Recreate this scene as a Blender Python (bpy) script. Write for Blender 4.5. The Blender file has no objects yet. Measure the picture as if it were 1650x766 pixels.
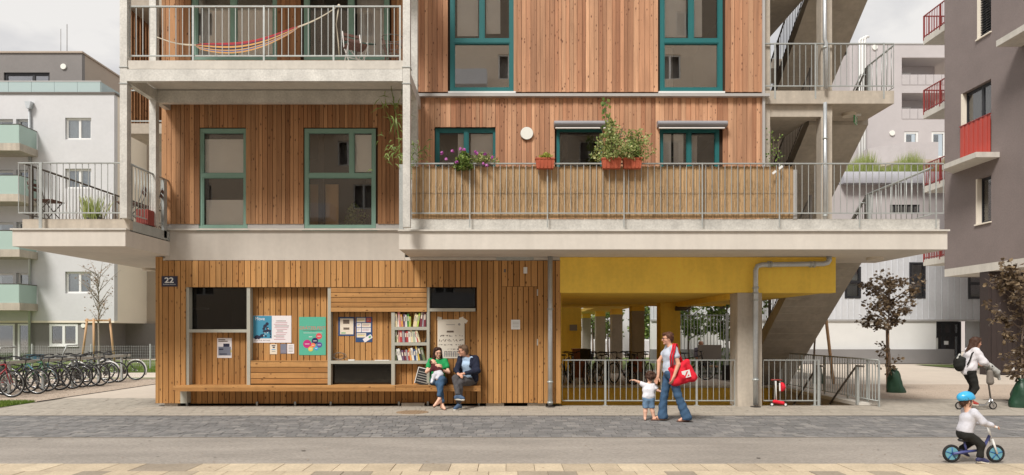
import bpy, bmesh, math, random
import numpy as np
from mathutils import Vector, Matrix, Euler
random.seed(7)
R=random.Random(11)
U=R.uniform
rad=math.radians
sc=bpy.context.scene
COL=sc.collection
# ------------------------------------------------------------------ camera
F=1100.0; CX=820.0; HY=535.0; HC=1.65      # focal length (px at 1650 wide), principal column, horizon row, eye height
def X(px,Y=15.1): return (px-CX)/F*Y
def Z(py,Y=15.1): return HC+(HY-py)/F*Y
cd=bpy.data.cameras.new('camera'); cam=bpy.data.objects.new('camera',cd); COL.objects.link(cam)
cam.location=(0,0,HC); cam.rotation_euler=(rad(90),0,0)
cd.sensor_width=36; cd.lens=24.0; cd.shift_x=5/1650; cd.shift_y=152/1650; cd.clip_start=.1; cd.clip_end=2000
sc.camera=cam
# ------------------------------------------------------------------ world, sun, exposure
SUN_EL,SUN_AZ=rad(50),rad(-32)     # azimuth measured from straight behind the camera towards the right
w=bpy.data.worlds.new('World'); sc.world=w; w.use_nodes=True
nt=w.node_tree; nt.nodes.clear()
def wn(t,**k):
    n=nt.nodes.new(t)
    for a,b in k.items(): setattr(n,a,b)
    return n
sky=wn('ShaderNodeTexSky',sky_type='NISHITA',sun_disc=False)
sky.sun_elevation=SUN_EL; sky.sun_rotation=math.pi-SUN_AZ; sky.air_density=1.0; sky.dust_density=3.0
tc=wn('ShaderNodeTexCoord'); mp=wn('ShaderNodeMapping'); mp.inputs['Scale'].default_value=(1,1,2.6)
ns=wn('ShaderNodeTexNoise'); ns.inputs['Scale'].default_value=3.6; ns.inputs['Detail'].default_value=7; ns.inputs['Roughness'].default_value=.5; ns.inputs['Distortion'].default_value=.35
cr=wn('ShaderNodeValToRGB'); e=cr.color_ramp.elements
e[0].position=.36; e[0].color=(5.3,5.3,5.55,1); e[1].position=.56; e[1].color=(8.6,8.35,8.05,1)
mx=wn('ShaderNodeMix',data_type='RGBA'); mx.inputs['Factor'].default_value=.93
bg=wn('ShaderNodeBackground'); bg.inputs['Strength'].default_value=.074
ow=wn('ShaderNodeOutputWorld'); L=nt.links.new
L(tc.outputs['Generated'],mp.inputs['Vector']); L(mp.outputs['Vector'],ns.inputs['Vector']); L(ns.outputs['Fac'],cr.inputs['Fac'])
L(sky.outputs['Color'],mx.inputs['A']); L(cr.outputs['Color'],mx.inputs['B']); L(mx.outputs['Result'],bg.inputs['Color']); L(bg.outputs['Background'],ow.inputs['Surface'])
sd=bpy.data.lights.new('sun','SUN'); sd.energy=2.6; sd.angle=rad(16); sd.color=(1,.96,.9)
so=bpy.data.objects.new('sun',sd); COL.objects.link(so)
sdir=Vector((math.sin(SUN_AZ)*math.cos(SUN_EL),-math.cos(SUN_AZ)*math.cos(SUN_EL),math.sin(SUN_EL)))
so.rotation_euler=sdir.to_track_quat('Z','Y').to_euler(); so.location=(5,-5,30)
sc.view_settings.view_transform='Standard'; sc.view_settings.look='None'; sc.view_settings.exposure=.53; sc.view_settings.gamma=1
# ------------------------------------------------------------------ materials
MT={}
class NT:
    def __init__(s,name):
        s.m=bpy.data.materials.new(name); s.m.use_nodes=True; s.t=s.m.node_tree; s.t.nodes.clear()
        s.out=s.n('ShaderNodeOutputMaterial'); s.b=s.n('ShaderNodeBsdfPrincipled'); s.l(s.b.outputs[0],s.out.inputs['Surface'])
    def n(s,t,**k):
        n=s.t.nodes.new(t)
        for a,b in k.items(): setattr(n,a,b)
        return n
    def l(s,a,b): s.t.links.new(a,b)
    def set(s,sock,v):
        if hasattr(v,'is_output'): s.l(v,sock)
        else: sock.default_value=v
    def pos(s,scale=(1,1,1),off=None,coord='pos'):
        if coord=='obj': o=s.n('ShaderNodeTexCoord').outputs['Object']
        else: o=s.n('ShaderNodeNewGeometry').outputs['Position']
        m=s.n('ShaderNodeVectorMath',operation='MULTIPLY'); s.l(o,m.inputs[0]); m.inputs[1].default_value=scale
        r=m.outputs[0]
        if off is not None:
            a=s.n('ShaderNodeVectorMath',operation='ADD'); s.l(r,a.inputs[0]); s.l(off,a.inputs[1]); r=a.outputs[0]
        return r
    def noise(s,vec,scale,detail=4,rough=.55):
        n=s.n('ShaderNodeTexNoise'); s.l(vec,n.inputs['Vector']); n.inputs['Scale'].default_value=scale; n.inputs['Detail'].default_value=detail; n.inputs['Roughness'].default_value=rough
        return n.outputs['Fac']
    def math(s,op,a,b=None,c=None,clamp=False):
        n=s.n('ShaderNodeMath',operation=op,use_clamp=clamp); s.set(n.inputs[0],a)
        if b is not None: s.set(n.inputs[1],b)
        if c is not None: s.set(n.inputs[2],c)
        return n.outputs[0]
    def mr(s,v,a,b,c,d):
        n=s.n('ShaderNodeMapRange'); s.l(v,n.inputs[0])
        for i,x in enumerate((a,b,c,d)): n.inputs[i+1].default_value=x
        return n.outputs[0]
    def mix(s,f,a,b,bt='MIX'):
        n=s.n('ShaderNodeMix',data_type='RGBA',blend_type=bt); s.set(n.inputs['Factor'],f); s.set(n.inputs['A'],a); s.set(n.inputs['B'],b)
        return n.outputs['Result']
    def scl(s,col,f):   # colour * scalar
        n=s.n('ShaderNodeVectorMath',operation='SCALE'); s.set(n.inputs[0],col if hasattr(col,'is_output') else tuple(col)[:3]); s.set(n.inputs['Scale'],f)
        return n.outputs[0]
    def bump(s,h,dist=.01,st=1):
        n=s.n('ShaderNodeBump'); s.l(h,n.inputs['Height']); n.inputs['Distance'].default_value=dist; n.inputs['Strength'].default_value=st
        s.l(n.outputs[0],s.b.inputs['Normal'])
def c4(c): return (c[0],c[1],c[2],1)
def srgb(r,g,b):
    f=lambda v:(v/255/12.92 if v/255<=.04045 else ((v/255+.055)/1.055)**2.4)
    return (f(r),f(g),f(b))
def mat(name,col,rough=.7,n1=None,n2=None,bump=None,metal=0,st=(1,1,1),orand=0,irand=0,coord='pos',streak=0,spec=.5):
    """procedural paint/plaster/stone: base colour, two noises (scale, amount), grain bump (scale, metres)"""
    k=NT(name); c=None; f=None
    v=k.pos(st,coord=coord)
    def mul(f,g): return g if f is None else k.math('MULTIPLY',f,g)
    for q in (n1,n2):
        if q: f=mul(f,k.mr(k.noise(v,q[0]),.25,.75,1-q[1],1+q[1]))
    if streak: f=mul(f,k.mr(k.noise(k.pos((3.5,3.5,.35)),1.6,5),.3,.7,1-streak,1+streak*.5))
    if orand: f=mul(f,k.mr(k.n('ShaderNodeObjectInfo').outputs['Random'],0,1,1-orand,1+orand))
    if irand: f=mul(f,k.mr(k.n('ShaderNodeNewGeometry').outputs['Random Per Island'],0,1,1-irand,1+irand))
    if f is None: k.b.inputs['Base Color'].default_value=c4(col)
    else: k.l(k.scl(col,f),k.b.inputs['Base Color'])
    k.b.inputs['Roughness'].default_value=rough; k.b.inputs['Metallic'].default_value=metal; k.b.inputs['Specular IOR Level'].default_value=spec
    if bump: k.bump(k.noise(v,bump[0],3),bump[1])
    MT[name]=k.m; return k.m
def wood(name,c_lo,c_hi,c_knot,vertical=True,ks=1.0,darker=0.0,rough=.75,brr=(.72,1.22)):
    k=NT(name); rnd=k.n('ShaderNodeObjectInfo').outputs['Random']
    off=k.n('ShaderNodeCombineXYZ'); 
    for i,m_ in enumerate((37.,91.,53.)): k.l(k.math('MULTIPLY',rnd,m_),off.inputs[i])
    o=off.outputs[0]
    sg=(26,26,1.3) if vertical else (1.3,26,26)
    g=k.noise(k.pos(sg,o),1.0,5,.6)
    sk=(9,2,4.2) if vertical else (4.2,2,9)
    vo=k.n('ShaderNodeTexVoronoi'); k.l(k.pos(sk,o),vo.inputs['Vector']); vo.inputs['Scale'].default_value=1.0*ks; vo.inputs['Randomness'].default_value=1
    sel=k.n('ShaderNodeSeparateColor'); k.l(vo.outputs['Color'],sel.inputs[0])
    rsz=k.mr(sel.outputs[0],.15,1,0.02,.26)     # some cells have no knot
    kn=k.math('SUBTRACT',rsz,vo.outputs['Distance']); kn=k.mr(kn,-.04,.10,0,1)
    tone=k.mr(rnd,0,1,0,1)
    base=k.mix(tone,c4(c_lo),c4(c_hi))
    br=k.math('FRACT',k.math('MULTIPLY',rnd,17.3)); 
    base=k.scl(base,k.mr(br,0,1,*brr))
    base=k.scl(base,k.mr(g,.25,.75,.80,1.18))
    lg=k.noise(k.pos((1.2,1.2,.5)),1.0,4); base=k.scl(base,k.mr(lg,.3,.7,.90,1.08)); pt=k.noise(k.pos((5,5,.5),o),1.0,4,.65); base=k.mix(k.mr(pt,.48,.78,0,.42),base,c4((c_lo[0]*.55,c_lo[1]*.62,c_lo[2]*.72)))
    base=k.mix(k.math('MULTIPLY',kn,.85),base,c4(c_knot))
    k.l(base,k.b.inputs['Base Color']); k.b.inputs['Roughness'].default_value=rough; k.b.inputs['Specular IOR Level'].default_value=.3
    k.bump(g,.004)
    MT[name]=k.m; return k.m
wood('larch_upper',srgb(172,122,92),srgb(206,160,126),srgb(84,46,34),True,1.9,brr=(.76,1.18))
wood('larch_left',srgb(158,112,76),srgb(190,144,104),srgb(70,40,28),True,1.8,brr=(.80,1.14))
wood('larch_lower',srgb(168,120,70),srgb(194,146,92),srgb(88,54,30),True,1.7,brr=(.86,1.10))
wood('larch_lying',srgb(168,120,70),srgb(194,146,92),srgb(88,54,30),False,1.7,brr=(.86,1.10))
mat('board_back',srgb(62,42,28),.9)
mat('plaster_band',srgb(196,188,178),.85,(1.2,.05),(9,.04),(160,.002),streak=.05)
mat('plaster_fascia',srgb(212,205,195),.85,(1.0,.05),(12,.03),(160,.002),streak=.06)
mat('concrete',srgb(184,174,160),.8,(1.6,.12),(14,.08),(60,.002),streak=.14)
mat('concrete_cap',srgb(206,201,192),.75,(2.5,.07),(20,.05),(80,.001),streak=.08)
mat('concrete_dark',srgb(176,168,156),.85,(1.3,.14),(12,.08),(60,.002),streak=.10)
mat('soffit',srgb(196,180,160),.85,(1.2,.06),(14,.04),(90,.001))
mat('galv',srgb(176,180,178),.45,(5,.10),(38,.10),None,metal=.35,streak=.05)
mat('galv_beam',srgb(202,200,194),.5,(3,.16),(26,.16),None,metal=.25,streak=.08)
mat('zinc_pipe',srgb(196,200,202),.38,(6,.10),(30,.06),None,metal=.55,streak=.06)
mat('rail_dark',srgb(104,98,92),.5,(10,.06),None,None,metal=.3)
mat('alu_flashing',srgb(190,188,186),.4,(4,.05),None,None,metal=.3)
mat('shutter_box',srgb(146,145,150),.55,(4,.05),None,None,metal=.2)
mat('teal_paint',srgb(26,104,106),.45,(3,.06))
mat('sage_paint',srgb(126,160,146),.5,(3,.06))
mat('grey_frame',srgb(172,170,158),.55,(4,.05),(30,.03))
mat('yellow_paint',srgb(252,212,88),.8,(1.1,.09),(14,.05),(140,.0025),streak=.07)
mat('white_paint',srgb(226,226,224),.6,(2,.03))
mat('white_plaster',srgb(204,204,206),.9,(.6,.04),(5,.03))
mat('cream_plaster',srgb(238,228,212),.9,(.6,.04))
mat('grey_plaster_left',srgb(132,128,126),.9,(.6,.05),(7,.04),(60,.003))
mat('beige_plaster',srgb(176,162,148),.9,(.6,.05),(7,.03),(60,.003))
mat('opposite_plaster',srgb(214,198,178),.9,(.6,.05))
mat('taupe_plaster',srgb(134,122,119),.92,(1.1,.07),(22,.10),(42,.008))
mat('far_grey_plaster',srgb(188,182,182),.9,(.4,.05),(2,.03))
mat('metal_cladding',srgb(208,210,214),.6,(1.2,.06),(8,.04),None)
mat('curved_metal',srgb(168,168,174),.6,(2,.08),None,None,metal=.1)
mat('perforated_metal',srgb(186,180,180),.6,(2,.06),(90,.12))
mat('dark_frame',srgb(44,44,48),.5)
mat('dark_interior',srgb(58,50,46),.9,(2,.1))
mat('dark_brown',srgb(58,48,46),.9,(1.2,.12),(30,.15))
mat('black_wood',srgb(34,27,24),.8,(3,.2))
mat('roller_blind',srgb(246,245,242),.7,(4,.04))
mat('curtain',srgb(226,222,218),.9,(4,.08))
mat('red_balcony',srgb(184,72,60),.5,(2,.06))
mat('red_rail',srgb(146,58,54),.5)
mat('terracotta',srgb(178,88,60),.7,(12,.12),None,(60,.001))
mat('red_crate',srgb(142,66,58),.7,(6,.12))
mat('reed',srgb(178,148,110),.85,(3,.10),None,None,irand=.34,st=(1,1,.4))
mat('opal',srgb(236,236,228),.35)
mat('book_paper',srgb(226,216,196),.9)
mat('black_plastic',srgb(28,28,30),.5)
mat('rubber',srgb(34,33,33),.8)
mat('chrome',srgb(196,198,200),.25,None,None,None,metal=.9)
mat('plinth_grey',srgb(132,130,130),.8,(1,.06))
mat('grey_panel',srgb(150,144,138),.8,(2,.05))
mat('stake_wood',srgb(196,158,120),.8,(20,.12),st=(1,1,.1))
mat('bark',srgb(112,96,84),.9,(22,.25),None,(50,.004),st=(1,1,.4))
mat('bark_pale',srgb(158,148,136),.9,(22,.2),None,(50,.004),st=(1,1,.4))
mat('green_bag',srgb(34,68,50),.45,(5,.18),(24,.10),(10,.01))
mat('rope',srgb(214,204,184),.9)
mat('soil',srgb(70,52,40),.95,(30,.3))
# ground
mat('plaza_paving',srgb(196,184,170),.85,(.8,.07),(6,.05),(60,.002))
mat('asphalt_strip',srgb(148,141,133),.9,(1.6,.20),(75,.34),(120,.004),st=(.3,1,1))
mat('gravel_bed',srgb(178,162,146),.95,(1.0,.08),(45,.28),(60,.008))
mat('paver_light',srgb(166,158,146),.85,(2.2,.07),(30,.07),(80,.002),irand=.07)
mat('mortar',srgb(128,120,110),.95,(20,.12))
mat('mortar_cream',srgb(160,146,126),.95,(20,.12))
mat('mortar_dark',srgb(104,102,100),.95,(20,.15))
mat('joint_dark',srgb(70,64,60),.95,(10,.2))
mat('grass_soil',srgb(96,110,54),.95,(2,.2),(20,.2))
def paver(name,c1,c2,c3,obj):
    k=NT(name)
    rn=k.n('ShaderNodeObjectInfo').outputs['Random'] if obj else k.n('ShaderNodeNewGeometry').outputs['Random Per Island']
    a=k.mix(k.mr(rn,.15,.75,0,1),c4(c1),c4(c2)); r2=k.math('FRACT',k.math('MULTIPLY',rn,13.7))
    a=k.mix(k.mr(r2,.75,.9,0,1),a,c4(c3))
    v=k.pos(); nz=k.noise(v,26,4); n2=k.noise(v,2.2,3); n3=k.noise(v,160,2)
    f=k.math('MULTIPLY',k.mr(nz,.3,.7,.86,1.12),k.mr(n2,.3,.7,.88,1.10)); f=k.math('MULTIPLY',f,k.mr(n3,.3,.7,.88,1.1))
    k.l(k.scl(a,f),k.b.inputs['Base Color']); k.b.inputs['Roughness'].default_value=.85; k.bump(n3,.002)
    MT[name]=k.m
for s_,o_ in (('',True),('_mass',False)):
    paver('paver_dark'+s_,srgb(112,111,110),srgb(126,124,123),srgb(139,136,133),o_)
paver('slab_cream',srgb(184,168,144),srgb(200,184,158),srgb(152,140,124),True)
def leafmat(name,a,b,rough=.5):
    k=NT(name); rn=k.n('ShaderNodeNewGeometry').outputs['Random Per Island']
    k.l(k.mix(rn,c4(a),c4(b)),k.b.inputs['Base Color']); k.b.inputs['Roughness'].default_value=rough
    tr=k.n('ShaderNodeBsdfTranslucent'); k.l(k.mix(rn,c4(a),c4(b)),tr.inputs['Color'])
    ms=k.n('ShaderNodeMixShader'); ms.inputs[0].default_value=.3; k.l(k.b.outputs[0],ms.inputs[1]); k.l(tr.outputs[0],ms.inputs[2]); k.l(ms.outputs[0],k.out.inputs['Surface'])
    MT[name]=k.m
leafmat('leaf_green',srgb(66,96,40),srgb(146,166,84))
leafmat('leaf_herb',srgb(96,128,56),srgb(200,200,136))
leafmat('leaf_yellowgreen',srgb(130,140,50),srgb(190,190,90))
leafmat('leaf_red',srgb(70,54,42),srgb(156,136,108),.3)
leafmat('leaf_pale',srgb(130,146,80),srgb(182,190,120))
leafmat('leaf_bamboo',srgb(90,118,50),srgb(150,170,90))
leafmat('leaf_dry',srgb(130,104,84),srgb(180,160,140))
leafmat('petal_purple',srgb(190,90,180),srgb(220,140,210))
leafmat('grass_blade',srgb(90,120,44),srgb(140,160,70))
def glassmat(name,tint,refl,rough=.015):
    k=NT(name); k.t.nodes.remove(k.b)
    tr=k.n('ShaderNodeBsdfTransparent'); tr.inputs[0].default_value=c4(tint)
    gl=k.n('ShaderNodeBsdfGlossy'); gl.inputs['Color'].default_value=(1,1,1,1); gl.inputs['Roughness'].default_value=rough
    # faint waviness of float glass
    nz=k.noise(k.pos(),1.3,1); bp=k.n('ShaderNodeBump'); k.l(nz,bp.inputs['Height']); bp.inputs['Distance'].default_value=.0005; k.l(bp.outputs[0],gl.inputs['Normal'])
    fr=k.n('ShaderNodeFresnel'); fr.inputs[0].default_value=1.5
    f=k.math('ADD',k.math('MULTIPLY',fr.outputs[0],1.0),refl,clamp=True)
    ms=k.n('ShaderNodeMixShader'); k.l(f,ms.inputs[0]); k.l(tr.outputs[0],ms.inputs[1]); k.l(gl.outputs[0],ms.inputs[2]); k.l(ms.outputs[0],k.out.inputs['Surface'])
    MT[name]=k.m
glassmat('glass',(1,1,1),.035)
glassmat('glass_black',(.5,.5,.5),.0)
glassmat('glass_strong',(.92,.92,.92),.27)
glassmat('glass_far',(.85,.9,.93),.12,.05)
def frosted(name,col,tr_):
    k=NT(name); k.b.inputs['Base Color'].default_value=c4(col); k.b.inputs['Roughness'].default_value=.25
    t=k.n('ShaderNodeBsdfTransparent'); ms=k.n('ShaderNodeMixShader'); ms.inputs[0].default_value=tr_
    k.l(k.b.outputs[0],ms.inputs[1]); k.l(t.outputs[0],ms.inputs[2]); k.l(ms.outputs[0],k.out.inputs['Surface']); MT[name]=k.m
frosted('frosted_green',srgb(176,198,190),.15)
frosted('frosted_pale',srgb(178,196,196),.1)
def flat(name,col,rough=.8,metal=0):
    if name not in MT: mat(name,col,rough,metal=metal)
    return name
# ------------------------------------------------------------------ object helpers
WM={}
def link(o,parent=None,basis=None):
    COL.objects.link(o)
    if basis is not None: o.matrix_basis=basis
    b=Matrix(o.matrix_basis)
    if parent is not None:
        o.parent=parent; o.matrix_parent_inverse=WM[parent.name].inverted()
    WM[o.name]=b
    return o
def tag(o,label=None,cat=None,group=None,kind=None):
    if label: o['label']=label
    if cat: o['category']=cat
    if group: o['group']=group
    if kind: o['kind']=kind
    return o
def thing(name,label,cat,loc=(0,0,0),group=None,rz=0):
    o=bpy.data.objects.new(name,None); o.empty_display_size=.2
    link(o,None,Matrix.Translation(loc)@Matrix.Rotation(rz,4,'Z')); tag(o,label,cat,group); return o
_unit={}
def unitmesh(m):
    if m not in _unit:
        me=bpy.data.meshes.new('box_'+m)
        v=[(x,y,z) for x in(-.5,.5) for y in(-.5,.5) for z in(-.5,.5)]
        me.from_pydata(v,[],[(0,1,3,2),(4,6,7,5),(0,4,5,1),(2,3,7,6),(0,2,6,4),(1,5,7,3)]); me.materials.append(MT[m]); _unit[m]=me
    return _unit[m]
def bx(name,m,parent,x0,x1,y0,y1,z0,z1):
    """one box part sharing its mesh with the other boxes of its material"""
    o=bpy.data.objects.new(name,unitmesh(m))
    return link(o,parent,Matrix.Translation(((x0+x1)/2,(y0+y1)/2,(z0+z1)/2))@Matrix.Diagonal((abs(x1-x0),abs(y1-y0),abs(z1-z0),1)))
class M:
    """mesh builder in world coordinates (or local ones for turned things)"""
    def __init__(s): s.v=[]; s.f=[]; s.mi=[]; s.cur=0; s.sm=[]
    def add(s,vs,fs,smooth=False):
        b=len(s.v); s.v+= [tuple(p) for p in vs]; s.f+=[tuple(b+i for i in f) for f in fs]; s.mi+=[s.cur]*len(fs); s.sm+=[smooth]*len(fs); return s
    def box(s,x0,x1,y0,y1,z0,z1):
        v=[(x,y,z) for x in(x0,x1) for y in(y0,y1) for z in(z0,z1)]
        return s.add(v,[(0,1,3,2),(4,6,7,5),(0,4,5,1),(2,3,7,6),(0,2,6,4),(1,5,7,3)])
    def tbox(s,mtx,x0,x1,y0,y1,z0,z1):
        v=[mtx@Vector((x,y,z)) for x in(x0,x1) for y in(y0,y1) for z in(z0,z1)]
        return s.add(v,[(0,1,3,2),(4,6,7,5),(0,4,5,1),(2,3,7,6),(0,2,6,4),(1,5,7,3)])
    def poly(s,pts): return s.add(pts,[tuple(range(len(pts)))])
    def extrude(s,pts,vec):
        n=len(pts); vec=Vector(vec); a=[Vector(p) for p in pts]; b=[p+vec for p in a]
        return s.add(a+b,[tuple(range(n))[::-1],tuple(range(n,2*n))]+[(i,(i+1)%n,n+(i+1)%n,n+i) for i in range(n)])
    def tube(s,pts,r,n=8,closed=False,smooth=True,cap=True):
        pts=[Vector(p) for p in pts]; N=len(pts); rs=r if isinstance(r,(list,tuple)) else [r]*N
        rings=[]; prev=None
        for i,p in enumerate(pts):
            if closed: d=(pts[(i+1)%N]-pts[i-1])
            else: d=(pts[min(i+1,N-1)]-pts[max(i-1,0)])
            d=d.normalized() if d.length>1e-9 else Vector((0,0,1))
            if prev is None:
                up=Vector((0,0,1)) if abs(d.z)<.9 else Vector((1,0,0)); a=d.cross(up).normalized()
            else:
                a=prev-d*prev.dot(d); a=a.normalized() if a.length>1e-6 else d.orthogonal().normalized()
            prev=a; b=d.cross(a)
            rings.append([p+(a*math.cos(t)+b*math.sin(t))*rs[i] for t in [2*math.pi*j/n for j in range(n)]])
        vs=[q for rg in rings for q in rg]; fs=[]
        for i in range(N if closed else N-1):
            i2=(i+1)%N
            for j in range(n): fs.append((i*n+j,i*n+(j+1)%n,i2*n+(j+1)%n,i2*n+j))
        s.add(vs,fs,smooth)
        if cap and not closed: s.add([],[]); b0=len(s.v)-len(vs); s.f+=[tuple(b0+j for j in range(n))[::-1],tuple(b0+(N-1)*n+j for j in range(n))]; s.mi+=[s.cur]*2; s.sm+=[False]*2
        return s
    def sphere(s,c,r,n=10,m=6):
        c=Vector(c); rr=r if isinstance(r,(tuple,list)) else (r,r,r); vs=[]; fs=[]
        for i in range(m+1):
            ph=math.pi*i/m
            for j in range(n):
                th=2*math.pi*j/n; vs.append((c.x+rr[0]*math.sin(ph)*math.cos(th),c.y+rr[1]*math.sin(ph)*math.sin(th),c.z+rr[2]*math.cos(ph)))
        for i in range(m):
            for j in range(n): fs.append((i*n+j,(i+1)*n+j,(i+1)*n+(j+1)%n,i*n+(j+1)%n))
        return s.add(vs,fs,True)
    def disc(s,c,nrm,r,n=20,th=.01):
        c=Vector(c); nrm=Vector(nrm).normalized(); return s.tube([c,c+nrm*th],r,n,smooth=False)
    def build(s,name,m,parent=None,local=False,mats=None):
        me=bpy.data.meshes.new(name); 
        if local or not s.v: base=Vector((0,0,0))
        else:
            xs=[v[0] for v in s.v]; ys=[v[1] for v in s.v]; zs=[v[2] for v in s.v]
            base=Vector(((min(xs)+max(xs))/2,(min(ys)+max(ys))/2,min(zs)))
        me.from_pydata([(v[0]-base.x,v[1]-base.y,v[2]-base.z) for v in s.v],[],s.f)
        for q in (mats or [m]): me.materials.append(MT[q])
        if mats: me.polygons.foreach_set('material_index',s.mi)
        me.polygons.foreach_set('use_smooth',s.sm)
        bm=bmesh.new(); bm.from_mesh(me); bmesh.ops.recalc_face_normals(bm,faces=bm.faces[:]); bm.to_mesh(me); bm.free()
        o=bpy.data.objects.new(name,me)
        if local:
            COL.objects.link(o); o.parent=parent; WM[o.name]=(WM[parent.name] if parent else Matrix.Identity(4)); return o
        return link(o,parent,Matrix.Translation(base))
def holes_wall(x0,x1,z0,z1,y0,y1,holes,m=None,axis='y'):
    m=m or M(); xs=sorted({x0,x1}|{h[i] for h in holes for i in(0,1) if x0<h[i]<x1}); zs=sorted({z0,z1}|{h[i] for h in holes for i in(2,3) if z0<h[i]<z1})
    for a,b in zip(xs,xs[1:]):
        run=None
        for c,d in list(zip(zs,zs[1:]))+[(None,None)]:
            solid=c is not None and not any(h[0]<=(a+b)/2<=h[1] and h[2]<=(c+d)/2<=h[3] for h in holes)
            if solid: run=(run[0],d) if run else (c,d)
            elif run:
                if axis=='y': m.box(a,b,y0,y1,run[0],run[1])
                else: m.box(y0,y1,a,b,run[0],run[1])
                run=None
    return m
def boards(parent,m,x0,x1,z0,z1,yf,th,pitch,gap,holes=(),jit=.0,wvar=.0,name='board',alt=0):
    x=x0; i=0
    while x<x1-.02:
        wd=pitch*(1+U(-wvar,wvar)); wd=min(wd,x1-x); 
        if x1-x-wd<pitch*.4: wd=x1-x
        cx=x+wd/2; segs=[(z0,z1)]
        for h in holes:
            if h[0]-.001<=cx<=h[1]+.001:
                ns_=[]
                for a,b in segs:
                    if h[3]<=a or h[2]>=b: ns_.append((a,b)); continue
                    if h[2]>a: ns_.append((a,h[2]))
                    if h[3]<b: ns_.append((h[3],b))
                segs=ns_
        dy=U(-jit,jit)+(alt if i%2 else 0)
        for a,b in segs:
            if b-a>.04: bx(name,m,parent,x+gap/2,x+wd-gap/2,yf+dy,yf+dy+th,a,b)
        x+=wd; i+=1
def slats(parent,m,x0,x1,z0,z1,yf,th,n,gap,name='slat'):
    h=(z1-z0)/n
    for i in range(n): bx(name,m,parent,x0,x1,yf+U(-.003,.003),yf+th,z0+i*h+gap/2,z0+(i+1)*h-gap/2)
def window(parent,x0,x1,z0,z1,Y,fm,rows=((0,1,(0,1)),),fw=.07,d=.08,axis='y',sgn=1,glass='glass',name='window',sill=None,back=None,blind=None,gtop=None):
    """framed window; Y = front plane, depth goes away from the viewer (axis 'y') or along +X*sgn (axis 'x')"""
    def bb(m_,a,b,y0,y1,c,e_):
        if axis=='y': m_.box(a,b,Y+y0,Y+y1,c,e_)
        else: m_.box(*sorted((Y+sgn*y0,Y+sgn*y1)),a,b,c,e_)
    fr=M(); W_=x1-x0; H_=z1-z0
    bb(fr,x0,x0+fw,0,d,z0,z1); bb(fr,x1-fw,x1,0,d,z0,z1); bb(fr,x0+fw,x1-fw,.001,d,z0,z0+fw); bb(fr,x0+fw,x1-fw,.001,d,z1-fw,z1)
    cells=[]
    for ri,(a,b,cs) in enumerate(rows):
        za=z0+a*H_; zb=z1 if b==1 else z0+b*H_
        ca=za+(fw if a==0 else fw/2); cb=zb-(fw if b==1 else fw/2)
        if b<1: bb(fr,x0+fw,x1-fw,.002,d-.002,zb-fw/2,zb+fw/2)
        for i in range(len(cs)-1):
            xa=x0+cs[i]*W_+(fw if i==0 else fw/2); xb=x0+cs[i+1]*W_-(fw if i==len(cs)-2 else fw/2)
            cells.append((xa,xb,ca,cb))
            if i>0: bb(fr,xa-fw,xa,.003,d-.003,ca,cb)
    fo=fr.build(name,fm,parent)
    for (xa,xb,ca,cb) in cells:
        p=M(); bb(p,xa-.003,xb+.003,d*.5,d*.5+.008,ca-.003,cb+.003); p.build('pane',(gtop if (gtop and cb>z1-.3) else glass),fo)
        if len(rows)>1 or len(rows[0][2])>2:
            s_=M(); t=.022
            bb(s_,xa,xa+t,.012,.045,ca,cb); bb(s_,xb-t,xb,.012,.045,ca,cb); bb(s_,xa+t,xb-t,.013,.044,ca,ca+t); bb(s_,xa+t,xb-t,.013,.044,cb-t,cb)
            s_.build('sash',fm,fo)
    if sill:
        q=M(); bb(q,x0-.04,x1+.04,-.05,.02,z0-.04,z0-.002); q.build('sill',sill,fo)
    if blind:
        for (a,b,c,e_,sty) in blind:
            q=M()
            if sty=='slat':
                zz=c
                while zz<e_: bb(q,a,b,d+.012,d+.03,zz,zz+.0235); zz+=.025
                q.build('blind','roller_blind',fo)
            else:
                n=9
                for i in range(n):
                    xa=a+(b-a)*i/n; xb=a+(b-a)*(i+1)/n; o_=.02*(i%2); bb(q,xa,xb,d+.10+o_,d+.115+o_,c,e_)
                q.build('curtain','curtain',fo)
    return fo
def text(s,size,loc,m,parent,ext=.002,rot=(math.pi/2,0,0),align='CENTER',name='lettering',off=0.0,sx=1):
    cu=bpy.data.curves.new('t','FONT'); cu.body=s; cu.size=size; cu.extrude=ext; cu.align_x=align; cu.align_y='CENTER'; cu.offset=off; cu.resolution_u=3
    o=bpy.data.objects.new('t',cu); COL.objects.link(o); dg=bpy.context.evaluated_depsgraph_get()
    me=bpy.data.meshes.new_from_object(o.evaluated_get(dg)); bpy.data.objects.remove(o); me.materials.clear(); me.materials.append(MT[m])
    t=bpy.data.objects.new(name,me)
    return link(t,parent,Matrix.Translation(loc)@Euler(rot).to_matrix().to_4x4()@Matrix.Diagonal((sx,1,1,1)))
# ------------------------------------------------------------------ ground
YW=15.1; YF=13.7; YL=13.35
HX0,HX1,HY0,HY1=1.2,7.95,15.42,20.6      # opening of the sunken court
def sheet(m,x0,x1,y0,y1,z): m.poly([(x0,y0,z),(x1,y0,z),(x1,y1,z),(x0,y1,z)])
g=M()
for a in ((-400,HX0,-60,400),(HX1,400,-60,400),(HX0,HX1,-60,HY0),(HX0,HX1,HY1,400)): sheet(g,*a,-.03)
tag(g.build('ground','plaza_paving'),kind='structure')
g=M(); sheet(g,-30,HX0,13.44,40,-.006); sheet(g,HX0,HX1,13.44,HY0,-.006); sheet(g,HX1,12,13.44,40,-.006); sheet(g,HX0,HX1,HY1,40,-.006)
pave=tag(g.build('pavement','mortar'),kind='structure')
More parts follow.
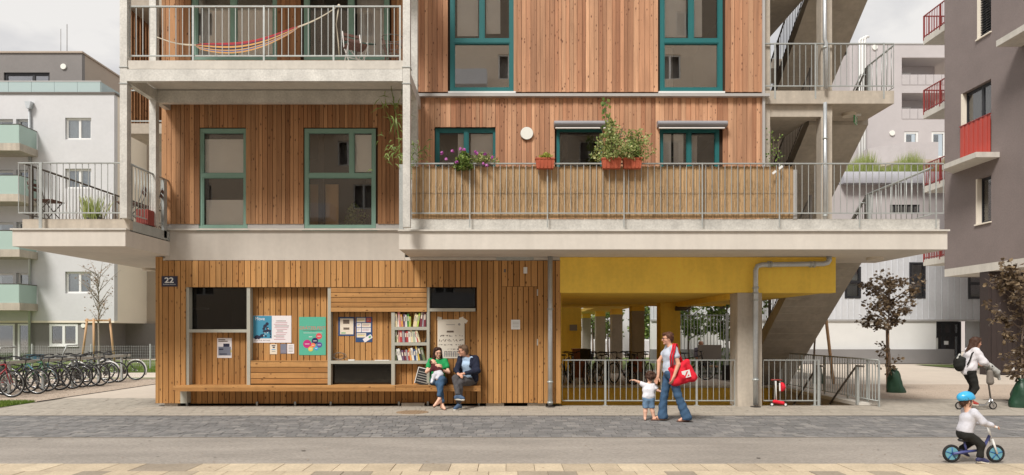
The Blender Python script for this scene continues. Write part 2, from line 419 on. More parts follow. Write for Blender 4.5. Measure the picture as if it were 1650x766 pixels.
# small light pavers in front of and beside the building, joined: too small to pick apart
g=M()
y=13.46
while y<16.9:
    x=-11.05+(.1 if int(y*10)%2 else 0)
    while x<11.5:
        wd=U(.18,.27)
        if not (x>1.1 and y>15.15 and x<8.1) and not(-7.9<x<1.2 and y>15.2):
            g.box(x+.004,x+wd-.004,y+.004,y+.176,-.05,U(-.002,.002))
        x+=wd
    y+=.18
tag(g.build('paver','paver_light',pave),kind='stuff')
g=M(); sheet(g,-11.1,-7.9,16.95,45,0.0); sheet(g,8.05,12,16.95,24,0); tag(g.build('path','plaza_paving'),kind='structure')
g=M(); g.box(-30,30,13.385,13.425,-.05,.004); tag(g.build('drain_channel','joint_dark'),kind='structure')
g=M(); sheet(g,-40,40,10.66,13.384,-.010); strip=tag(g.build('paver_strip','mortar_dark'),kind='structure')
rows=17; ph=(13.375-10.68)/rows; mass=M(); mass.cur=0
for r in range(rows):
    y=10.68+r*ph; x=-9.6-U(0,.2) if r<3 else -14-U(0,.2); xe=9.6 if r<3 else 14
    while x<xe:
        wd=R.choice((.16,.16,.24,.20,.24)) if r>=3 else R.choice((.16,.20,.24,.22))
        if r<3: bx('paver','paver_dark',strip,x+.005,x+wd-.005,y+.005,y+ph-.005,-.05,U(-.002,.003))
        else: mass.box(x+.005,x+wd-.005,y+.005,y+ph-.005,-.05,U(-.002,.003))
        x+=wd
tag(mass.build('paver_field','paver_dark_mass',strip),kind='stuff')
g=M(); sheet(g,-60,60,8.56,10.655,-.004); tag(g.build('road','asphalt_strip'),kind='structure')
g=M(); g.box(-60,60,10.645,10.675,-.04,.003); tag(g.build('edge_strip','mortar'),kind='structure')
g=M(); sheet(g,-40,40,-3,8.55,-.012); fs=tag(g.build('slab_strip','mortar_cream'),kind='structure')
for r in range(4):
    y1=8.55-r*.47; x=-6.9-U(0,.3)
    while x<6.9:
        wd=R.choice((.34,.345,.34,.35)); bx('paving_slab','slab_cream',fs,x+.004,x+wd-.004,y1-.466,y1-.004,-.06,U(-.0015,.0025)); x+=wd
# bicycle bed, lawns, plaza gravel
g=M(); sheet(g,-40,-11.14,16.1,24.2,-.002); tag(g.build('gravel_bed','gravel_bed'),kind='structure')
g=M(); g.box(-11.14,-11.10,16.1,24.2,-.05,.012); tag(g.build('edging','joint_dark'),kind='structure')
g=M(); sheet(g,-60,-11.1,24.6,27.6,.0); tag(g.build('footpath','plaza_paving'),kind='structure')
g=M(); g.poly([(-40,14.9,0.0),(-11.1-.02,14.9,0),(-11.1-.02,16.1,0),(-40,16.1,0)])
sheet(g,-60,-9,27.7,39.9,0); sheet(g,-60,-11.1,24.2,24.6,.002)
tag(g.build('lawn','grass_soil'),kind='structure')
g=M(); sheet(g,-6,13,30,44,.002); tag(g.build('courtyard_lawn','grass_soil'),kind='structure')
def grass(x0,x1,y0,y1,n,h,m='grass_blade',z=0,name='grass'):
    b=M()
    for i in range(n):
        x=U(x0,x1); y=U(y0,y1); a=U(0,6.28); w_=U(.006,.014); hh=h*U(.5,1.3); dx=U(-.03,.03); dy=U(-.03,.03)
        b.add([(x-w_*math.cos(a),y-w_*math.sin(a),z),(x+w_*math.cos(a),y+w_*math.sin(a),z),(x+dx,y+dy,z+hh)],[(0,1,2)])
    return tag(b.build(name,m),kind='stuff')
grass(-13.5,-11.14,14.92,16.08,9000,.06)
grass(-24,-11.1,27.8,33,16000,.12)
g=M()
g.poly([(8.9,16.9,.002),(40,14.3,.002),(40,21.0,.002),(9.6,21.5,.002)])
tag(g.build('gravel_area','gravel_bed'),kind='structure')
# loose gravel stones on both beds
g=M()
for i in range(9000):
    if i%2: x=U(-16,-11.2); y=U(16.2,24); 
    else:
        x=U(9.3,22); y=U(16.9-(x-8.9)*.083+.1,21.2)
    s_=U(.008,.022); h=s_*.6
    g.add([(x-s_,y,0),(x,y-s_,0),(x+s_,y,0),(x,y+s_,0),(x,y,h)],[(0,1,4),(1,2,4),(2,3,4),(3,0,4)])
mat('gravel_stone',srgb(176,160,144),.9,irand=.3); tag(g.build('gravel','gravel_stone'),kind='stuff')
g=M(); sheet(g,20.5,24.5,31.5,34.5,.003); tag(g.build('grass_patch','grass_soil'),kind='structure')
# sunken court below the yellow passage
t=thing('sunken_court','deep open light court with yellow walls sunk behind the low railing','light court',(4.5,18,-2.8))
g=M(); g.box(HX0-.2,HX1+.2,HY1,HY1+.25,-2.8,-.035); g.box(HX0-.2,HX0,HY0,HY1,-2.8,-.035); g.build('wall','yellow_paint',t)
g=M(); g.box(HX1,HX1+.2,HY0-.2,HY1,-2.8,-.035); g.box(HX0-.2,HX1,HY0-.2,HY0,-2.8,-.035); g.build('side_wall','concrete_dark',t)
g=M(); g.box(HX0-.2,HX1+.2,HY0-.2,HY1+.2,-2.95,-2.8); g.build('court_floor','concrete_dark',t)
g=M(); g.box(HX0,HX1+.02,HY1-.06,HY1+.30,-.03,.035); g.box(HX1-.04,HX1+.24,HY0,HY1-.06,-.03,.05); g.build('coping','concrete_cap',t)
for i in range(16):   # steps going down towards the back
    z=-.17*(i+1); y=HY0+.02+i*.28
    if y<HY1-.3: bx('step','concrete_dark',t,7.0,HX1-.005,y,y+.30,z-.17,z)
# manhole cover
g=M(); g.disc((-1.98,14.0,-.012),(0,0,1),.33,28,.018)
mh=M()
for a in range(10):
    for b in range(10):
        x=-1.98-.28+a*.062; y=14-.28+b*.062
        if (x+1.98)**2+(y-14)**2<.078: mh.box(x-.02,x+.02,y-.02,y+.02,.004,.012)
o=g.build('manhole_cover',flat('iron_brown',srgb(150,128,104),.7)); tag(o,'round brown studded manhole cover in the light pavement in front of the bench','manhole cover'); mh.build('stud','iron_brown',o)
# ================================================================== THE TIMBER HOUSE
B=thing('apartment_building','long larch clad apartment house on a concrete base with teal windows and cantilevered balconies','apartment building',(0,15.1,0))
def bxs(name,m,*a): return bx(name,m,B,*a)
XL,XR=X(260),X(1228)      # ends of the upper facade
# --- core volume (rooms behind the windows)
c=M()
for z in (3.28,6.70,9.72,12.7):
    c.box(-7.6,5.6,YW+.30,26,z,z+.25)
c.box(-7.6,-7.4,YW+.30,26,3.53,12.7); c.box(5.4,5.6,YW+.30,26,3.53,12.7); c.box(-7.4,5.4,20,20.2,3.53,12.7); c.box(-7.4,5.4,25.8,26,3.53,12.7)
for x in (-4.3,-1.9,1.2): c.box(x,x+.12,YW+.30,20,3.53,12.7)
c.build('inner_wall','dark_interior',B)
# --- grey plaster band at first floor, left
g=M(); g.box(X(265),X(652),YW+.01,YW+.30,3.235,Z(368)); g.build('plaster_band','plaster_band',B)
g=M()
for a,b in ((265,319.5),(398.5,489.5),(605.5,652)): g.box(X(a),X(b),YW+.02,YW+.12,Z(368)+.002,Z(360.5))
tag(g.build('flashing','alu_flashing',B),kind='stuff'); g=M(); g.box(X(265),X(652),YW-.04,YW+.02,Z(371.5),Z(369)); g.build('drip_edge','concrete_cap',B)
# --- windows of the upper facade
def wx(a,b,y0,y1): return (X(a),X(b),Z(y1),Z(y0))
WL1=[wx(320,398,207,369),wx(490,605,207,369)]
WR1=[wx(701,801,206,300),wx(897,973,206,300),wx(1063,1160,206,300)]
WR2=[wx(725,828,-40,147.5),wx(1064,1165,-40,147.5)]
WL2=[wx(308,447,-40,97),wx(489,627,-40,97)]
holes=WL1+WR1+WR2+WL2
w_=holes_wall(XL,XR,3.905,12.7,YW+.06,YW+.29,holes); w_.build('wall','board_back',B)
# left part, first floor and second floor
zb=Z(361)
boards(B,'larch_left',XL,X(650),zb,6.76,YW,.03,.095,.009,[(a,b,c-1,d+.02) for a,b,c,d in WL1],.004,.25)
boards(B,'larch_left',XL,X(650),6.97,9.7,YW,.03,.108,.009,[(a,b,c,d) for a,b,c,d in WL2],.004,.25)
# right part
boards(B,'larch_upper',X(671.5),XR,4.02,Z(157),YW-.02,.03,.102,.006,[(a,b,c,d+.01) for a,b,c,d in WR1],.003,.28,alt=.012)
boards(B,'larch_upper',X(671.5),XR,Z(148.5),9.7,YW-.02,.03,.102,.006,[(a,b,c-.1,d) for a,b,c,d in WR2],.003,.28,alt=.012)
g=M(); g.box(X(668),X(1240,15.0),YW-.12,YW+.05,Z(155.5,15),Z(151,15)); g.build('ledge','alu_flashing',B)
bxs('corner_trim','alu_flashing',X(1227.5),X(1231.5),YW-.05,YW+.28,3.96,12.7); bxs('corner_trim','alu_flashing',X(666),X(671),YW-.05,YW+.28,3.96,9.7)
# windows themselves, 5 cm behind the boards
IN=.03
def blinds(*q): return [(X(a),X(b),Z(d),Z(c),s) for a,b,c,d,s in q]
window(B,*WL1[0],YW+IN,'sage_paint',((0,.535,(0,1)),(.535,1,(0,1))),.075,.09,sill='sage_paint',blind=blinds((326,393,222,282,'slat'),(328,392,322,366,'slat')))
window(B,*WL1[1],YW+IN,'sage_paint',((0,.535,(0,1)),(.535,1,(0,.66,1))),.075,.09,sill='sage_paint',blind=blinds((570,601,215,275,'slat')))
for i,wq in enumerate(WR1):
    rows=((0,1,(0,.5,1)),) if i!=1 else ((0,1,(0,1)),)
    bl=[blinds((737,752,214,262,'slat'),(758,794,214,262,'slat')),[],blinds((1068,1084,214,262,'slat'),(1088,1104,214,262,'slat'),(1118,1128,214,262,'curtain'))][i]
    window(B,*wq,YW+IN+.02,'teal_paint',rows,.07,.09,blind=bl)
for i,wq in enumerate(WR2):
    bl=[blinds((736,770,-20,54,'slat'),(783,806,-20,50,'slat')),blinds((1072,1108,-20,56,'slat'),(1120,1134,-20,55,'slat'),(1068,1088,70,140,'curtain'))][i]
    window(B,*wq,YW+IN,'teal_paint',((0,.44,(0,1)),(.44,1,(0,.5,1))),.085,.10,glass='glass_strong',sill='white_paint',blind=bl,gtop='glass')
window(B,*WL2[0],YW+IN,'sage_paint',((0,1,(0,.48,1)),),.10,.09,glass='glass_strong',blind=blinds((316,440,0,90,'curtain')))
window(B,*WL2[1],YW+IN,'sage_paint',((0,1,(0,.55,1)),),.10,.09,glass='glass',blind=blinds((572,622,-10,92,'curtain')))
# board leaning inside the wide sage window
g=M(); g.box(X(497,15.6),X(546,15.6),15.55,15.58,Z(366,15.6),Z(298,15.6)); tag(g.build('pinboard',flat('cork',srgb(176,140,96),.9)),'tan pinboard leaning behind the lower pane of the wide sage green window','pinboard')
# roller shutter boxes
for a,b in ((893,980),(1060,1172)):
    g=M(); r=.064; zc=Z(199,14.95); pr=[]
    for k in range(13):
        t_=math.pi*k/12; pr.append((X(a,14.95),14.98-r*math.sin(t_)*1.1,zc+r*math.cos(t_)))
    pr+= [(X(a,14.95),YW-.02,zc-r),(X(a,14.95),YW-.02,zc+r)]
    g.extrude(pr,(X(b,14.95)-X(a,14.95),0,0)); o=g.build('shutter_box','shutter_box',B)
    q=M(); q.box(X(a+2,14.95),X(b-4,14.95),14.95,15.0,zc-r-.045,zc-r-.02); q.build('shutter_rail','curtain',B)
# round wall lamp
g=M(); g.disc((X(849,15.0),YW-.03,Z(214,15)),(0,-1,0),.135,32,.035); o=g.build('wall_lamp','opal',B)
g=M(); g.disc((X(849,15.0),YW-.028,Z(214,15)),(0,-1,0),.142,32,.02); g.build('lamp_rim','galv',o)
# --- slabs
s=M(); s.box(X(643,YF),8.8,YF,YW+.01,3.305,3.665); s.box(5.6,8.8,YW+.01,16.4,3.305,3.665); s.box(5.6,7.2,16.4,22.2,3.305,3.665); s.box(7.2,8.8,20.9,22.2,3.305,3.665)
sl=s.build('balcony_slab','plaster_fascia',B); s=M(); s.box(X(641,YF-.03),8.83,YF-.04,YF+.12,3.667,3.700); s.build('cap','concrete_cap',sl)
s=M(); s.box(X(648,13.86),8.72,13.82,13.95,3.70,3.935); s.build('upstand','galv_beam',B)
s=M(); s.box(X(648,13.86)+.13,8.59,13.95,YW-.03,3.67,3.93); s.box(5.6,8.6,YW-.02,16.4,3.67,3.93); s.box(5.6,7.2,16.4,22.1,3.67,3.93); s.build('deck','concrete',B)
s=M(); s.box(-9.71,-7.5,YL,YW+.2,3.325,3.64); s.box(-9.71,-7.81,YW+.2,26,3.325,3.64); sl=s.build('balcony_slab','plaster_fascia',B)
s=M(); s.box(-9.74,-7.47,YL-.03,YL+.1,3.642,3.672); s.box(-9.74,-9.62,YL+.1,26,3.642,3.672); s.build('cap','concrete_cap',sl)
s=M(); s.box(-9.62,-7.50,13.5,13.62,3.675,3.88); s.box(-9.62,-7.62,13.62,26,3.66,3.88); s.build('upstand','concrete',B)
s=M(); s.box(-7.56,-7.50,13.62,YW,3.66,3.86); s.build('side_beam','galv',B)
# upper balcony (second floor, left) carried by a steel frame
s=M(); s.box(-7.50,-2.06,YL+.02,YW,6.80,6.965); s.build('balcony_slab','concrete_cap',B)
bxs('steel_beam','galv_beam',-7.47,-2.08,YL,YL+.10,6.555,6.785); bxs('steel_beam','galv_beam',-7.47,-2.08,14.50,14.62,6.52,6.78)
for q in ((-7.60,-7.48,YL+.16,YW,6.555,6.785),(-2.06,-1.95,YL+.16,YW,6.555,6.785),(-7.47,-2.08,YL,YL+.10,9.655,9.885),(-7.60,-7.48,YL+.16,YW,9.655,9.885),(-2.06,-1.95,YL+.16,YW,9.655,9.885)): bxs('steel_beam','galv_beam',*q)
s=M(); s.box(-7.50,-2.06,YL+.02,YW,9.90,10.1); s.build('balcony_slab','concrete_cap',B)
for x0,x1 in ((-7.61,-7.47),(-2.075,-1.935)):
    for y0,y1,z0 in ((YL,YL+.15,3.88 if x0<-5 else 3.70),(14.44,14.58,3.9)):
        bxs('steel_column','galv_beam',x0,x1,y0,y1,z0,12.6)
g=M()
for x in (-7.54,-2.005):
    for z in (6.5,6.82,9.6,9.92): g.box(x-.085,x+.085,YL-.012,YL+.165,z,z+.015)
g.build('joint_plate','galv',B)
# gallery slabs on the far left side and its slatted screen
for z in (6.50,9.60):
    s=M(); s.box(-9.4,-7.62,16.7,26,z,z+.25); s.build('gallery_slab','concrete',B)
g=M(); y=16.75
while y<24:
    g.box(-9.36,-9.33,y,y+.10,6.76,9.6); y+=U(.12,.15)
tag(g.build('screen_slat','larch_left',B),kind='stuff')
g=M(); x=-9.3
while x<-7.7:
    g.box(x,x+.11,18.6,18.63,6.78,9.5); x+=.13
tag(g.build('screen_slat','larch_left',B),kind='stuff')
g=M(); g.box(-9.37,-7.7,16.72,16.76,6.80,6.83); g.box(-9.37,-7.7,16.72,16.76,7.55,7.58); g.build('rail','galv',B)
# right: stair tower slabs, columns, beams
for lv in (0,1):
    zt=6.985+3.02*lv; zb_=zt-.285
    s=M(); s.box(X(1230),8.52,YW,16.35,zb_,zt); s.box(5.61,7.15,16.35,22.2,zb_,zt); s.box(7.15,8.6,20.9,22.2,zb_,zt); s.build('landing_slab','concrete',B)
    bxs('beam','concrete',5.80,7.2,YW+.10,YW+.36,zb_-.26,zb_-.002)
for z0,z1 in ((3.93,6.44),(6.985,9.46),(10.0,12.5)):
    bxs('column','concrete',X(1232),X(1243),YW+.08,YW+.38,z0,z1+.26-.003)
    bxs('column','concrete',6.955,7.195,YW+.10,YW+.34,z0,z1)
bxs('column','concrete',X(1188),X(1216),YW-.02,YW+.5,0,2.513); bxs('column','concrete',X(1216)+.002,X(1229),YW+.05,YW+.42,0,2.513)
# stair flights: bottom slab, steps, railing
def flight(z_top,z_bot,xr=8.62,xl=7.2,y_top=16.38,sl=.76):
    n=round((z_top-z_bot)/.175); h=(z_top-z_bot)/n; run=h/sl
    yb=y_top+n*run
    g=M(); d=.17/sl
    prof=[(y_top,z_top-.02),(y_top,z_top-.27),(yb+.05,z_bot-.03),(yb+.05+d,z_bot-.03)]
    prof=[(y_top,z_top-.04),(y_top,z_top-.36),(yb,z_bot-.36),(yb+.25,z_bot-.30),(yb+.25,z_bot-.05)]
    g.extrude([(xl,a,b) for a,b in prof],(xr-xl,0,0)); f=g.build('stair_flight','concrete_dark',B)
    # steps drawn as solid blocks above the slab
    st=M()
    for i in range(n):
        zt=z_top-h*(i+1)+.0; y=y_top+run*i; st.box(xl+.002,xr-.002,y,y+run+.03,zt-.19,zt)
    st.build('steps','concrete_dark',f)
    r=M()
    for x in (xl+.04,xr-.04):
        a=Vector((x,y_top,z_top+1.0)); b=Vector((x,yb,z_bot+1.0)); dn=Vector((0,0,-.85))
        r.tube([a,b],.022,6); r.tube([a+dn,b+dn],.014,6); k=0
        for i in range(0,int((b-a).length/.12)):
            p=a.lerp(b,i*.12/(b-a).length); r.tube([p,p+dn],.0085,5)
        for q in (.0,.5,1): p=a.lerp(b,q); r.box(x-.025,x+.025,p.y-.03,p.y+.03,p.z-1.0,p.z)
    r.build('stair_railing','rail_dark',f)
flight(3.93,0.0); flight(6.985,3.93); flight(10.0,6.985)
# handrails with bracket beside the stairs on two levels
for z in (3.93,6.985):
    r=M(); r.tube([(8.56,YF+.1 if z<5 else YW+.08,z+1.04),(8.56,16.3,z+1.0),(8.56,17.6,z-.05)],.022,6)
    for i in range(13 if z<5 else 6):
        y=(YF+.2 if z<5 else YW+.18)+i*.2; r.tube([(8.56,y,z+.1),(8.56,y,z+1.03)],.009,5)
    r.tube([(8.56,YF+.1 if z<5 else YW+.08,z+.1),(8.56,16.3,z+.1)],.012,6)
    r.box(8.53,8.59,16.2,16.27,z,z+1.0); r.tube([(8.50,16.25,z+.78),(8.38,16.25,z+.80),(8.38,16.9,z+.3)],.018,6)
    r.build('side_railing','galv',B)
# --- railings with each baluster a part of its own
def railing(parent,x0,x1,y,z0,z1,pitch,posts,postw=.045,top=.022,low=.10,m='galv',name='baluster'):
    bx('top_rail',m,parent,x0,x1,y-.02,y+.02,z1-.024,z1); bx('bottom_rail',m,parent,x0,x1,y-.012,y+.012,z0+low,z0+low+.024)
    n=max(1,round((x1-x0)/pitch))
    for i in range(n+1):
        x=x0+(x1-x0)*i/n
        if any(abs(x-p)<.05 for p in posts): continue
        bx(name,m,parent,x-.0058,x+.0058,y-.0058,y+.0058,z0+low+.024,z1-.03)
    for p in posts: bx('post',m,parent,p-postw/2,p+postw/2,y-.034,y-.022,z0-.18,z1-.002)
yr=13.76
railing(B,X(661,yr),X(1520,yr),yr,3.93,Z(263,yr),.130,[X(p,yr) for p in (757,882,1005,1131,1255,1384,1507)],.024)
bxs('post','galv',X(643,13.8),X(650,13.8),13.80,13.84,3.72,Z(265,13.8))
for i in range(8): bxs('side_bar','galv',X(643,13.8)+.01,X(643,13.8)+.05,13.95+i*.14,13.97+i*.14,3.95,4.95)
yr=13.44
railing(B,X(209,yr),X(646,yr),yr,6.97,Z(10,yr),.13,[X(p,yr) for p in (312,426,538,645)],.035)
railing(B,X(30,yr),X(194,yr),yr,3.88,Z(262,yr),.122,[X(67,yr)],.06)
bxs('post','galv',X(67,yr)-.03,X(67,yr)+.03,yr-.04,yr-.028,3.66,4.95)
g=M(); xs=-7.53
g.tube([(xs,yr+.1,Z(262,yr)),(xs,YW-.02,Z(262,yr))],.022,6); g.tube([(xs,yr+.1,3.99),(xs,YW-.02,3.99)],.012,6)
for i in range(13): g.tube([(xs,yr+.2+i*.115,3.99),(xs,yr+.2+i*.115,4.95)],.009,5)
g.box(xs-.03,xs+.03,yr+.12,yr+.17,3.86,4.96); g.box(xs-.03,xs+.03,14.85,14.97,3.7,4.96); g.build('side_railing','galv',B)
xs=-9.6; g=M(); g.tube([(xs,yr,Z(262,yr)),(xs,25.5,Z(262,yr))],.022,6); g.tube([(xs,yr,3.99),(xs,25.5,3.99)],.012,6)
y=yr+.1
while y<25.5: g.tube([(xs,y,3.99),(xs,y,4.95)],.009,4); y+=.115
for y in (13.7,16.6,19.5,22.4,25.3): g.box(xs-.03,xs+.03,y,y+.05,3.7,4.95)
g.build('side_railing','rail_dark',B)
yr=YW+.03
railing(B,X(1232,yr),X(1440,yr),yr,6.985,Z(70,yr),.13,[X(p,yr) for p in (1248,1313,1423)],.035)
# --- reed screen behind the long railing
g=M(); x=X(664,13.80)
while x<X(1278,13.8):
    w_=U(.006,.014); y=13.80+U(0,.012); g.box(x,x+w_,y,y+.008,3.935+U(0,.02),5.0+U(-.025,.01)); x+=w_*.85
for k in range(1100):
    x=U(X(664,13.8),X(1276,13.8)); a=U(-.04,.04); z=U(4.0,4.6); l=U(.1,.3)
    g.add([(x,13.795,z),(x+.006,13.795,z),(x+a+.006,13.794,z+l),(x+a,13.794,z+l)],[(0,1,2,3)])
o=g.build('reed_screen','reed'); tag(o,'long tan reed mat tied behind the first floor balcony railing','reed mat'); tag(o,kind='stuff')
for z in (4.45,): 
    q=M(); q.box(X(664,13.8),X(1278,13.8),13.788,13.793,z,z+.004); q.build('wire','rail_dark',o)
bxs('post','alu_flashing',X(1277,13.84),X(1283,13.84),13.80,13.86,3.94,4.93)
# --- yellow downstand over the passage, its ceiling, inner columns
g=M(); g.box(X(902.5),7.23,YW,YW+.3,2.515,3.30); g.build('yellow_beam','yellow_paint',B)
g=M(); g.box(X(902.5),7.16,YW+.3,22.0,2.53,2.7); g.box(-2,4.6,22.0,26,2.56,2.7); g.box(3.3,4.6,26,36,2.56,2.7); g.build('passage_ceiling','yellow_paint',B)
bxs('yellow_beam','yellow_paint',1.2,7.0,22.02,22.4,2.49,2.555); bxs('yellow_beam','yellow_paint',5.05,5.35,YW+.5,22.0,2.40,2.528)
for (x0,x1,y0,y1) in ((4.05,4.47,22.5,23.0),(4.1,4.53,27.2,27.7),(3.88,4.30,30.4,30.9),(3.68,4.08,34,34.5)):
    bxs('column','concrete_dark',x0,x1,y0,y1,0,2.34); bxs('column_head','yellow_paint',x0-.002,x1+.002,y0-.002,y1,2.34,2.56)
bxs('column','yellow_paint',4.60,5.20,20.7,21.25,0,2.528)
g=M(); g.box(.5,3.05,28.7,28.95,0,2.9); g.box(1.0,1.2,YW+.5,28.7,0,2.53); g.build('passage_wall','yellow_paint',B)
bxs('notice_plate','grey_panel',X(918,28.65),X(930,28.65),28.66,28.69,1.70,1.95)
bxs('door_leaf','yellow_paint',X(905,28.6),X(915,28.6),28.62,28.70,0,2.0)
g=M(); g.tube([(4.35,24,0),(4.35,24,2.5)],.045,8); g.build('downpipe','zinc_pipe',B)
g=M(); g.tube([(5.0,20.5,2.35),(5.3,20.5,2.35),(5.42,20.5,2.42),(5.45,20.5,2.53)],.07,10); g.build('drain_bend',flat('drain_dark',srgb(96,86,76),.5,.3),B)
g=M(); g.box(1.2,7.2,20.86,29,-.02,.006); g.build('passage_floor','plaza_paving',B)
# --- ceiling lamps
for (px,py,Y) in ((1410,415,14.4),(240,433,15.9)):
    z=3.305 if px>800 else 3.325; Yc=(z-HC)*F/(HY-py); xx=X(px,Yc); g=M(); g.disc((xx,Yc,z),(0,0,-1),.17,24,.06); g.build('ceiling_lamp',flat('lamp_cream',srgb(214,204,188),.5),B)
g=M(); Yc=15.8; g.disc((X(1368,Yc),Yc,6.70),(0,0,-1),.15,24,.06); g.build('ceiling_lamp','lamp_cream',B)
# --- gutters and downpipes
def pipe(pts,r,parent=B,name='downpipe',m='zinc_pipe',br=()):
    g=M(); g.tube(pts,r,12); o=g.build(name,m,parent)
    q=M()
    for (p,d) in br:
        p=Vector(p); d=Vector(d).normalized()*.02; q.tube([p-d,p+d],r*1.25,12)
    if br: q.build('pipe_clamp','galv',o)
    return o
xp=X(886.5,14.98); pipe([(xp,14.98,.04),(xp,14.98,3.30)],.052,br=[((xp,14.98,z),(0,0,1)) for z in (.55,2.15,.1)])
g=M(); g.disc((xp,14.98,-.004),(0,0,1),.10,16,.02); g.build('gully','joint_dark',B)
xp=X(1217.5,14.98); zq=Z(427,14.98); xq=X(1336,14.98)
pts=[(xp,14.98,.05),(xp,14.98,zq-.12),(xp+.04,14.98,zq-.03),(xp+.14,14.98,zq)]+[(xq-.12,14.98,zq+.02),(xq-.03,14.98,zq+.05),(xq,14.98,zq+.10),(xq,14.98,3.30)]
pipe(pts,.056,br=[((xp,14.98,z),(0,0,1)) for z in (.6,2.35,2.62,2.5)]+[((x,14.98,zq+.01),(1,0,0)) for x in (xp+.28,xp+.33,xp+1.2,xp+1.28)])
g=M(); g.disc((xp,14.98,-.004),(0,0,1),.11,16,.02); g.build('gully','joint_dark',B)
xp=X(1329.5,15.0); pipe([(xp,15.0,3.94),(xp,15.0,6.69)],.04,br=[((xp,15,z),(0,0,1)) for z in (4.2,5.9)]); pipe([(xp+.02,15.0,7.0),(xp+.02,15.0,8.0),(xp-.01,15,8.08),(xp-.01,15.0,9.7)],.04,br=[((xp,15,7.9),(0,0,1))])
# --- exit sign
t=thing('exit_sign','small green running man exit sign hanging under the upper stair landing','exit sign',(7.9,15.8,6.5))
M().box(7.90,8.16,15.80,15.84,6.66,6.70).build('bracket','white_paint',t)
g=M(); mt=Matrix.Translation((8.03,15.82,6.56))@Matrix.Rotation(rad(52),4,'Z')
flat('sign_green',srgb(70,160,100),.5); M().tbox(mt,-.14,.14,-.012,.012,-.09,.09).build('plate','sign_green',t)
g=M(); g.tbox(mt,-.10,-.02,-.016,-.012,-.06,.06); g.tbox(mt,.02,.05,-.016,-.012,-.05,.03); g.tbox(mt,.02,.09,-.016,-.012,-.01,.01); g.tbox(mt,.045,.06,-.016,-.012,.035,.06); g.tbox(mt,-.14,.14,-.016,-.0121,.078,.09); g.tbox(mt,-.14,.14,-.016,-.0121,-.09,-.078); g.build('pictogram','white_paint',t)
# ================================================================== ground floor timber box
XG0,XG1=X(250),X(904)
g=M(); nx0,nx1=X(300,15.12),X(768,15.12); NB=15.28
ZT=Z(463,15.12); zt0=3.235
dark=[(X(303,NB-.02),X(397,NB-.02),Z(533,NB),Z(463,NB)),(X(537,NB),X(630,NB),Z(618,NB),Z(587,NB)),(X(692,NB),X(765,NB),Z(498,NB),Z(463,NB))]
g=holes_wall(XG0,XG1,.07,3.232,YW+.035,YW+.15,[(nx0,nx1,-1,ZT)]); holes_wall(nx0-.2,nx1+.2,.07,3.2,NB+.03,NB+.12,dark,g); g.box(XG0,XG0+.1,YW+.15,20,.07,3.232); g.box(XG1-.1,XG1,YW+.15,20,.07,3.232)
g.box(nx0-.1,nx0,YW+.15,NB+.03,.07,3.2); g.box(nx1,nx1+.1,YW+.15,NB+.03,.07,3.2); g.box(nx0,nx1,YW+.15,NB+.03,ZT+.03,ZT+.1)
g.build('wall','board_back',B)
g=M(); g.box(XG0+.1,XG1-.1,19,19.1,.07,3.2); g.box(XG0+.1,XG1-.1,NB+.3,19,.05,.1); 
for x in (-5.9,-2.6,-.9): g.box(x,x+.1,NB+.12,19,.07,3.2)
g.build('inner_wall','black_wood',B)
g=M(); g.box(X(652)+.002,XG1,YW+.02,YW+.28,3.236,3.303); g.build('head_strip','plaster_fascia',B)
# outer boards
gp=.015
boards(B,'larch_lower',XG0,X(262),.07,3.31,YW,.032,.083,gp,jit=.002)
boards(B,'larch_lower',X(262),nx0,.07,3.225,YW,.032,.127,gp,[( X(287),nx0,-1,Z(621)) ],jit=.002,wvar=.08)
boards(B,'larch_lower',nx0,nx1,ZT,3.225,YW,.032,.127,gp,jit=.002,wvar=.12)
DX0,DX1=X(808),X(866)
boards(B,'larch_lower',nx1,DX0,.07,3.225,YW,.032,.127,gp,jit=.002,wvar=.12)
boards(B,'larch_lower',DX1,XG1,.07,3.225,YW,.032,.127,gp,jit=.002,wvar=.12)
dz=Z(462); boards(B,'larch_lower',DX0,DX1,dz+.004,3.225,YW+.001,.03,.127,gp,jit=.001,wvar=.1)
DR=thing('wooden_door','flush timber door clad in vertical larch boards between bench and downpipe','door',((DX0+DX1)/2,YW,.07))
boards(DR,'larch_lower',DX0-.003,DX1+.003,.08,dz-.004,YW+.002,.026,.127,gp,jit=.001,wvar=.1)
for z in (1.35,2.45): bx('hinge','galv',DR,DX1-.012,DX1+.012,YW-.006,YW+.01,z,z+.14)
bx('notice','white_paint',DR,X(823.5,15.09),X(838,15.09),YW-.002,YW+.005,Z(531),Z(515.5))
for i in range(5): bx('print_line',flat('print_grey',srgb(160,156,150)),DR,X(826,15.09),X(836,15.09),YW-.004,YW-.0025,Z(529)+i*.032,Z(529)+i*.032+.008)
g=M(); g.box(X(800),X(860),YW-.01,YW+.03,Z(420)+.002,Z(414)); g.build('vent_grille','galv',B)
g=M(); g.box(X(843.5),X(849.5),YW-.04,YW,Z(441),Z(431)); o=g.build('light_switch','white_paint',B); 
g=M(); g.box(X(812),X(815),YW-.01,YW,Z(439),Z(434)); g.build('keyhole','rail_dark',B)
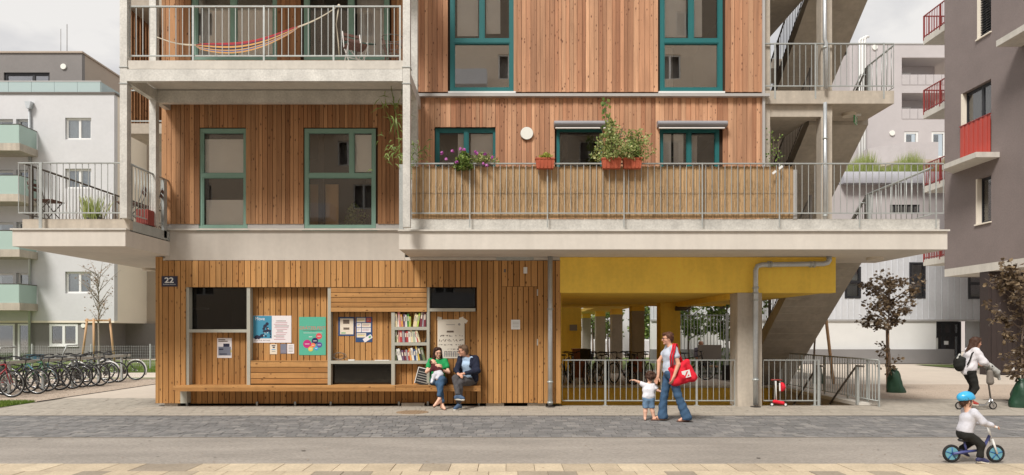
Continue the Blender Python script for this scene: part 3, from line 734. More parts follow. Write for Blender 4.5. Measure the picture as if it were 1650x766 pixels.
# recess back boards + grey frames
gy='grey_frame'
def rbx(n,m,a,b,c,d,y0,y1,Yp=15.12): return bx(n,m,B,X(a,Yp),X(b,Yp),y0,y1,Z(d,Yp),Z(c,Yp))
boards(B,'larch_lower',nx0,X(397,15.12),Z(620,NB),Z(536,NB),NB,.03,.127,gp,jit=.002,wvar=.1)
boards(B,'larch_lower',X(403,15.12),X(528,15.12),Z(600,NB),ZT+.05,NB,.03,.127,gp,jit=.002,wvar=.12)
boards(B,'larch_lower',X(533,15.12),X(630,15.12),Z(583,NB),ZT,NB,.03,.127,gp,jit=.002,wvar=.12)
boards(B,'larch_lower',X(636,15.12),X(688,15.12),Z(622,NB),ZT,NB,.03,.127,gp,jit=.002,wvar=.1)
boards(B,'larch_lower',X(692,15.12),nx1,Z(622,NB),Z(500,NB),NB,.03,.127,gp,jit=.002,wvar=.12)
for a,b,c,d in ((300,304.5,463,621),(397.5,403,463,621),(528,533,463,621),(630.5,636,503.5,621),(687.5,692,463,621)):
    rbx('frame_post',gy,a,b,c,d,YW+.02,NB-.002)
for a,b,c,d in ((304.5,397.5,531,536),(533,630.5,581.5,586.5),(692,766,497,502)):
    rbx('frame_rail',gy,a,b,c,d,YW+.021,NB-.003)
for c in (527,552,581.5): rbx('shelf',gy,636,687.5,c,c+5,YW+.021,NB-.003)
# horizontal board blocks flush with the front
slats(B,'larch_lying',X(533),X(687.5),Z(503),Z(463.5),YW+.004,.03,5,.012); rbx('block_back','board_back',533,687.5,463.5,503,YW+.04,NB-.004)
slats(B,'larch_lying',X(403),X(528),Z(619),Z(583),YW+.03,.03,4,.012); rbx('block_back','board_back',403,528,583.5,619,YW+.065,NB-.004); bx('block_top','larch_lying',B,X(403),X(528),YW+.03,NB-.004,Z(583)+.001,Z(583)+.02)
# dark panes in the recess
for i,(a,b,c,d) in enumerate(dark): bx('pane','glass_black',B,a,b,NB+.02,NB+.026,c,d)
bx('door_closer','galv',B,X(305,15.7),X(335,15.7),15.7,15.74,Z(499,15.7),Z(496,15.7)); bx('inner_shelf','black_wood',B,X(541,15.9),X(626,15.9),15.8,15.83,Z(617,15.9),Z(592,15.9))
# boards beneath the bench and feet
boards(B,'larch_lower',X(300),X(772),Z(650.5,YW+.2),Z(628,YW+.2)+.05,YW+.2,.03,.127,gp,jit=.002,wvar=.1)
bx('panel',gy,B,X(287),X(301),YW+.001,YW+.22,.07,Z(628))
for p in (296,410,472,530,641,688,771): bx('foot','galv',B,X(p)-.02,X(p)+.02,YW+.14,YW+.18,-.01,.09)
for a,b in ((263,284),(646,683),(783,812),(850,880)): bx('plinth_block','concrete',B,X(a),X(b),YW+.06,YW+.2,-.02,.068)
bn=thing('bench','long larch plank bench built into the timber wall under the notice recess','bench',(X(530),15,0))
for i,(y0,y1) in enumerate(((14.86,15.01),(15.02,15.17),(15.18,15.33),(15.34,NB-.005))): bx('plank','larch_lying',bn,X(287),X(640 if i==0 else 775),y0,y1,.435,.475)
bx('plank','larch_lying',bn,X(640)+.006,X(775),14.86,15.01,.435,.475)
bx('front_board','larch_lying',bn,X(287),X(640),14.862,14.892,.355,.434); bx('front_board','larch_lying',bn,X(640)+.006,X(775),14.862,14.892,.355,.434)
for p in (300,410,530,641,688,770): bx('bracket','galv',bn,X(p)-.02,X(p)+.02,14.90,15.28,.39,.43)
# house number
t=thing('house_number_sign','dark blue enamel house number plate with white 22 at the timber wall left end','house number',(X(274.5),YW,Z(462)))
flat('enamel_blue',srgb(30,34,62),.3); flat('enamel_rim',srgb(72,56,60),.4)
bx('rim','enamel_rim',t,X(260.7),X(286.6),YW-.012,YW-.003,Z(462.3),Z(445)); bx('plate','enamel_blue',t,X(262),X(285.3),YW-.018,YW-.0125,Z(461),Z(446.3))
text('22',.165,(X(273.2),YW-.019,Z(452.3)),'white_paint',t,.001,sx=1.25,off=.004); text('Bloch-Bauer-Promenade',.034,(X(273.6),YW-.019,Z(458.6)),'white_paint',t,.001,sx=.82)
# --- railing in front of the sunken court
def court_rail(x0,x1,posts,label):
    t=thing('railing',label,'railing',((x0+x1)/2,15.28,0),'galvanised railings around the sunken court'); y=15.28
    railing(t,x0,x1,y,0,1.03,.128,posts,.045,low=.10); 
    for p in posts: bx('foot_plate','galv',t,p-.05,p+.05,y-.05,y+.03,-.005,.012)
    return t
court_rail(X(906,15.28),X(1187,15.28),[X(p,15.28) for p in (975,1122,1184)],'long galvanised railing before the yellow passage, from timber wall to concrete column')
court_rail(X(1230,15.28),X(1320,15.28),[X(1312,15.28),X(1318,15.28)],'short galvanised railing right of the concrete column with a red scooter leaning on it')
t=thing('railing','galvanised railing running back along the right edge of the stair opening beside the gravel','railing',(8.12,18,0),'galvanised railings around the sunken court')
xr=8.12; y0,y1=15.0,20.5
M().tube([(xr,y0,1.03),(xr,y1,1.03)],.02,6).build('top_rail','galv',t); M().tube([(xr,y0,.13),(xr,y1,.13)],.012,6).build('bottom_rail','galv',t)
y=y0
while y<y1+.01: bx('baluster','galv',t,xr-.008,xr+.008,y-.008,y+.008,.13,1.02); y+=.125
for y in (15.02,15.5,16.4,17.6,19,20.4): bx('post','galv',t,xr+.01,xr+.03,y-.03,y+.03,0,1.02)
for x,nm in ((7.9,'right'),(7.02,'left')):
    h=thing('handrail','dark sloping handrail at the %s side of the steps going down into the court'%nm,'handrail',(x,16,0))
    M().tube([(x,15.2,.88),(x,15.5,.88),(x,15.62,.80),(x,18.6,-1.5)],.023,8).build('rail','rail_dark',h)
    q=M(); q.box(x-.03,x+.03,15.44,15.50,0,.86); q.box(x-.02,x+.02,16.8,16.84,-1.0,-.1); q.build('post','galv',h)
# ================================================================== neighbouring buildings
# --- white house on the left
A=thing('apartment_building','white rendered apartment house with green glass balconies and dark grey penthouse on the left','apartment building',(-32,40,0))
YA=40.0; xa=lambda p,Y=YA:X(p,Y); za=lambda p,Y=YA:Z(p,Y)
rowsA=[(190,225),(272,304),(356,390),(438,473)]
hol=[]; 
for (a,b) in rowsA:
    hol.append((xa(105),xa(147),za(b),za(a)))
    hol.append((xa(-60),xa(21),za(b+26),za(a+2))); hol.append((xa(26),xa(50),za(b+26),za(a+2)))
g=holes_wall(-46,xa(184),za(517),za(152),YA,YA+.35,hol); g.build('wall','white_plaster',A)
g=M(); g.box(xa(184)-.34,xa(184)-.001,YA+.35,YA+3.6,za(517),za(152)); g.build('side_wall','cream_plaster',A)
g=M(); g.box(-46,xa(184),YA,YA+3.6,za(517)-.12,za(517)-.002); g.build('soffit','cream_plaster',A)
g=M(); g.box(-46,xa(186),YA-.06,YA+3.7,za(152)+.002,za(149)); g.build('parapet_cap','rail_dark',A)
g=M(); g.box(-46,xa(184)-.36,YA+.4,YA+16,za(152)-.5,za(152)-.1); g.box(-46,-26,YA+4,YA+4.2,0,za(152)-.5); g.build('roof','grey_plaster_left',A)
gw=[(xa(78),xa(124),za(558),za(522)),(xa(-60),xa(22),-.1,za(522)),(xa(27),xa(48),-.1,za(522))]
g=holes_wall(-46,xa(150),-.1,za(517)-.125,YA+.10,YA+.4,gw); g.box(xa(150)-.3,xa(150),YA+.4,YA+3.4,-.1,za(517)-.125); g.box(xa(150),-17.2,YA+3.4,YA+3.7,-.1,za(517)-.125); g.build('ground_wall','grey_plaster_left',A)
g=M(); g.box(-23.2,-18.2,YA+3.6,YA+14,za(517)-.12,za(152)+1); g.build('rear_wall','beige_plaster',A)
WA=lambda q,rows,nm='window',Y=YA: window(A,*q,Y+.12,'white_paint',rows,.09,.08,glass='glass_far',sill='white_paint',blind=[(q[0]+.1,q[1]-.1,q[2]+(q[3]-q[2])*.1,q[3]-.05,'curtain')])
for (a,b) in rowsA:
    WA((xa(105),xa(147),za(b),za(a)),((0,1,(0,.52,1)),))
    window(A,xa(-60),xa(21),za(b+26),za(a+2),YA+.2,'white_paint',((0,1,(0,.5,1)),),.10,.08,glass='glass_far',blind=[(xa(-58),xa(-5),za(b+20),za(a+3),'curtain')])
    window(A,xa(26),xa(50),za(b+26),za(a+2),YA+.2,'white_paint',((0,1,(0,1)),),.10,.08,glass='glass_far',blind=[(xa(38),xa(49),za(b+20),za(a+3),'curtain')])
    zb_=za(b+17); 
    s=M(); y0=YA-1.5
    s.extrude([(-44,y0,zb_-.42),(xa(61),y0,zb_-.42),(xa(61),YA,zb_-.42),(-44,YA,zb_-.42)],(0,0,.42)); s.build('balcony_slab','concrete',A)
    pts=[(-44,y0+.06),(xa(61)-.05,y0+.06),(xa(61)-.05,YA-.02)]
    for i in range(2):
        p,q=Vector((*pts[i],0)),Vector((*pts[i+1],0)); n=max(1,round((q-p).length/1.5))
        for k in range(n):
            a_=p.lerp(q,(k+.01)/n); b_=p.lerp(q,(k+.99)/n); d=(b_-a_).normalized(); nn=Vector((-d.y,d.x,0))*.012
            m_=M(); m_.extrude([a_-nn+Vector((0,0,zb_)),b_-nn+Vector((0,0,zb_)),b_+nn+Vector((0,0,zb_)),a_+nn+Vector((0,0,zb_))],(0,0,1.05)); m_.build('glass_panel','frosted_green',A)
        m_=M(); m_.tube([p+Vector((0,0,zb_+1.07)),q+Vector((0,0,zb_+1.07))],.03,6); m_.build('top_rail','rail_dark',A)
M().box(-45,xa(150)-.4,YA+1.4,YA+1.5,0,2.2).build('inner_wall','dark_interior',A)
window(A,*gw[0],YA+.08,'white_paint',((0,1,(0,.5,1)),),.12,.08,glass='glass_far',sill='white_paint')
for q in gw[1:]: window(A,*q,YA+.08,'white_paint',((0,1,(0,1)),),.1,.08,glass='glass_far')
g=M(); g.box(-45,-23.6,YA+6,YA+6.2,0,13.5); 
for z in (2.6,5.3,8.3,11.3): g.box(-45,-23.6,YA+.4,YA+6,z-.1,z)
g.build('inner_wall','curtain',A)
pipe([(xa(49.5),YA-.1,0),(xa(49.5),YA-.1,za(178))],.07,A); g=M(); g.extrude([(xa(45),YA-.3,za(166)),(xa(55),YA-.3,za(166)),(xa(52.5),YA-.3,za(177)),(xa(47.5),YA-.3,za(177))],(0,.28,0)); g.build('rain_hopper','zinc_pipe',A)
for i in range(9):
    x0=xa(160)-1.35*(i+1); m_=M(); m_.box(x0+.01,x0+1.34,YA+.1,YA+.13,za(149),za(131)); m_.build('glass_panel','frosted_pale',A)
m_=M(); m_.box(xa(160),xa(160)+.03,YA+.13,YA+6,za(149),za(131)); m_.build('glass_panel','frosted_pale',A); m_=M(); m_.box(-40,xa(160)+.03,YA+.08,YA+.15,za(131),za(129.5)); m_.build('top_rail','alu_flashing',A)
Y2=YA+2.2; zt=za(86,Y2); g=holes_wall(-46,xa(132,Y2),za(152),zt,Y2,Y2+.3,[(xa(6,Y2),xa(80,Y2),za(152)-1,za(117,Y2))]); g.build('penthouse_wall','grey_plaster_left',A)
g=M(); g.box(xa(132,Y2)-.3,xa(132,Y2),Y2+.3,Y2+16,za(152),zt); g.build('penthouse_side','beige_plaster',A)
g=M(); g.box(-46,xa(132,Y2)+.08,Y2-.08,Y2+16,zt,zt+.10); g.build('roof_edge','beige_plaster',A)
window(A,xa(6,Y2),xa(80,Y2),za(152),za(117,Y2),Y2+.1,'dark_frame',((0,1,(0,.63,1)),),.14,.1,glass='glass_strong')
g=M(); g.disc((xa(103,Y2),Y2,za(108,Y2)),(0,-1,0),.17,20,.08); g.build('wall_lamp','opal',A)
g=M(); g.disc((xa(133,YA),YA+.1,za(525)),(0,-1,0),.13,16,.06); g.build('wall_lamp','opal',A)
g=M(); g.tube([(xa(108,44),44,zt),(xa(108,44),44,zt+2.6)],.02,5); g.tube([(xa(98,44),44,zt),(xa(98,44),44,zt+2.3)],.015,5); g.tube([(xa(98,43),43,zt+.3),(xa(103,43),43,zt+.33),(xa(108,43),43,zt+.1)],.05,6); g.build('lightning_rod','rail_dark',A)
# --- clad low building behind on the right
C=thing('commercial_building','low building clad in pale standing seam metal above a white base with dark glazed entrance','building',(20,36,0))
YC=36.0; xc=lambda p,Y=YC:X(p,Y); zc=lambda p,Y=YC:Z(p,Y)
cwin=[(xc(1465),xc(1491),zc(481),zc(423)),(xc(1560),xc(1586),zc(482),zc(434)),(xc(1361),xc(1387),zc(481),zc(430)),(xc(1090),xc(1112),zc(505),zc(480))]
holes_wall(7.5,27.5,zc(515),6.7,YC,YC+.3,cwin).build('wall','metal_cladding',C)
x=7.6
while x<27.4:
    segs=[(zc(515),6.7)]
    for h in cwin:
        if h[0]-.03<x<h[1]+.03: segs=[(zc(515),h[2]),(h[3],6.7)]
    for a,b in segs: bx('standing_seam','metal_cladding',C,x-.012,x+.012,YC-.04,YC,a,b)
    x+=.33+U(-.01,.01)
for q in cwin: window(C,*q,YC-.03,'dark_frame',((0,.52,(0,1)),(.52,1,(0,1))),.10,.12,glass='glass_far',blind=[(q[0]+.1,q[1]-.1,q[2]+.1,q[3]-.1,'curtain')])
M().box(7.5,27.5,YC-.05,YC+.25,zc(515)-.10,zc(515)-.002).build('drip_edge','alu_flashing',C)
ex0,ex1=xc(1509),xc(1592)
M().box(7.5,ex0,YC+.02,YC+.3,zc(563),zc(515)-.101).build('base_wall','white_paint',C)
M().box(7.5,xc(1531),YC-.35,YC+.3,0,zc(563)).build('plinth','plinth_grey',C)
bx('side_panel','metal_cladding',C,xc(1561),xc(1583),YC+.2,YC+.3,0,zc(515)-.101); bx('pier','white_plaster',C,xc(1583),xc(1592),YC-.1,YC+.3,0,zc(515)-.101)
ef=window(C,ex0,xc(1561),0,zc(515)-.101,YC+.6,'dark_frame',((0,.68,(0,.45,.72,1)),(.68,1,(0,.45,.72,1))),.14,.1,glass='glass_far',name='entrance')
bx('door_sign','opal',C,xc(1513),xc(1522),YC+.55,YC+.56,zc(566),zc(545)); bx('door_notice','white_paint',C,xc(1532),xc(1539),YC+.55,YC+.56,zc(556),zc(550))
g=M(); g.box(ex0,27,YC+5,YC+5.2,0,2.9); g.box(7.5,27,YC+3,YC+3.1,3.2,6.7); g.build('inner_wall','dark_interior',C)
YD=YC+1.0; dw=(X(1434,YD),X(1482,YD),Z(345,YD),Z(330,YD))
holes_wall(10,27.5,6.7,Z(298,YD),YD,YD+.3,[dw]).build('upper_wall','far_grey_plaster',C)
window(C,*dw,YD+.05,'dark_frame',((0,1,(0,.2,.4,.6,.8,1)),),.06,.08,glass='glass_far')
g=M(); pr=[]; z0,z1=Z(298,YD),Z(277,YD)
for k in range(9): t_=math.pi/2*k/8; pr.append((13,YD-.5+.5*(1-math.cos(t_)) ,z0+(z1-z0)*math.sin(t_)))
pr=[(13,YD,z0)]+pr+[(13,YD+1,z1)]
# profile rounding outwards at the top edge
g.extrude([(X(1353,YD),p[1],p[2]) for p in pr],(27-X(1353,YD),0,0)); g.build('roof_fascia','curved_metal',C)
g=M(); g.box(10,27.5,YD+.3,YD+9,z0,z0+.2); g.box(7.5,27.5,YC+.3,YD,6.5,6.7); g.build('roof','plinth_grey',C)
g=M()
for i in range(9000):
    x=U(X(1347,YD+1.5),27); y=YD+U(.6,2.4); hh=U(.5,1.25)*(.75+.35*math.sin(x*2.3)+.2*math.sin(x*5.1)); a=U(-.35,.35); w_=.02
    g.add([(x-w_,y,z1-.1),(x+w_,y,z1-.1),(x+a,y+U(-.2,.2),z1+hh)],[(0,1,2)])
t=g.build('roof_grass','leaf_pale'); tag(t,kind='stuff')
# --- far grey tower
T=thing('apartment_building','tall far pale grey apartment block with recessed loggias and white exhaust pipes up its front','apartment building',(35,57,0))
YT=57.0; xt=lambda p,Y=YT:X(p,Y); zt_=lambda p,Y=YT:Z(p,Y)
log=[(xt(1453),xt(1530),zt_(137),zt_(93)),(xt(1453),xt(1530),zt_(192),zt_(150))]; tw=[(xt(1457),xt(1480),zt_(240),zt_(212)),(xt(1501),xt(1524),zt_(255),zt_(212))]
g=holes_wall(xt(1369),44,0,zt_(72),YT,YT+.4,log+tw); g.box(xt(1369),xt(1369)+.4,YT+.4,YT+14,0,zt_(72)); g.box(xt(1369),44,YT+.4,YT+14,zt_(72)-.6,zt_(72)-.2); g.build('wall','far_grey_plaster',T)
M().box(xt(1369)-.05,44,YT-.05,YT+.5,zt_(72)+.002,zt_(70)).build('parapet_cap','alu_flashing',T)
for h in log:
    g=M(); g.box(h[0],h[1],YT+2,YT+2.2,h[2],h[3]); g.box(h[0]-.2,h[0],YT+.4,YT+2,h[2],h[3]); g.box(h[0],h[1],YT+.4,YT+2,h[3],h[3]+.2); g.box(h[0],h[1],YT+.4,YT+2,h[2]-.2,h[2]); g.build('loggia','far_grey_plaster',T)
    for k in range(6):
        xa_=h[0]+(h[1]-h[0])*k/6; bx('parapet_panel','perforated_metal',T,xa_+.02,xa_+(h[1]-h[0])/6-.02,YT-.03,YT+.03,h[2],h[2]+.85)
    window(T,h[0]+.05,h[0]+1.9,h[2],h[3]-.55,YT+1.95,'white_paint',((0,1,(0,1)),),.16,.05,glass='glass_far'); window(T,xt(1490),xt(1512),h[2],h[3]-.9,YT+1.95,'dark_frame',((0,1,(0,.5,1)),),.12,.05,glass='glass_far')
for q in tw: window(T,*q,YT+.05,'white_paint',((0,1,(0,1)),),.18,.15,glass='glass_far'); M().box(q[0],q[1],YT+1,YT+1.1,q[2],q[3]).build('inner_wall','dark_interior',T)
g=M(); x0,x1,z0,z1=xt(1419,54),xt(1512,54),zt_(257,54),zt_(229,54); g.box(x0+2,x1,54,54.06,z0,z1); g.box(x0,x0+.05,56,YT,z0,z1); g.extrude([(x0,56,z0),(x0+2,54,z0),(x0+2,54.06,z0),(x0,56.06,z0)],(0,0,z1-z0)); g.build('balcony_parapet','perforated_metal',T)
g=M(); g.extrude([(x0,YT,z0-.25),(x0,56,z0-.25),(x0+2,54,z0-.25),(x1,54,z0-.25),(x1,YT,z0-.25)],(0,0,.25)); g.build('balcony_slab','concrete',T)
for i,p in enumerate((1385,1389.5,1393.5)): 
    g=M(); xx=xt(p,56.7); zz=zt_(66-i*2,56.7); g.tube([(xx,56.7,5),(xx,56.7,zz),(xx+.1,56.7,zz+.15),(xx+.35,56.7,zz+.12)],.10,8); g.build('exhaust_pipe','white_paint',T)
for p,q in ((1409,77),(1437,215)):
    g=M(); g.disc((xt(p),YT,zt_(q)),(0,-1,0),.22,16,.1); g.build('wall_lamp','opal',T)
# --- taupe building on the right
D=thing('apartment_building','taupe grey rendered apartment block with red window panel and concrete canopies on the right','apartment building',(24,24,0))
XD=18.6
def zd(p,Y): return Z(p,Y)
def yd(px): return XD*F/(px-CX)
dw1=(yd(1597),yd(1549),8.47,11.42); dw2=(yd(1597),yd(1573),5.92,7.72); dw3=(yd(1597),yd(1575),13.25,15.8)
g=holes_wall(14,29.15,4.32,22,XD,XD+.35,[dw1,dw2,dw3],axis='x'); g.build('wall','taupe_plaster',D)
g=M(); g.box(XD+.35,32,28.8,29.15,4.32,22); g.box(XD,32,14,29.15,22,22.2); g.build('rear_wall','taupe_plaster',D)
M().box(XD+.001,32,14,29.149,4.0,4.318).build('soffit','concrete_cap',D)
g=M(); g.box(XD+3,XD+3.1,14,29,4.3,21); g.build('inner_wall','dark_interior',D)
for q,rw in ((dw1,((0,1,(0,.42,1)),)),(dw2,((0,1,(0,1)),)),(dw3,((0,1,(0,1)),))):
    window(D,*q,XD+.18,'dark_frame',rw,.10,.08,axis='x',glass='glass_far')
    r_=M(); r_.box(XD-.002,XD+.35,q[1]-.06,q[1]+.02,q[2],q[3]); r_.build('reveal','cream_plaster',D)
    s_=M(); s_.box(XD-.06,XD+.2,q[0]-.03,q[1]+.05,q[2]-.05,q[2]-.002); s_.build('sill','cream_plaster',D)
for k in range(24):    # venetian blind of the top window
    bx('blind_slat','dark_frame',D,XD+.06,XD+.13,dw3[0]+.05,dw3[1]-.1,13.35+k*.1,13.37+k*.1)
for k in range(14): bx('curtain_fold','curtain',D,XD+.5+.03*(k%2),XD+.53+.03*(k%2),dw1[0]+.9+k*.07,dw1[0]+.97+k*.07,8.6,11.3)
n=13; yy=(dw1[1]-dw1[0])/n
for k in range(n): bx('red_panel','red_balcony',D,XD-.05-.018*(k%2),XD-.02,dw1[0]+k*yy,dw1[0]+(k+1)*yy-.004,8.52,10.05)
M().box(XD-.08,XD-.01,dw1[0]-.02,dw1[1]+.02,10.052,10.09).build('top_rail','red_rail',D)
g=M(); g.extrude([(17.7,25.87,8.27),(17.7,27.9,8.27),(XD-.002,28.6,8.27),(XD-.002,25.87,8.27)],(0,0,.2)); g.build('canopy_slab','concrete_cap',D)
g=M(); g.box(17.7,XD-.002,19,24.8,12.0,12.22); g.build('canopy_slab','concrete_cap',D)
def red_balcony(y0,y1,z,plant=False,xo=19.3):
    M().box(xo,21.5,y0,y1,z-.28,z).build('balcony_slab','concrete_cap',D)
    r_=M()
    r_.box(xo,xo+.05,y0,y1,z+1.02,z+1.06); r_.box(xo,21.5,y1-.05,y1,z+1.02,z+1.06); r_.box(xo,xo+.05,y0,y1,z+.06,z+.1)
    for k in range(int((y1-y0)/.12)): r_.box(xo+.01,xo+.03,y0+k*.12,y0+k*.12+.02,z,z+1.02)
    for y in (y0,(y0+y1)/2,y1-.06): r_.box(xo-.01,xo+.05,y,y+.06,z-.1,z+1.05)
    x=xo
    while x<21.5: r_.box(x,x+.02,y1-.03,y1-.01,z,z+1.02); x+=.12
    r_.build('balcony_railing','red_rail',D)
for z in (5.0,8.4,11.85,15.3): red_balcony(29.3,31.8,z)
g=M(); g.box(XD+.9,32,29.2,29.5,4,20); g.build('rear_bay','taupe_plaster',D)
g=M(); g.box(XD+.02,32,26.5,27,-.1,4.0); g.build('ground_wall','dark_brown',D)
k_=XD+.12
while k_<31:
    bx('cladding_board','dark_brown',D,k_,k_+.19,26.46,26.499,0,3.99); k_+=.2
# --- building opposite, behind the camera, seen only in the window panes
O=thing('apartment_building','beige rendered house across the street, seen only as a reflection in the window panes','apartment building',(0,-17,0))
ow=[]
for fl in range(8):
    for c_ in range(-4,5):
        x=c_*5.6+(1.1 if fl%2 else 0); ow.append((x-.7,x+.7,1.2+fl*3.0,2.9+fl*3.0))
g=holes_wall(-27,27,0,25.5,-17.4,-17,ow); g.box(-27,-26.6,-30,-17.4,0,25.5); g.box(26.6,27,-30,-17.4,0,25.5); g.box(-27,27,-30,-17,25.5,25.7); g.build('wall','opposite_plaster',O)
for q in ow:
    f_=M(); f_.box(q[0],q[0]+.08,-17.2,-17.12,q[2],q[3]); f_.box(q[1]-.08,q[1],-17.2,-17.12,q[2],q[3]); f_.box((q[0]+q[1])/2-.06,(q[0]+q[1])/2+.06,-17.2,-17.12,q[2],q[3]); f_.box(q[0],q[1],-17.19,-17.13,q[2],q[2]+.08); f_.box(q[0],q[1],-17.19,-17.13,q[3]-.08,q[3]); f_.build('window','white_paint',O)
M().box(-26.5,26.5,-17.9,-17.8,0,25).build('inner_wall','grey_panel',O)
for fl in (1,3,5,6):
    for x in (-14,-3.5,6.5,17): M().box(x-2,x+2,-17,-15.4,.3+fl*3,1.3+fl*3).build('balcony','white_plaster',O)
# --- pale house far behind the passage
H=thing('apartment_building','white house across the lawn glimpsed between the columns of the yellow passage','apartment building',(5,50,0))
hw=[(x,x+1.3,z,z+1.5) for x in (-6,-3,0,3,6,9,12) for z in (1,4,7,10,13)]
holes_wall(-10,16,0,15,50,50.4,hw).build('wall','white_plaster',H)
for q in hw: window(H,*q,50.1,'white_paint',((0,1,(0,.5,1)),),.1,.1,glass='glass_far')
g=M(); g.box(-10,16,53,53.2,0,15); g.box(-10,16,50.4,60,15,15.2); g.build('inner_wall','dark_interior',H)
# ================================================================== vegetation
def ico(c,r,b,n=7): b.sphere(c,r,n,4)
def tree(name,label,cat,x,y,h,trunk_h,crown_r,n_leaf,leaf,bark,tr=.05,group=None,leafsize=.05,seed=0,zsc=1.0,sparse=1,lean=0,low=0,droop=.2):
    rr=random.Random(seed); t=thing(name,label,cat,(x,y,0),group)
    b=M(); tips=[]
    top=Vector((x+lean,y,h*.86)); base=Vector((x,y,-.05)); pts=[base.lerp(top,i/6)+Vector((rr.uniform(-.03,.03),rr.uniform(-.03,.03),0)) for i in range(7)]
    b.tube(pts,[tr*(1-.13*i) for i in range(7)],8)
    nb=int(16*sparse)+6
    for i in range(nb):
        f=trunk_h/h+ (0.86-trunk_h/h)*(i/nb); f=min(f,.86); p=base.lerp(top,f/.86)
        a=rr.uniform(0,6.28)+i*2.4; prof=math.sin(math.pi*min(1,max(.12,(f-trunk_h/h*.7)/(1-trunk_h/h*.7))))
        l=crown_r*(.45+.6*prof)*rr.uniform(.7,1.15); up=rr.uniform(.25,.9)*zsc
        q=p+Vector((math.cos(a)*l,math.sin(a)*l,up*l)); mid=p.lerp(q,.5)+Vector((0,0,.06*l))
        b.tube([p,mid,q],[tr*.38,tr*.24,tr*.07],5); 
        for k in range(7):
            s0=p.lerp(q,rr.uniform(.25,1)); d=Vector((rr.gauss(0,1),rr.gauss(0,1),rr.gauss(.3,.8))).normalized()*crown_r*rr.uniform(.12,.34)
            b.tube([s0,s0+d],[tr*.09,tr*.03],3,cap=False); tips.append((s0,s0+d))
    for i in range(low):
        p=base.lerp(top,rr.uniform(.18,.42)); d=Vector((rr.gauss(0,1),rr.gauss(0,.8),rr.uniform(-.1,.8))).normalized()*crown_r*rr.uniform(.3,.5); b.tube([p,p+d],[tr*.12,tr*.03],3,cap=False); tips.append((p.lerp(p+d,.4),p+d)); tips.append((p,p+d))
    b.build('trunk',bark,t)
    c=M()
    for i in range(n_leaf):
        s0,s1=rr.choice(tips); p=s0.lerp(s1,rr.uniform(.1,1.1))+Vector((rr.gauss(0,1),rr.gauss(0,1),rr.gauss(0,1)))*crown_r*.05
        L_=leafsize*rr.uniform(.6,1.4); a=Vector((rr.gauss(0,1),rr.gauss(0,1),rr.gauss(-droop,.6))).normalized(); s=a.cross(Vector((rr.gauss(0,1),rr.gauss(0,1),rr.gauss(0,1)))).normalized()*L_*.42
        fold=a.cross(s).normalized()*L_*.12
        c.add([p,p+a*L_*.5+s+fold,p+a*L_,p+a*L_*.5-s+fold],[(0,1,2),(0,2,3)])
    if n_leaf: c.build('crown',leaf,t)
    return t
def bagged(t,x,y,h,r,dx=0):
    g=M(); N=16; rings=[]
    prof=[(0,1.02,0.0),(.05,1.08,.0),(.18,1.0,0),(.3,.96,.0),(.45,.90,0),(.6,.84,.02),(.75,.70,.02),(.88,.55,.02),(.93,.38,0),(1,.50,.03)]
    for (f,k,o) in prof:
        rg=[]
        for j in range(N):
            a=2*math.pi*j/N; q=r*k*(1+.14*math.sin(3*a+f*4+x)+.07*math.sin(7*a+f*9)+.03*math.sin(11*a-f*14)); rg.append((x+dx*(1-f)+q*math.cos(a),y+q*.8*math.sin(a),h*f))
        rings.append(rg)
    vs=[p for rg in rings for p in rg]; fs=[]
    for i in range(len(prof)-1):
        for j in range(N): fs.append((i*N+j,i*N+(j+1)%N,(i+1)*N+(j+1)%N,(i+1)*N+j))
    fs.append(tuple(range((len(prof)-1)*N,len(prof)*N)))
    g.add(vs,fs,True); return g.build('watering_bag','green_bag',t)
x1=X(1432,18.6)
t=tree('young_tree','young copper leaved tree with green watering bag beyond the stair railing','tree',x1,18.6,3.45,1.65,.80,1650,'leaf_red','bark',.045,'young copper leaved trees',.088,3,.8,1.6,low=10)
bagged(t,x1+.1,18.55,.66,.21,.08); M().tube([(x1+.09,18.8,0),(x1+.05,18.75,1.7)],.045,8).build('stake','stake_wood',t)
x2=X(1648,14.9)
t=tree('young_tree','young copper leaved tree with green watering bag at the right picture edge','tree',x2,14.9,3.3,.75,.66,1700,'leaf_red','bark',.03,'young copper leaved trees',.088,5,1.2,1.6,low=4)
bagged(t,x2,14.9,.63,.23,0)
x3=X(1320,21.5)
t=tree('young_tree','young tree tied to two pale stakes directly behind the concrete stair','tree',x3,21.8,4.2,2.6,.8,1200,'leaf_red','bark',.04,None,.08,8)
bagged(t,x3+.1,21.8,.6,.17); M().tube([(x3+.5,21.6,0),(x3+.28,21.7,2.3)],.05,8).build('stake','stake_wood',t)
xb=X(159,36)
t=tree('young_tree','thin almost leafless young tree held by three wooden stakes before the grey ground floor','tree',xb,36,5.6,2.1,.95,260,'leaf_dry','bark_pale',.055,None,.09,11,1.7,1.6)
for dx,dy in ((-.75,0),(.05,-.5),(.65,.1)): M().tube([(xb+dx*1.2,36+dy,0),(xb+dx*.8,36+dy,2.35)],.055,6).build('stake','stake_wood',t)
M().box(xb-.7,xb+.6,35.95,36.02,2.2,2.3).build('cross_bar','stake_wood',t)
lb=['leafy green tree on the lawn behind the first gap of the yellow passage','leafy green tree seen beside the big yellow column','leafy green tree behind the white bar fence','small tree behind the white fence close to the concrete column','bushy tree far behind the passage, between grey columns']
for i,(px,Y,h) in enumerate(((955,44,6.5),(1048,38,5.5),(1110,33,5.0),(1172,28,4.2),(980,47,5))):
    tree('courtyard_tree',lb[i],'tree',X(px,Y),Y,h,1.2,1.5,2200,'leaf_green','bark',.07,'green trees in the court behind the passage',.16,20+i,1,1.3)
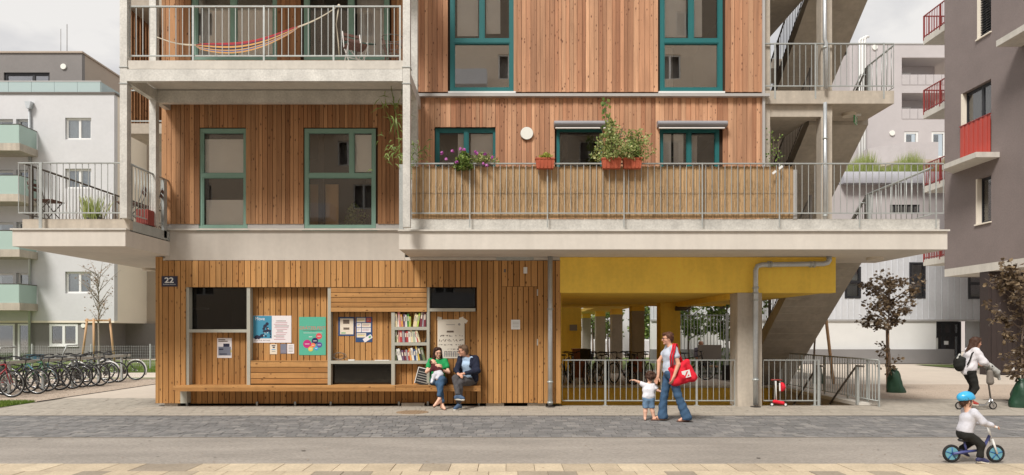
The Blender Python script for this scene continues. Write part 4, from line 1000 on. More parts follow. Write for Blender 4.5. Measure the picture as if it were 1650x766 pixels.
# hedge-like shrubs low behind
def shrub(name,label,cat,x,y,z,r,h,n,leaf,ls=.05,group=None,stem=.0,parent=None,wide=1.0,seed=1,partname='foliage'):
    rr=random.Random(seed); c=M(); s=M()
    for k in range(12):
        a=rr.uniform(0,6.28); q=Vector((x+math.cos(a)*r*wide*rr.uniform(.2,.9),y+math.sin(a)*r*rr.uniform(.2,.8),z+h*rr.uniform(.5,1))); s.tube([(x,y,z),tuple(q)],.004+.002*r,3,cap=False)
    for i in range(n):
        a=rr.uniform(0,6.28); u=rr.random()**.6; zz=rr.random(); k=math.sin(math.pi*(.15+.8*zz))**.6; lump=.75+.35*math.sin(a*3+seed)+.2*math.sin(zz*9+a*2)
        p=Vector((x+math.cos(a)*r*u*wide*k*lump,y+math.sin(a)*r*u*k*lump,z+h*zz*(.8+.25*math.sin(a*2+seed))))
        L_=ls*rr.uniform(.6,1.4); d=Vector((rr.gauss(0,1),rr.gauss(0,1),rr.gauss(.3,.7))).normalized(); sd_=d.cross(Vector((rr.gauss(0,1),rr.gauss(0,1),rr.gauss(0,1)))).normalized()*L_*.4
        c.add([p,p+d*L_*.5+sd_,p+d*L_,p+d*L_*.5-sd_],[(0,1,2,3)])
    t=parent or thing(name,label,cat,(x,y,z),group)
    c.build(partname,leaf,t); s.build('stem','bark',t); return t
shrub('shrub','low green shrub in front of the white bar fence','shrub',X(1150,27),27,0,1.0,1.0,2500,'leaf_green',.09,seed=3,wide=1.6)
# white bar fence in the court
f=thing('bar_fence','tall fence of pale vertical bars with trees behind, seen through the passage','fence',(8.5,26,0))
x=6.55
while x<9.4: bx('bar','galv',f,x,x+.022,26,26.03,.1,2.32); x+=.125
bx('rail','galv',f,6.5,9.4,26.031,26.07,2.27,2.30); bx('rail','galv',f,6.5,9.4,26.031,26.07,.1,.16); bx('post','galv',f,8.25,8.35,25.95,26.0,0,2.35)
pn=thing('concrete_panel','grey concrete panel in front of the white bar fence beside the parked bicycle','panel',(7.2,24.4,0))
bx('panel','grey_panel',pn,X(1125,24.5),X(1162,24.5),24.45,24.55,Z(581,24.5),Z(556,24.5)); bx('leg','galv',pn,X(1128,24.5),X(1130,24.5),24.47,24.53,0,Z(581,24.5)); bx('leg','galv',pn,X(1158,24.5),X(1160,24.5),24.47,24.53,0,Z(581,24.5))
M().box(X(1165,23.5),X(1189,23.5),23.4,23.6,0,.5).build('dark_planter','black_wood',None); o=bpy.data.objects['dark_planter']; tag(o,'dark stepped planter box beside the concrete column at the end of the passage','planter')
# mesh fence at the left lawn
f=thing('mesh_fence','low wire mesh fence with thin grey posts between the bicycles and the grey ground floor','fence',(-20,30,0))
for i in range(9): bx('post','galv',f,-34+i*2.6,-34+i*2.6+.05,30,30.05,0,1.12)
g=M(); x=-34
while x<-13.2: g.box(x,x+.006,30.02,30.026,.02,1.05); x+=.1
for k in range(9): g.box(-34,-13.2,30.02,30.026,.05+k*.12,.056+k*.12)
o=g.build('wire_mesh','galv',f); tag(o,kind='stuff')
# ================================================================== people: one continuous surface from blended capsules
def V(*a): return Vector(a)
def sdf_mesh(prims,cell,k=.02,clips=(),wr=0,hair=False):
    P=[]
    for p in prims:
        if p[0]=='c': a,b,r0,r1=Vector(p[1]),Vector(p[2]),p[3],p[4]; m=max(r0,r1); lo=[min(a[i],b[i])-m for i in range(3)]; hi=[max(a[i],b[i])+m for i in range(3)]
        else: c=Vector(p[1]); m=max(p[2]); lo=[c[i]-m for i in range(3)]; hi=[c[i]+m for i in range(3)]
        P.append((p,lo,hi))
    pad=3*cell
    lo=np.array([min(q[1][i] for q in P)-pad for i in range(3)]); hi=np.array([max(q[2][i] for q in P)+pad for i in range(3)])
    n=np.ceil((hi-lo)/cell).astype(int)+1
    ax=[lo[i]+cell*np.arange(n[i]) for i in range(3)]
    f=np.full(n,1.0,dtype=np.float32)
    for p,a_,b_ in P:
        kk=p[-1] if (p[0]=='c' and len(p)>5) or (p[0]=='e' and len(p)>4) else k
        i0=[max(0,int((a_[i]-kk-pad-lo[i])/cell)) for i in range(3)]; i1=[min(n[i],int((b_[i]+kk+pad-lo[i])/cell)+2) for i in range(3)]
        sl=tuple(slice(i0[i],i1[i]) for i in range(3))
        x=ax[0][sl[0]][:,None,None]; y=ax[1][sl[1]][None,:,None]; z=ax[2][sl[2]][None,None,:]
        if p[0]=='c':
            a=np.array(p[1],float); b=np.array(p[2],float); ab=b-a; L2=max(1e-9,float(ab@ab))
            px,py,pz=x-a[0],y-a[1],z-a[2]; t=np.clip((px*ab[0]+py*ab[1]+pz*ab[2])/L2,0,1)
            d=np.sqrt((px-t*ab[0])**2+(py-t*ab[1])**2+(pz-t*ab[2])**2)-(p[3]+(p[4]-p[3])*t)
        else:
            c=p[1]; r=p[2]; Rm=p[3]; px,py,pz=x-c[0],y-c[1],z-c[2]
            if Rm is None: u,v,w_=px,py,pz
            else:
                u=px*Rm[0][0]+py*Rm[0][1]+pz*Rm[0][2]; v=px*Rm[1][0]+py*Rm[1][1]+pz*Rm[1][2]; w_=px*Rm[2][0]+py*Rm[2][1]+pz*Rm[2][2]
            q=np.sqrt((u/r[0])**2+(v/r[1])**2+(w_/r[2])**2); q2=np.sqrt((u/r[0]**2)**2+(v/r[1]**2)**2+(w_/r[2]**2)**2)
            d=q*(q-1)/np.maximum(q2,1e-6)
        g=f[sl]; h=np.maximum(kk-np.abs(g-d),0)/max(kk,1e-6); f[sl]=np.minimum(g,d)-h*h*kk*.25
    if wr:   # cloth folds / strands of hair
        x=ax[0][:,None,None]; y=ax[1][None,:,None]; z=ax[2][None,None,:]
        if hair: w_=np.sin(x*160+3*np.sin(z*18))*np.cos(y*150+2*np.sin(z*22))
        else: w_=np.sin(x*34+z*21+2.2*np.sin(y*17+z*13))*.6+np.sin(z*52-x*19+1.7*np.sin(x*23+y*11))*.5+np.sin(y*61+z*30)*.25
        near=np.abs(f)<.05; f=np.where(near,f+wr*w_,f).astype(np.float32)
    for (pt,nr) in clips:   # keep the side the normal points away from
        x=ax[0][:,None,None]; y=ax[1][None,:,None]; z=ax[2][None,None,:]
        f=np.maximum(f,((x-pt[0])*nr[0]+(y-pt[1])*nr[1]+(z-pt[2])*nr[2]).astype(np.float32))
    ins=f<0
    c=[(0,0,0),(1,0,0),(0,1,0),(1,1,0),(0,0,1),(1,0,1),(0,1,1),(1,1,1)]
    def cor(a,o): return a[o[0]:a.shape[0]-1+o[0],o[1]:a.shape[1]-1+o[1],o[2]:a.shape[2]-1+o[2]]
    cnt=sum(cor(ins,o).astype(np.int8) for o in c); act=(cnt>0)&(cnt<8)
    idx=-np.ones(act.shape,dtype=np.int64); I=np.argwhere(act); idx[act]=np.arange(len(I))
    acc=np.zeros((len(I),3)); na=np.zeros(len(I))
    vals=[f[I[:,0]+o[0],I[:,1]+o[1],I[:,2]+o[2]] for o in c]
    for a in range(8):
        for b in range(a+1,8):
            if sum(abs(c[a][i]-c[b][i]) for i in range(3))!=1: continue
            m=(vals[a]<0)!=(vals[b]<0); t=np.where(m,vals[a]/np.where(vals[a]==vals[b],1,vals[a]-vals[b]),0)
            pa=np.array(c[a]); pb=np.array(c[b]); acc+=m[:,None]*(pa+(pb-pa)*t[:,None]); na+=m
    verts=(I+acc/np.maximum(na,1)[:,None])*cell+lo
    faces=[]
    for axn in range(3):
        o=[0,0,0]; o[axn]=1; a=ins[:n[0]-o[0],:n[1]-o[1],:n[2]-o[2]]; b=ins[o[0]:,o[1]:,o[2]:]
        E=np.argwhere(a!=b); u,v=(axn+1)%3,(axn+2)%3
        E=E[(E[:,u]>0)&(E[:,v]>0)]
        def cid(du,dv):
            q=E.copy(); q[:,u]-=du; q[:,v]-=dv; return idx[q[:,0],q[:,1],q[:,2]]
        q=np.stack([cid(1,1),cid(0,1),cid(0,0),cid(1,0)],1); fl=~a[E[:,0],E[:,1],E[:,2]]; q[fl]=q[fl][:,::-1]; faces.append(q)
    return verts,np.concatenate(faces)
def smooth(name,m,parent,prims,cell=.008,k=.02,clips=()):
    wr=.0045 if m.startswith(('cloth','denim','canvas')) else (.0035 if m.startswith('hair') else 0)
    v,fc=sdf_mesh(prims,cell,k,clips,wr,m.startswith('hair')); me=bpy.data.meshes.new(name)
    me.vertices.add(len(v)); me.vertices.foreach_set('co',v.astype(np.float32).ravel())
    me.loops.add(fc.size); me.loops.foreach_set('vertex_index',fc.ravel().astype(np.int32))
    me.polygons.add(len(fc)); me.polygons.foreach_set('loop_start',np.arange(0,fc.size,4,dtype=np.int32)); me.polygons.foreach_set('loop_total',np.full(len(fc),4,dtype=np.int32))
    me.update(); me.validate(); me.polygons.foreach_set('use_smooth',[True]*len(me.polygons)); me.materials.append(MT[m])
    o=bpy.data.objects.new(name,me); COL.objects.link(o); o.parent=parent; WM[o.name]=WM[parent.name]
    if m.startswith('hair'):      # loose strands over the hair surface
        rs=random.Random(len(v)); g=M(); nv=len(me.vertices)
        for i in range(260):
            q=me.vertices[rs.randrange(nv)]; n_=q.normal; d=Vector((rs.gauss(0,.35),rs.gauss(0,.35),-1)); d=(d-n_*d.dot(n_)); 
            if d.length<.2: d=n_.orthogonal()
            d.normalize(); s_=d.cross(n_)*.0022; L_=rs.uniform(.02,.06); p0=q.co+n_*.002; p1=p0+d*L_*.5+n_*.006; p2=p0+d*L_+n_*rs.uniform(-.002,.01)
            g.add([p0-s_,p0+s_,p1+s_,p1-s_,p2],[(0,1,2,3),(3,2,4)])
        tag(g.build('hair_strands',m,o,local=True),kind='stuff')
    return o
for nme,c_ in dict(skin=(214,162,136),skin_light=(226,180,156),hair_brown=(74,50,38),hair_dark=(58,38,32),hair_grey=(112,90,72),hair_auburn=(92,60,46)).items(): mat(nme,srgb(*c_),.6,(30,.08),None,None,spec=.3,coord='obj')
for nme,c_ in dict(cloth_green=(44,150,88),cloth_white=(226,226,232),cloth_greyblue=(188,196,210),cloth_navy=(38,42,58),cloth_lightblue=(176,200,226),cloth_charcoal=(82,80,82),cloth_maroon=(84,40,44),cloth_black=(42,42,40),cloth_red=(214,42,58),cloth_palegrey=(196,196,204),cloth_blouse=(218,214,218),canvas_grey=(176,176,172),cloth_purplegrey=(140,136,150)).items(): mat(nme,srgb(*c_),.9,(14,.07),(60,.05),(22,.006),spec=.2,coord='obj')
mat('denim',srgb(66,92,120),.9,(10,.16),(80,.10),(20,.006),spec=.2,coord='obj'); mat('denim_light',srgb(110,138,166),.9,(12,.12),(80,.08),(24,.006),spec=.2,coord='obj')
mat('sneaker_blue',srgb(70,92,120),.8,(30,.1),coord='obj'); mat('sole_white',srgb(226,222,212),.7); mat('leather_brown',srgb(90,60,50),.6); mat('shoe_red',srgb(170,60,54),.6)
mat('helmet_blue',srgb(60,170,222),.25); mat('eye_dark',srgb(40,30,28),.3); mat('lip',srgb(176,96,86),.6)
def frame(fd,up=(0,0,1)):
    f=Vector(fd).normalized(); u=Vector(up); u=(u-f*u.dot(f)).normalized(); s=u.cross(f); return s,f,u     # s = the person's left
def head_prims(c,fd,s=1.0,up=(0,0,1)):
    S,Fd,Uu=frame(fd,up); c=Vector(c); Rm=[tuple(S),tuple(Fd),tuple(Uu)]
    P=lambda a,b,d: tuple(c+S*a*s+Fd*b*s+Uu*d*s)
    pr=[('e',P(0,-.008,.022),(.075*s,.094*s,.094*s),Rm),('e',P(0,.022,-.045),(.057*s,.066*s,.066*s),Rm,.03*s),
        ('c',P(0,.088,.008),P(0,.108,-.024),.009*s,.014*s,.012*s),('c',P(-.03,.076,.028),P(.03,.076,.028),.012*s,.012*s,.015*s),
        ('e',P(0,.078,-.092),(.018*s,.016*s,.014*s),Rm,.02*s),('c',P(-.016,.087,-.055),P(.016,.087,-.055),.007*s,.007*s,.008*s)]
    for q in (-1,1): pr+= [('e',P(q*.076,-.004,-.005),(.009*s,.018*s,.030*s),Rm,.006*s),('c',P(q*.04,.066,-.02),P(q*.045,.05,-.03),.018*s,.018*s,.02*s)]
    return pr,P
def face_bits(par,P,s,glasses=False,closed=False):
    g=M()
    for q in (-1,1): g.sphere(P(q*.031,.081,.008),.0105*s,8,5)
    g.build('eyes','eye_dark',par,local=True)
    g=M(); g.tube([P(-.022,.089,-.054),P(0,.096,-.057),P(.022,.089,-.054)],.0055*s,5); g.build('mouth','lip',par,local=True)
    if glasses:
        g=M()
        for q in (-1,1):
            cc=[]
            for k in range(12): a=2*math.pi*k/12; cc.append(P(q*.033+.026*math.cos(a),.098,.006+.017*math.sin(a)))
            g.tube(cc,.0032*s,4,closed=True); g.tube([P(q*.058,.094,.010),P(q*.078,.0,.012)],.003*s,4)
        g.tube([P(-.008,.10,.01),P(.008,.10,.01)],.003*s,4); g.build('glasses',flat('glasses_dark',srgb(60,32,36),.3),par,local=True)
def hand_prims(w_,d,n_,side,s=1.0,curl=.5):
    """palm + four bent fingers of unequal length + thumb leaving the side of the palm; d=pointing direction, n_=direction the palm faces"""
    w_=Vector(w_); d=Vector(d).normalized(); n_=Vector(n_); n_=(n_-d*n_.dot(d)).normalized(); ac=d.cross(n_)*side
    pr=[]
    for q in (-.024,-.008,.008,.024): pr.append(('c',tuple(w_+d*.012*s+ac*q*.6*s),tuple(w_+d*.082*s+ac*q*1.15*s),.017*s,.0125*s,.010*s))
    for i,(q,L_) in enumerate(((.030,.068),(.010,.078),(-.010,.072),(-.029,.056))):
        p=w_+d*.086*s+ac*q*s; dd=d.copy()
        for j,fr in enumerate((.45,.32,.23)):
            a=curl*(.55+.25*j)*(1+.12*i); dd=(dd*math.cos(a)+n_*math.sin(a)).normalized(); q2=p+dd*L_*fr*s*1.15
            pr.append(('c',tuple(p),tuple(q2),(.0092-.0008*j)*s,(.0086-.0008*j)*s,.003*s)); p=q2
            n2=(n_-dd*n_.dot(dd)); 
    p=w_+d*.028*s+ac*.024*s; q2=p+(d*.6+ac*.75+n_*.25).normalized()*.042*s; q3=q2+(d*.85+ac*.2+n_*.4).normalized()*.034*s
    pr+= [('c',tuple(p),tuple(q2),.014*s,.0105*s,.008*s),('c',tuple(q2),tuple(q3),.0105*s,.0085*s,.004*s)]
    return pr
def foot_prims(an,toe,s=1.0):
    an=Vector(an); toe=Vector(toe); d=(toe-an); h=an-Vector((d.x,d.y,0)).normalized()*.035*s+Vector((0,0,-.05*s))
    return [('c',tuple(an),tuple(h),.036*s,.032*s),('c',tuple(h),tuple(toe),.033*s,.026*s),('c',tuple(an),tuple(an.lerp(toe,.7)),.034*s,.026*s)]
def shoe(name,m,par,an,toe,s=1.0,sole='sole_white',cell=.008):
    an=Vector(an); toe=Vector(toe); d=(toe-an); d=Vector((d.x,d.y,d.z)); hd=Vector((d.x,d.y,0)).normalized() if Vector((d.x,d.y,0)).length>.02 else d.normalized()
    heel=an-hd*.04*s+Vector((0,0,-.045*s)); tt=toe+hd*.0
    o=smooth(name,m,par,[('c',tuple(an+Vector((0,0,-.01*s))),tuple(heel),.046*s,.040*s),('c',tuple(heel),tuple(tt),.040*s,.034*s),('c',tuple(an),tuple(an.lerp(tt,.75)),.042*s,.036*s)],cell,.025*s)
    smooth('sole',sole,o,[('c',tuple(heel+Vector((0,0,-.026*s))),tuple(tt+Vector((0,0,-.022*s))),.034*s,.032*s)],cell,.01)
    return o
def arm(sh,el,wr,s=1.0,r=(.047,.037,.026)): return [('c',sh,el,r[0]*s,r[1]*s),('c',el,wr,(r[1]+.003)*s,r[2]*s)]
def leg(hp,kn,an,s=1.0,r=(.082,.054,.036)):
    hp,kn,an=Vector(hp),Vector(kn),Vector(an); calf=kn.lerp(an,.3)
    return [('c',tuple(hp),tuple(kn),r[0]*s,r[1]*s),('c',tuple(kn),tuple(calf),r[1]*s,(r[1]-.001)*s),('c',tuple(calf),tuple(an),(r[1]-.001)*s,r[2]*s)]
def torso(pel,ch,sL,sR,nk,s=1.0,w=1.0,off=0,belly=0):
    pel,ch,sL,sR,nk=[Vector(q) for q in (pel,ch,sL,sR,nk)]; ax=(sL-sR).normalized(); r=s
    wa=pel.lerp(ch,.45)
    pr=[('c',tuple(pel-ax*.065*r*w),tuple(pel+ax*.065*r*w),(.108*r+off),(.108*r+off)),
        ('c',tuple(wa-ax*.05*r*w),tuple(wa+ax*.05*r*w),(.096*r+off+belly),(.096*r+off+belly),.06),
        ('c',tuple(ch-ax*.075*r*w),tuple(ch+ax*.075*r*w),(.105*r+off),(.105*r+off),.06),
        ('c',tuple(sL-ax*.03*r),tuple(sR+ax*.03*r),(.054*r+off),(.054*r+off),.04),
        ('c',tuple(ch),tuple(pel),(.095*r+off),(.10*r+off),.05)]
    return pr
PS={}
def hair_cap(P,s,extra=(),m='hair_brown',par=None,cell=.008,k=.02):
    S0=[P(0,-.026,.040),(.084*s,.092*s,.094*s)]
    pr=[('c',P(-.02,-.03,.05),P(.02,-.03,.05),.078*s,.078*s),('c',P(0,-.035,.03),P(0,-.05,-.01),.078*s,.062*s),('c',P(-.04,.05,.095),P(.04,.05,.095),.024*s,.024*s)]
    for q in (-1,1): pr.append(('c',P(q*.066,.025,.06),P(q*.074,-.02,.0),.018*s,.02*s))
    return smooth('hair',m,par,pr+list(extra),cell,k)
# ---------- walking mother (faces left)
def L_(px,py,base): return ((px-base[0])/base[2],0,(base[1]-py)/base[2])
t=thing('person','woman in pale grey T-shirt and flared jeans walking left with a big red shoulder bag','person',(X(1080,12.62),12.62,0)); s=.98
J=dict(pel=(0,0,.90),ch=(-.005,0,1.22),sL=(.035,-.155,1.34),sR=(-.005,.155,1.34),nk=(-.01,0,1.40),hd=(-.045,0,1.525))
eL=(.10,-.20,1.06); wL=(.015,-.225,.84); eR=(-.17,.17,1.10); wR=(-.20,.10,.82)
hL=(.01,-.085,.88); kL=(.12,-.09,.49); aL=(.27,-.10,.105); tL=(.14,-.11,.028)
hR=(-.01,.085,.88); kR=(-.09,.09,.48); aR=(-.13,.09,.09); tR=(-.29,.09,.030)
hp,P=head_prims(J['hd'],(-1,-.05,-.08),s)
body=hp+[('c',J['nk'],(-.04,0,1.47),.052,.050)]+torso(J['pel'],J['ch'],J['sL'],J['sR'],J['nk'],s,.9)+arm(J['sL'],eL,wL,s)+arm(J['sR'],eR,wR,s)+hand_prims(wL,(-.35,.0,-.94),(-.6,.7,.2),1,s,.45)+hand_prims(wR,(-.45,-.1,-.9),(0,-1,0),-1,s,.5)+leg(hL,kL,aL,s)+leg(hR,kR,aR,s)+foot_prims(aL,tL,s)+foot_prims(aR,tR,s)
smooth('body','skin',t,body,.007,.018); face_bits(t,P,s,True)
hair_cap(P,s,[('c',P(0,-.05,-.03),P(0,-.045,-.06),.05,.035),('c',P(-.03,.07,.085),P(.03,.07,.085),.022,.022)],'hair_auburn',t)
smooth('tshirt','cloth_greyblue',t,torso((0,0,.955),J['ch'],J['sL'],J['sR'],J['nk'],s,.9,.016)+[('c',J['sL'],(.07,-.18,1.21),.062,.060),('c',J['sR'],(-.085,.17,1.22),.062,.060),('c',(-.0,0,.93),(0,0,1.1),.115,.11)],.008,.03,[((0,0,.84),(0,0,-1))])
smooth('jeans','denim',t,[('c',(0,-.06,.90),(0,.06,.90),.118,.118),('c',hL,kL,.098,.070),('c',kL,(.20,-.095,.28),.070,.074),('c',(.20,-.095,.28),(.275,-.10,.085),.074,.098),('c',hR,kR,.098,.070),('c',kR,(-.115,.09,.26),.070,.074),('c',(-.115,.09,.26),(-.12,.09,.075),.074,.100)],.008,.03,[((0,0,.035),(0,0,-1))])
for a_,b_ in ((aL,tL),(aR,tR)):
    h_=Vector(a_); to=Vector(b_); d_=Vector((to.x-h_.x,to.y-h_.y,0)).normalized(); smooth('sandal','leather_brown',t,[('c',(h_.x-d_.x*.04,h_.y-d_.y*.04,.012),(to.x+d_.x*.03,to.y,.010),.020,.024),('c',(to.x-d_.x*.05,to.y-.035,.05),(to.x-d_.x*.05,to.y+.035,.05),.012,.012)],.008,.01)
bag=thing('shoulder_bag','large red cloth shoulder bag with white square emblem hanging behind the walking woman','bag',(X(1080,12.62),12.62,.55))
B0=lambda x,y,z:(x,y,z-.55)
o=smooth('bag_body','cloth_red',bag,[('c',B0(.05,-.14,.74),B0(.38,-.13,.82),.085,.075),('c',B0(.0,-.14,.95),B0(.29,-.12,1.10),.065,.045),('c',B0(.05,-.14,.74),B0(-.02,-.14,.97),.075,.05),('c',B0(.38,-.13,.82),B0(.27,-.12,1.11),.075,.04),('c',B0(.18,-.15,.84),B0(.16,-.13,1.0),.10,.08)],.009,.03)
g=M(); g.tube([B0(.0,-.20,1.0),B0(-.01,-.235,1.2),B0(.02,-.245,1.33),B0(.045,-.205,1.425),B0(.09,-.13,1.425),B0(.17,-.10,1.10)],.017,6); g.tube([B0(-.03,-.18,.98),B0(-.05,-.215,1.2),B0(-.015,-.23,1.33),B0(.01,-.19,1.43),B0(.05,-.13,1.43),B0(.21,-.10,1.09)],.015,6); g.build('strap','cloth_red',bag,local=True)
mt=Matrix.Translation((.235,-.236,.335))@Matrix.Rotation(rad(-14),4,'Y')
g=M(); g.tbox(mt,-.075,.075,-.004,.006,-.065,.065); g.build('emblem','white_paint',bag,local=True)
g=M(); g.add([mt@V(-.045,-.007,-.045),mt@V(-.02,-.007,-.045),mt@V(.045,-.007,.045),mt@V(.015,-.007,.045)],[(0,1,2,3)]); g.add([mt@V(.005,-.007,-.045),mt@V(.045,-.007,-.045),mt@V(.045,-.007,-.01)],[(0,1,2)]); g.build('emblem_print','cloth_red',bag,local=True)
# ---------- toddler seen from behind
Y_=12.75; t=thing('person','toddler with curly brown hair, white T-shirt and blue shorts pointing left with one arm','person',(X(1045,Y_),Y_,0)); s=.56
hd=(.035,.02,.80)
hp,P=head_prims(hd,(-.25,.95,-.05),.80)
sL,sR=(-.085,0,.655),(.10,0,.65); eL,wL=(-.19,-.01,.715),(-.275,-.03,.75); eR,wR=(.165,-.02,.56),(.225,-.03,.535)
hL,kL,aL,tL=(-.04,0,.38),(-.055,.01,.21),(-.065,.0,.045),(-.075,-.065,.02); hR,kR,aR,tR=(.04,0,.38),(.065,.01,.21),(.10,.0,.055),(.10,.075,.02)
smooth('body','skin_light',t,hp+[('c',(.01,0,.66),(.03,.01,.74),.038,.036)]+torso((0,0,.42),(.005,0,.58),sL,sR,(0,0,.7),s,1.0)+arm(sL,eL,wL,.62)+arm(sR,eR,wR,.62)+hand_prims(wL,(-1,0,.1),(0,0,-1),1,.55,.5)+hand_prims(wR,(1,0,-.1),(0,0,-1),-1,.55,.8)+leg(hL,kL,aL,.72)+leg(hR,kR,aR,.72)+foot_prims(aL,tL,.55)+foot_prims(aR,tR,.55),.006,.014)
face_bits(t,P,.8)
rr=random.Random(4); ex=[]
for i in range(34):
    a=rr.uniform(0,6.28); e_=rr.uniform(-.5,1.3); ex.append(('e',P(.085*math.cos(a)*math.cos(e_),-.028+.085*math.sin(a)*math.cos(e_)*(1 if math.sin(a)<0 else .5),.03+.088*math.sin(e_)),(.033,.033,.033),None,.008))
hair_cap(P,.8,ex,'hair_brown',t,.007,.012)
smooth('tshirt','cloth_white',t,torso((0,0,.44),(.005,0,.58),sL,sR,(0,0,.7),s,1.05,.014)+[('c',sL,(-.135,0,.685),.044,.042),('c',sR,(.14,-.01,.60),.044,.042)],.007,.02,[((0,0,.385),(0,0,-1))])
smooth('shorts','denim_light',t,[('c',(-.04,0,.40),(.04,0,.40),.078,.078),('c',hL,(-.052,.01,.26),.066,.062),('c',hR,(.06,.01,.26),.066,.062)],.007,.02,[((0,0,.225),(0,0,-1))])
for a_,b_ in ((aL,tL),(aR,tR)): smooth('sandal','leather_brown',t,[('c',(a_[0],a_[1]+.02,.008),(b_[0],b_[1],.008),.014,.016)],.006,.01)
# ---------- seated woman with baby
Y_=15.12; x0=X(706,14.95); t=thing('person','seated woman with long dark hair, glasses and green T-shirt holding a baby on the bench','person',(x0,14.95,0)); s=.96
pel=(-.02,.10,.575); ch=(-.01,.08,.88); sL,sR=(.145,.07,1.0),(-.175,.07,1.0)
hp,P=head_prims((-.01,.03,1.19),(.35,-.92,-.12),s)
kL,aL,tL=(.05,-.37,.56),(.03,-.42,.13),(.09,-.56,.035); kR,aR,tR=(.13,-.36,.64),(.09,-.55,.27),(.00,-.68,.13)
kR,aR,tR=(.12,-.40,.64),(.08,-.50,.23),(-.02,-.62,.10); aL,tL=(.13,-.44,.10),(.20,-.58,.03)
eL,wL=(.235,-.06,.77),(.02,-.22,.84); eR,wR=(-.24,-.08,.78),(-.02,-.24,.93)
smooth('body','skin_light',t,hp+[('c',(-.01,.07,1.03),(-.01,.045,1.12),.048,.046)]+torso(pel,ch,sL,sR,(0,0,1),s,.95)+arm(sL,eL,wL,.92)+arm(sR,eR,wR,.92)+hand_prims(wL,(-1,-.1,.2),(0,.8,-.3),1,.92,.7)+hand_prims(wR,(1,-.1,-.1),(0,.8,-.3),-1,.92,.7)+leg((.09,.06,.56),kL,aL,s)+leg((-.09,.06,.56),kR,aR,s)+foot_prims(aL,tL,s)+foot_prims(aR,tR,s),.007,.018)
face_bits(t,P,s,True)
hair_cap(P,s,[('c',P(-.075,-.02,.0),P(-.095,.0,-.20),.030,.032),('c',P(.075,-.02,.0),P(.10,.02,-.22),.030,.034),('c',P(0,-.07,0),P(0,-.08,-.2),.06,.05),('c',P(.04,.02,.09),P(-.05,.05,.075),.03,.022)],'hair_dark',t,.008,.025)
smooth('tshirt','cloth_green',t,torso(pel,ch,sL,sR,(0,0,1),s,.97,.018)+[('c',sL,(.195,.0,.885),.064,.062),('c',sR,(-.215,0,.885),.064,.062),('c',pel,(-.02,.06,.60),.125,.125)],.008,.03)
smooth('jeans','denim',t,[('c',(-.08,.09,.56),(.08,.09,.56),.118,.118),('c',(.09,.04,.56),kL,.098,.074),('c',kL,(aL[0],aL[1],aL[2]+.08),.074,.052),('c',(-.09,.04,.57),kR,.100,.074),('c',kR,(aR[0],aR[1],aR[2]+.08),.074,.052)],.008,.025)
for a_,b_ in ((aL,tL),(aR,tR)): smooth('sandal','leather_brown',t,[('c',(a_[0],a_[1]+.03,a_[2]-.085),(b_[0],b_[1],b_[2]-.022),.018,.022)],.008,.01)
b=thing('person','baby in maroon top and pale trousers asleep in the arms of the seated woman','person',(x0,14.95,.7))
bp=lambda x,y,z:(x,y,z-.7)
hp,P=head_prims(bp(-.085,-.19,.99),(.5,-.5,.5),.66,(-.6,0,.8)); smooth('body','skin_light',b,hp+[('c',bp(-.04,-.18,.92),bp(.02,-.20,.80),.06,.075),('c',bp(.02,-.22,.76),bp(.10,-.34,.74),.045,.035),('c',bp(.10,-.34,.74),bp(.02,-.40,.64),.032,.024),('c',bp(.0,-.24,.76),bp(-.05,-.36,.70),.045,.033),('c',bp(-.05,-.36,.70),bp(-.08,-.40,.62),.03,.022),('c',bp(-.08,-.41,.61),bp(-.09,-.44,.59),.022,.018)],.007,.02)
smooth('top','cloth_maroon',b,[('c',bp(-.05,-.18,.90),bp(.03,-.20,.80),.085,.095),('c',bp(-.09,-.19,.90),bp(-.13,-.22,.82),.04,.035)],.008,.03)
smooth('trousers','cloth_palegrey',b,[('c',bp(.03,-.21,.77),bp(.09,-.33,.74),.085,.06),('c',bp(.09,-.33,.74),bp(.03,-.39,.66),.055,.04),('c',bp(.0,-.23,.76),bp(-.05,-.36,.70),.07,.05),('c',bp(-.05,-.36,.70),bp(-.075,-.40,.635),.045,.036)],.008,.03)
smooth('shoe','cloth_white',b,[('c',bp(-.08,-.42,.61),bp(-.09,-.46,.585),.032,.028)],.008,.01); smooth('hair','hair_brown',b,[('c',P(0,-.03,.04),P(0,-.04,.0),.052,.05)],.008,.02)
# ---------- seated man
x0=X(751,14.95); t=thing('person','seated man with glasses, navy jacket and light blue shirt, legs crossed, on the bench','person',(x0,14.95,0)); s=1.04
pel=(.05,.10,.58); ch=(.045,.05,.92); sL,sR=(.215,.06,1.06),(-.12,.05,1.06)
hp,P=head_prims((-.06,-.03,1.235),(-.93,-.30,-.16),s,(-.12,0,1))
kL,aL,tL=(-.10,-.42,.57),(-.12,-.45,.10),(-.20,-.60,.035); kR,aR,tR=(-.20,-.40,.66),(-.14,-.55,.31),(-.02,-.60,.25)
eL,wL=(.255,-.10,.80),(-.04,-.29,.75); eR,wR=(-.20,-.12,.82),(-.15,-.32,.75)
smooth('body','skin',t,hp+[('c',(.03,.05,1.09),(-.02,.01,1.17),.056,.054)]+torso(pel,ch,sL,sR,(0,0,1),s*.86,.8)+arm(sL,eL,wL,s)+arm(sR,eR,wR,s)+hand_prims(wL,(-1,-.1,-.1),(0,.3,-1),1,s,.5)+hand_prims(wR,(.5,-.6,-.2),(0,.3,-1),-1,s,.5)+leg((.13,.05,.56),kL,aL,s)+leg((-.03,.05,.56),kR,aR,s)+foot_prims(aL,tL,s)+foot_prims(aR,tR,s),.007,.018)
face_bits(t,P,s,True)
hair_cap(P,s,[('c',P(0,-.06,-.02),P(0,-.06,-.06),.055,.04),('c',P(.03,.05,.09),P(-.04,.06,.085),.028,.024)],'hair_grey',t)
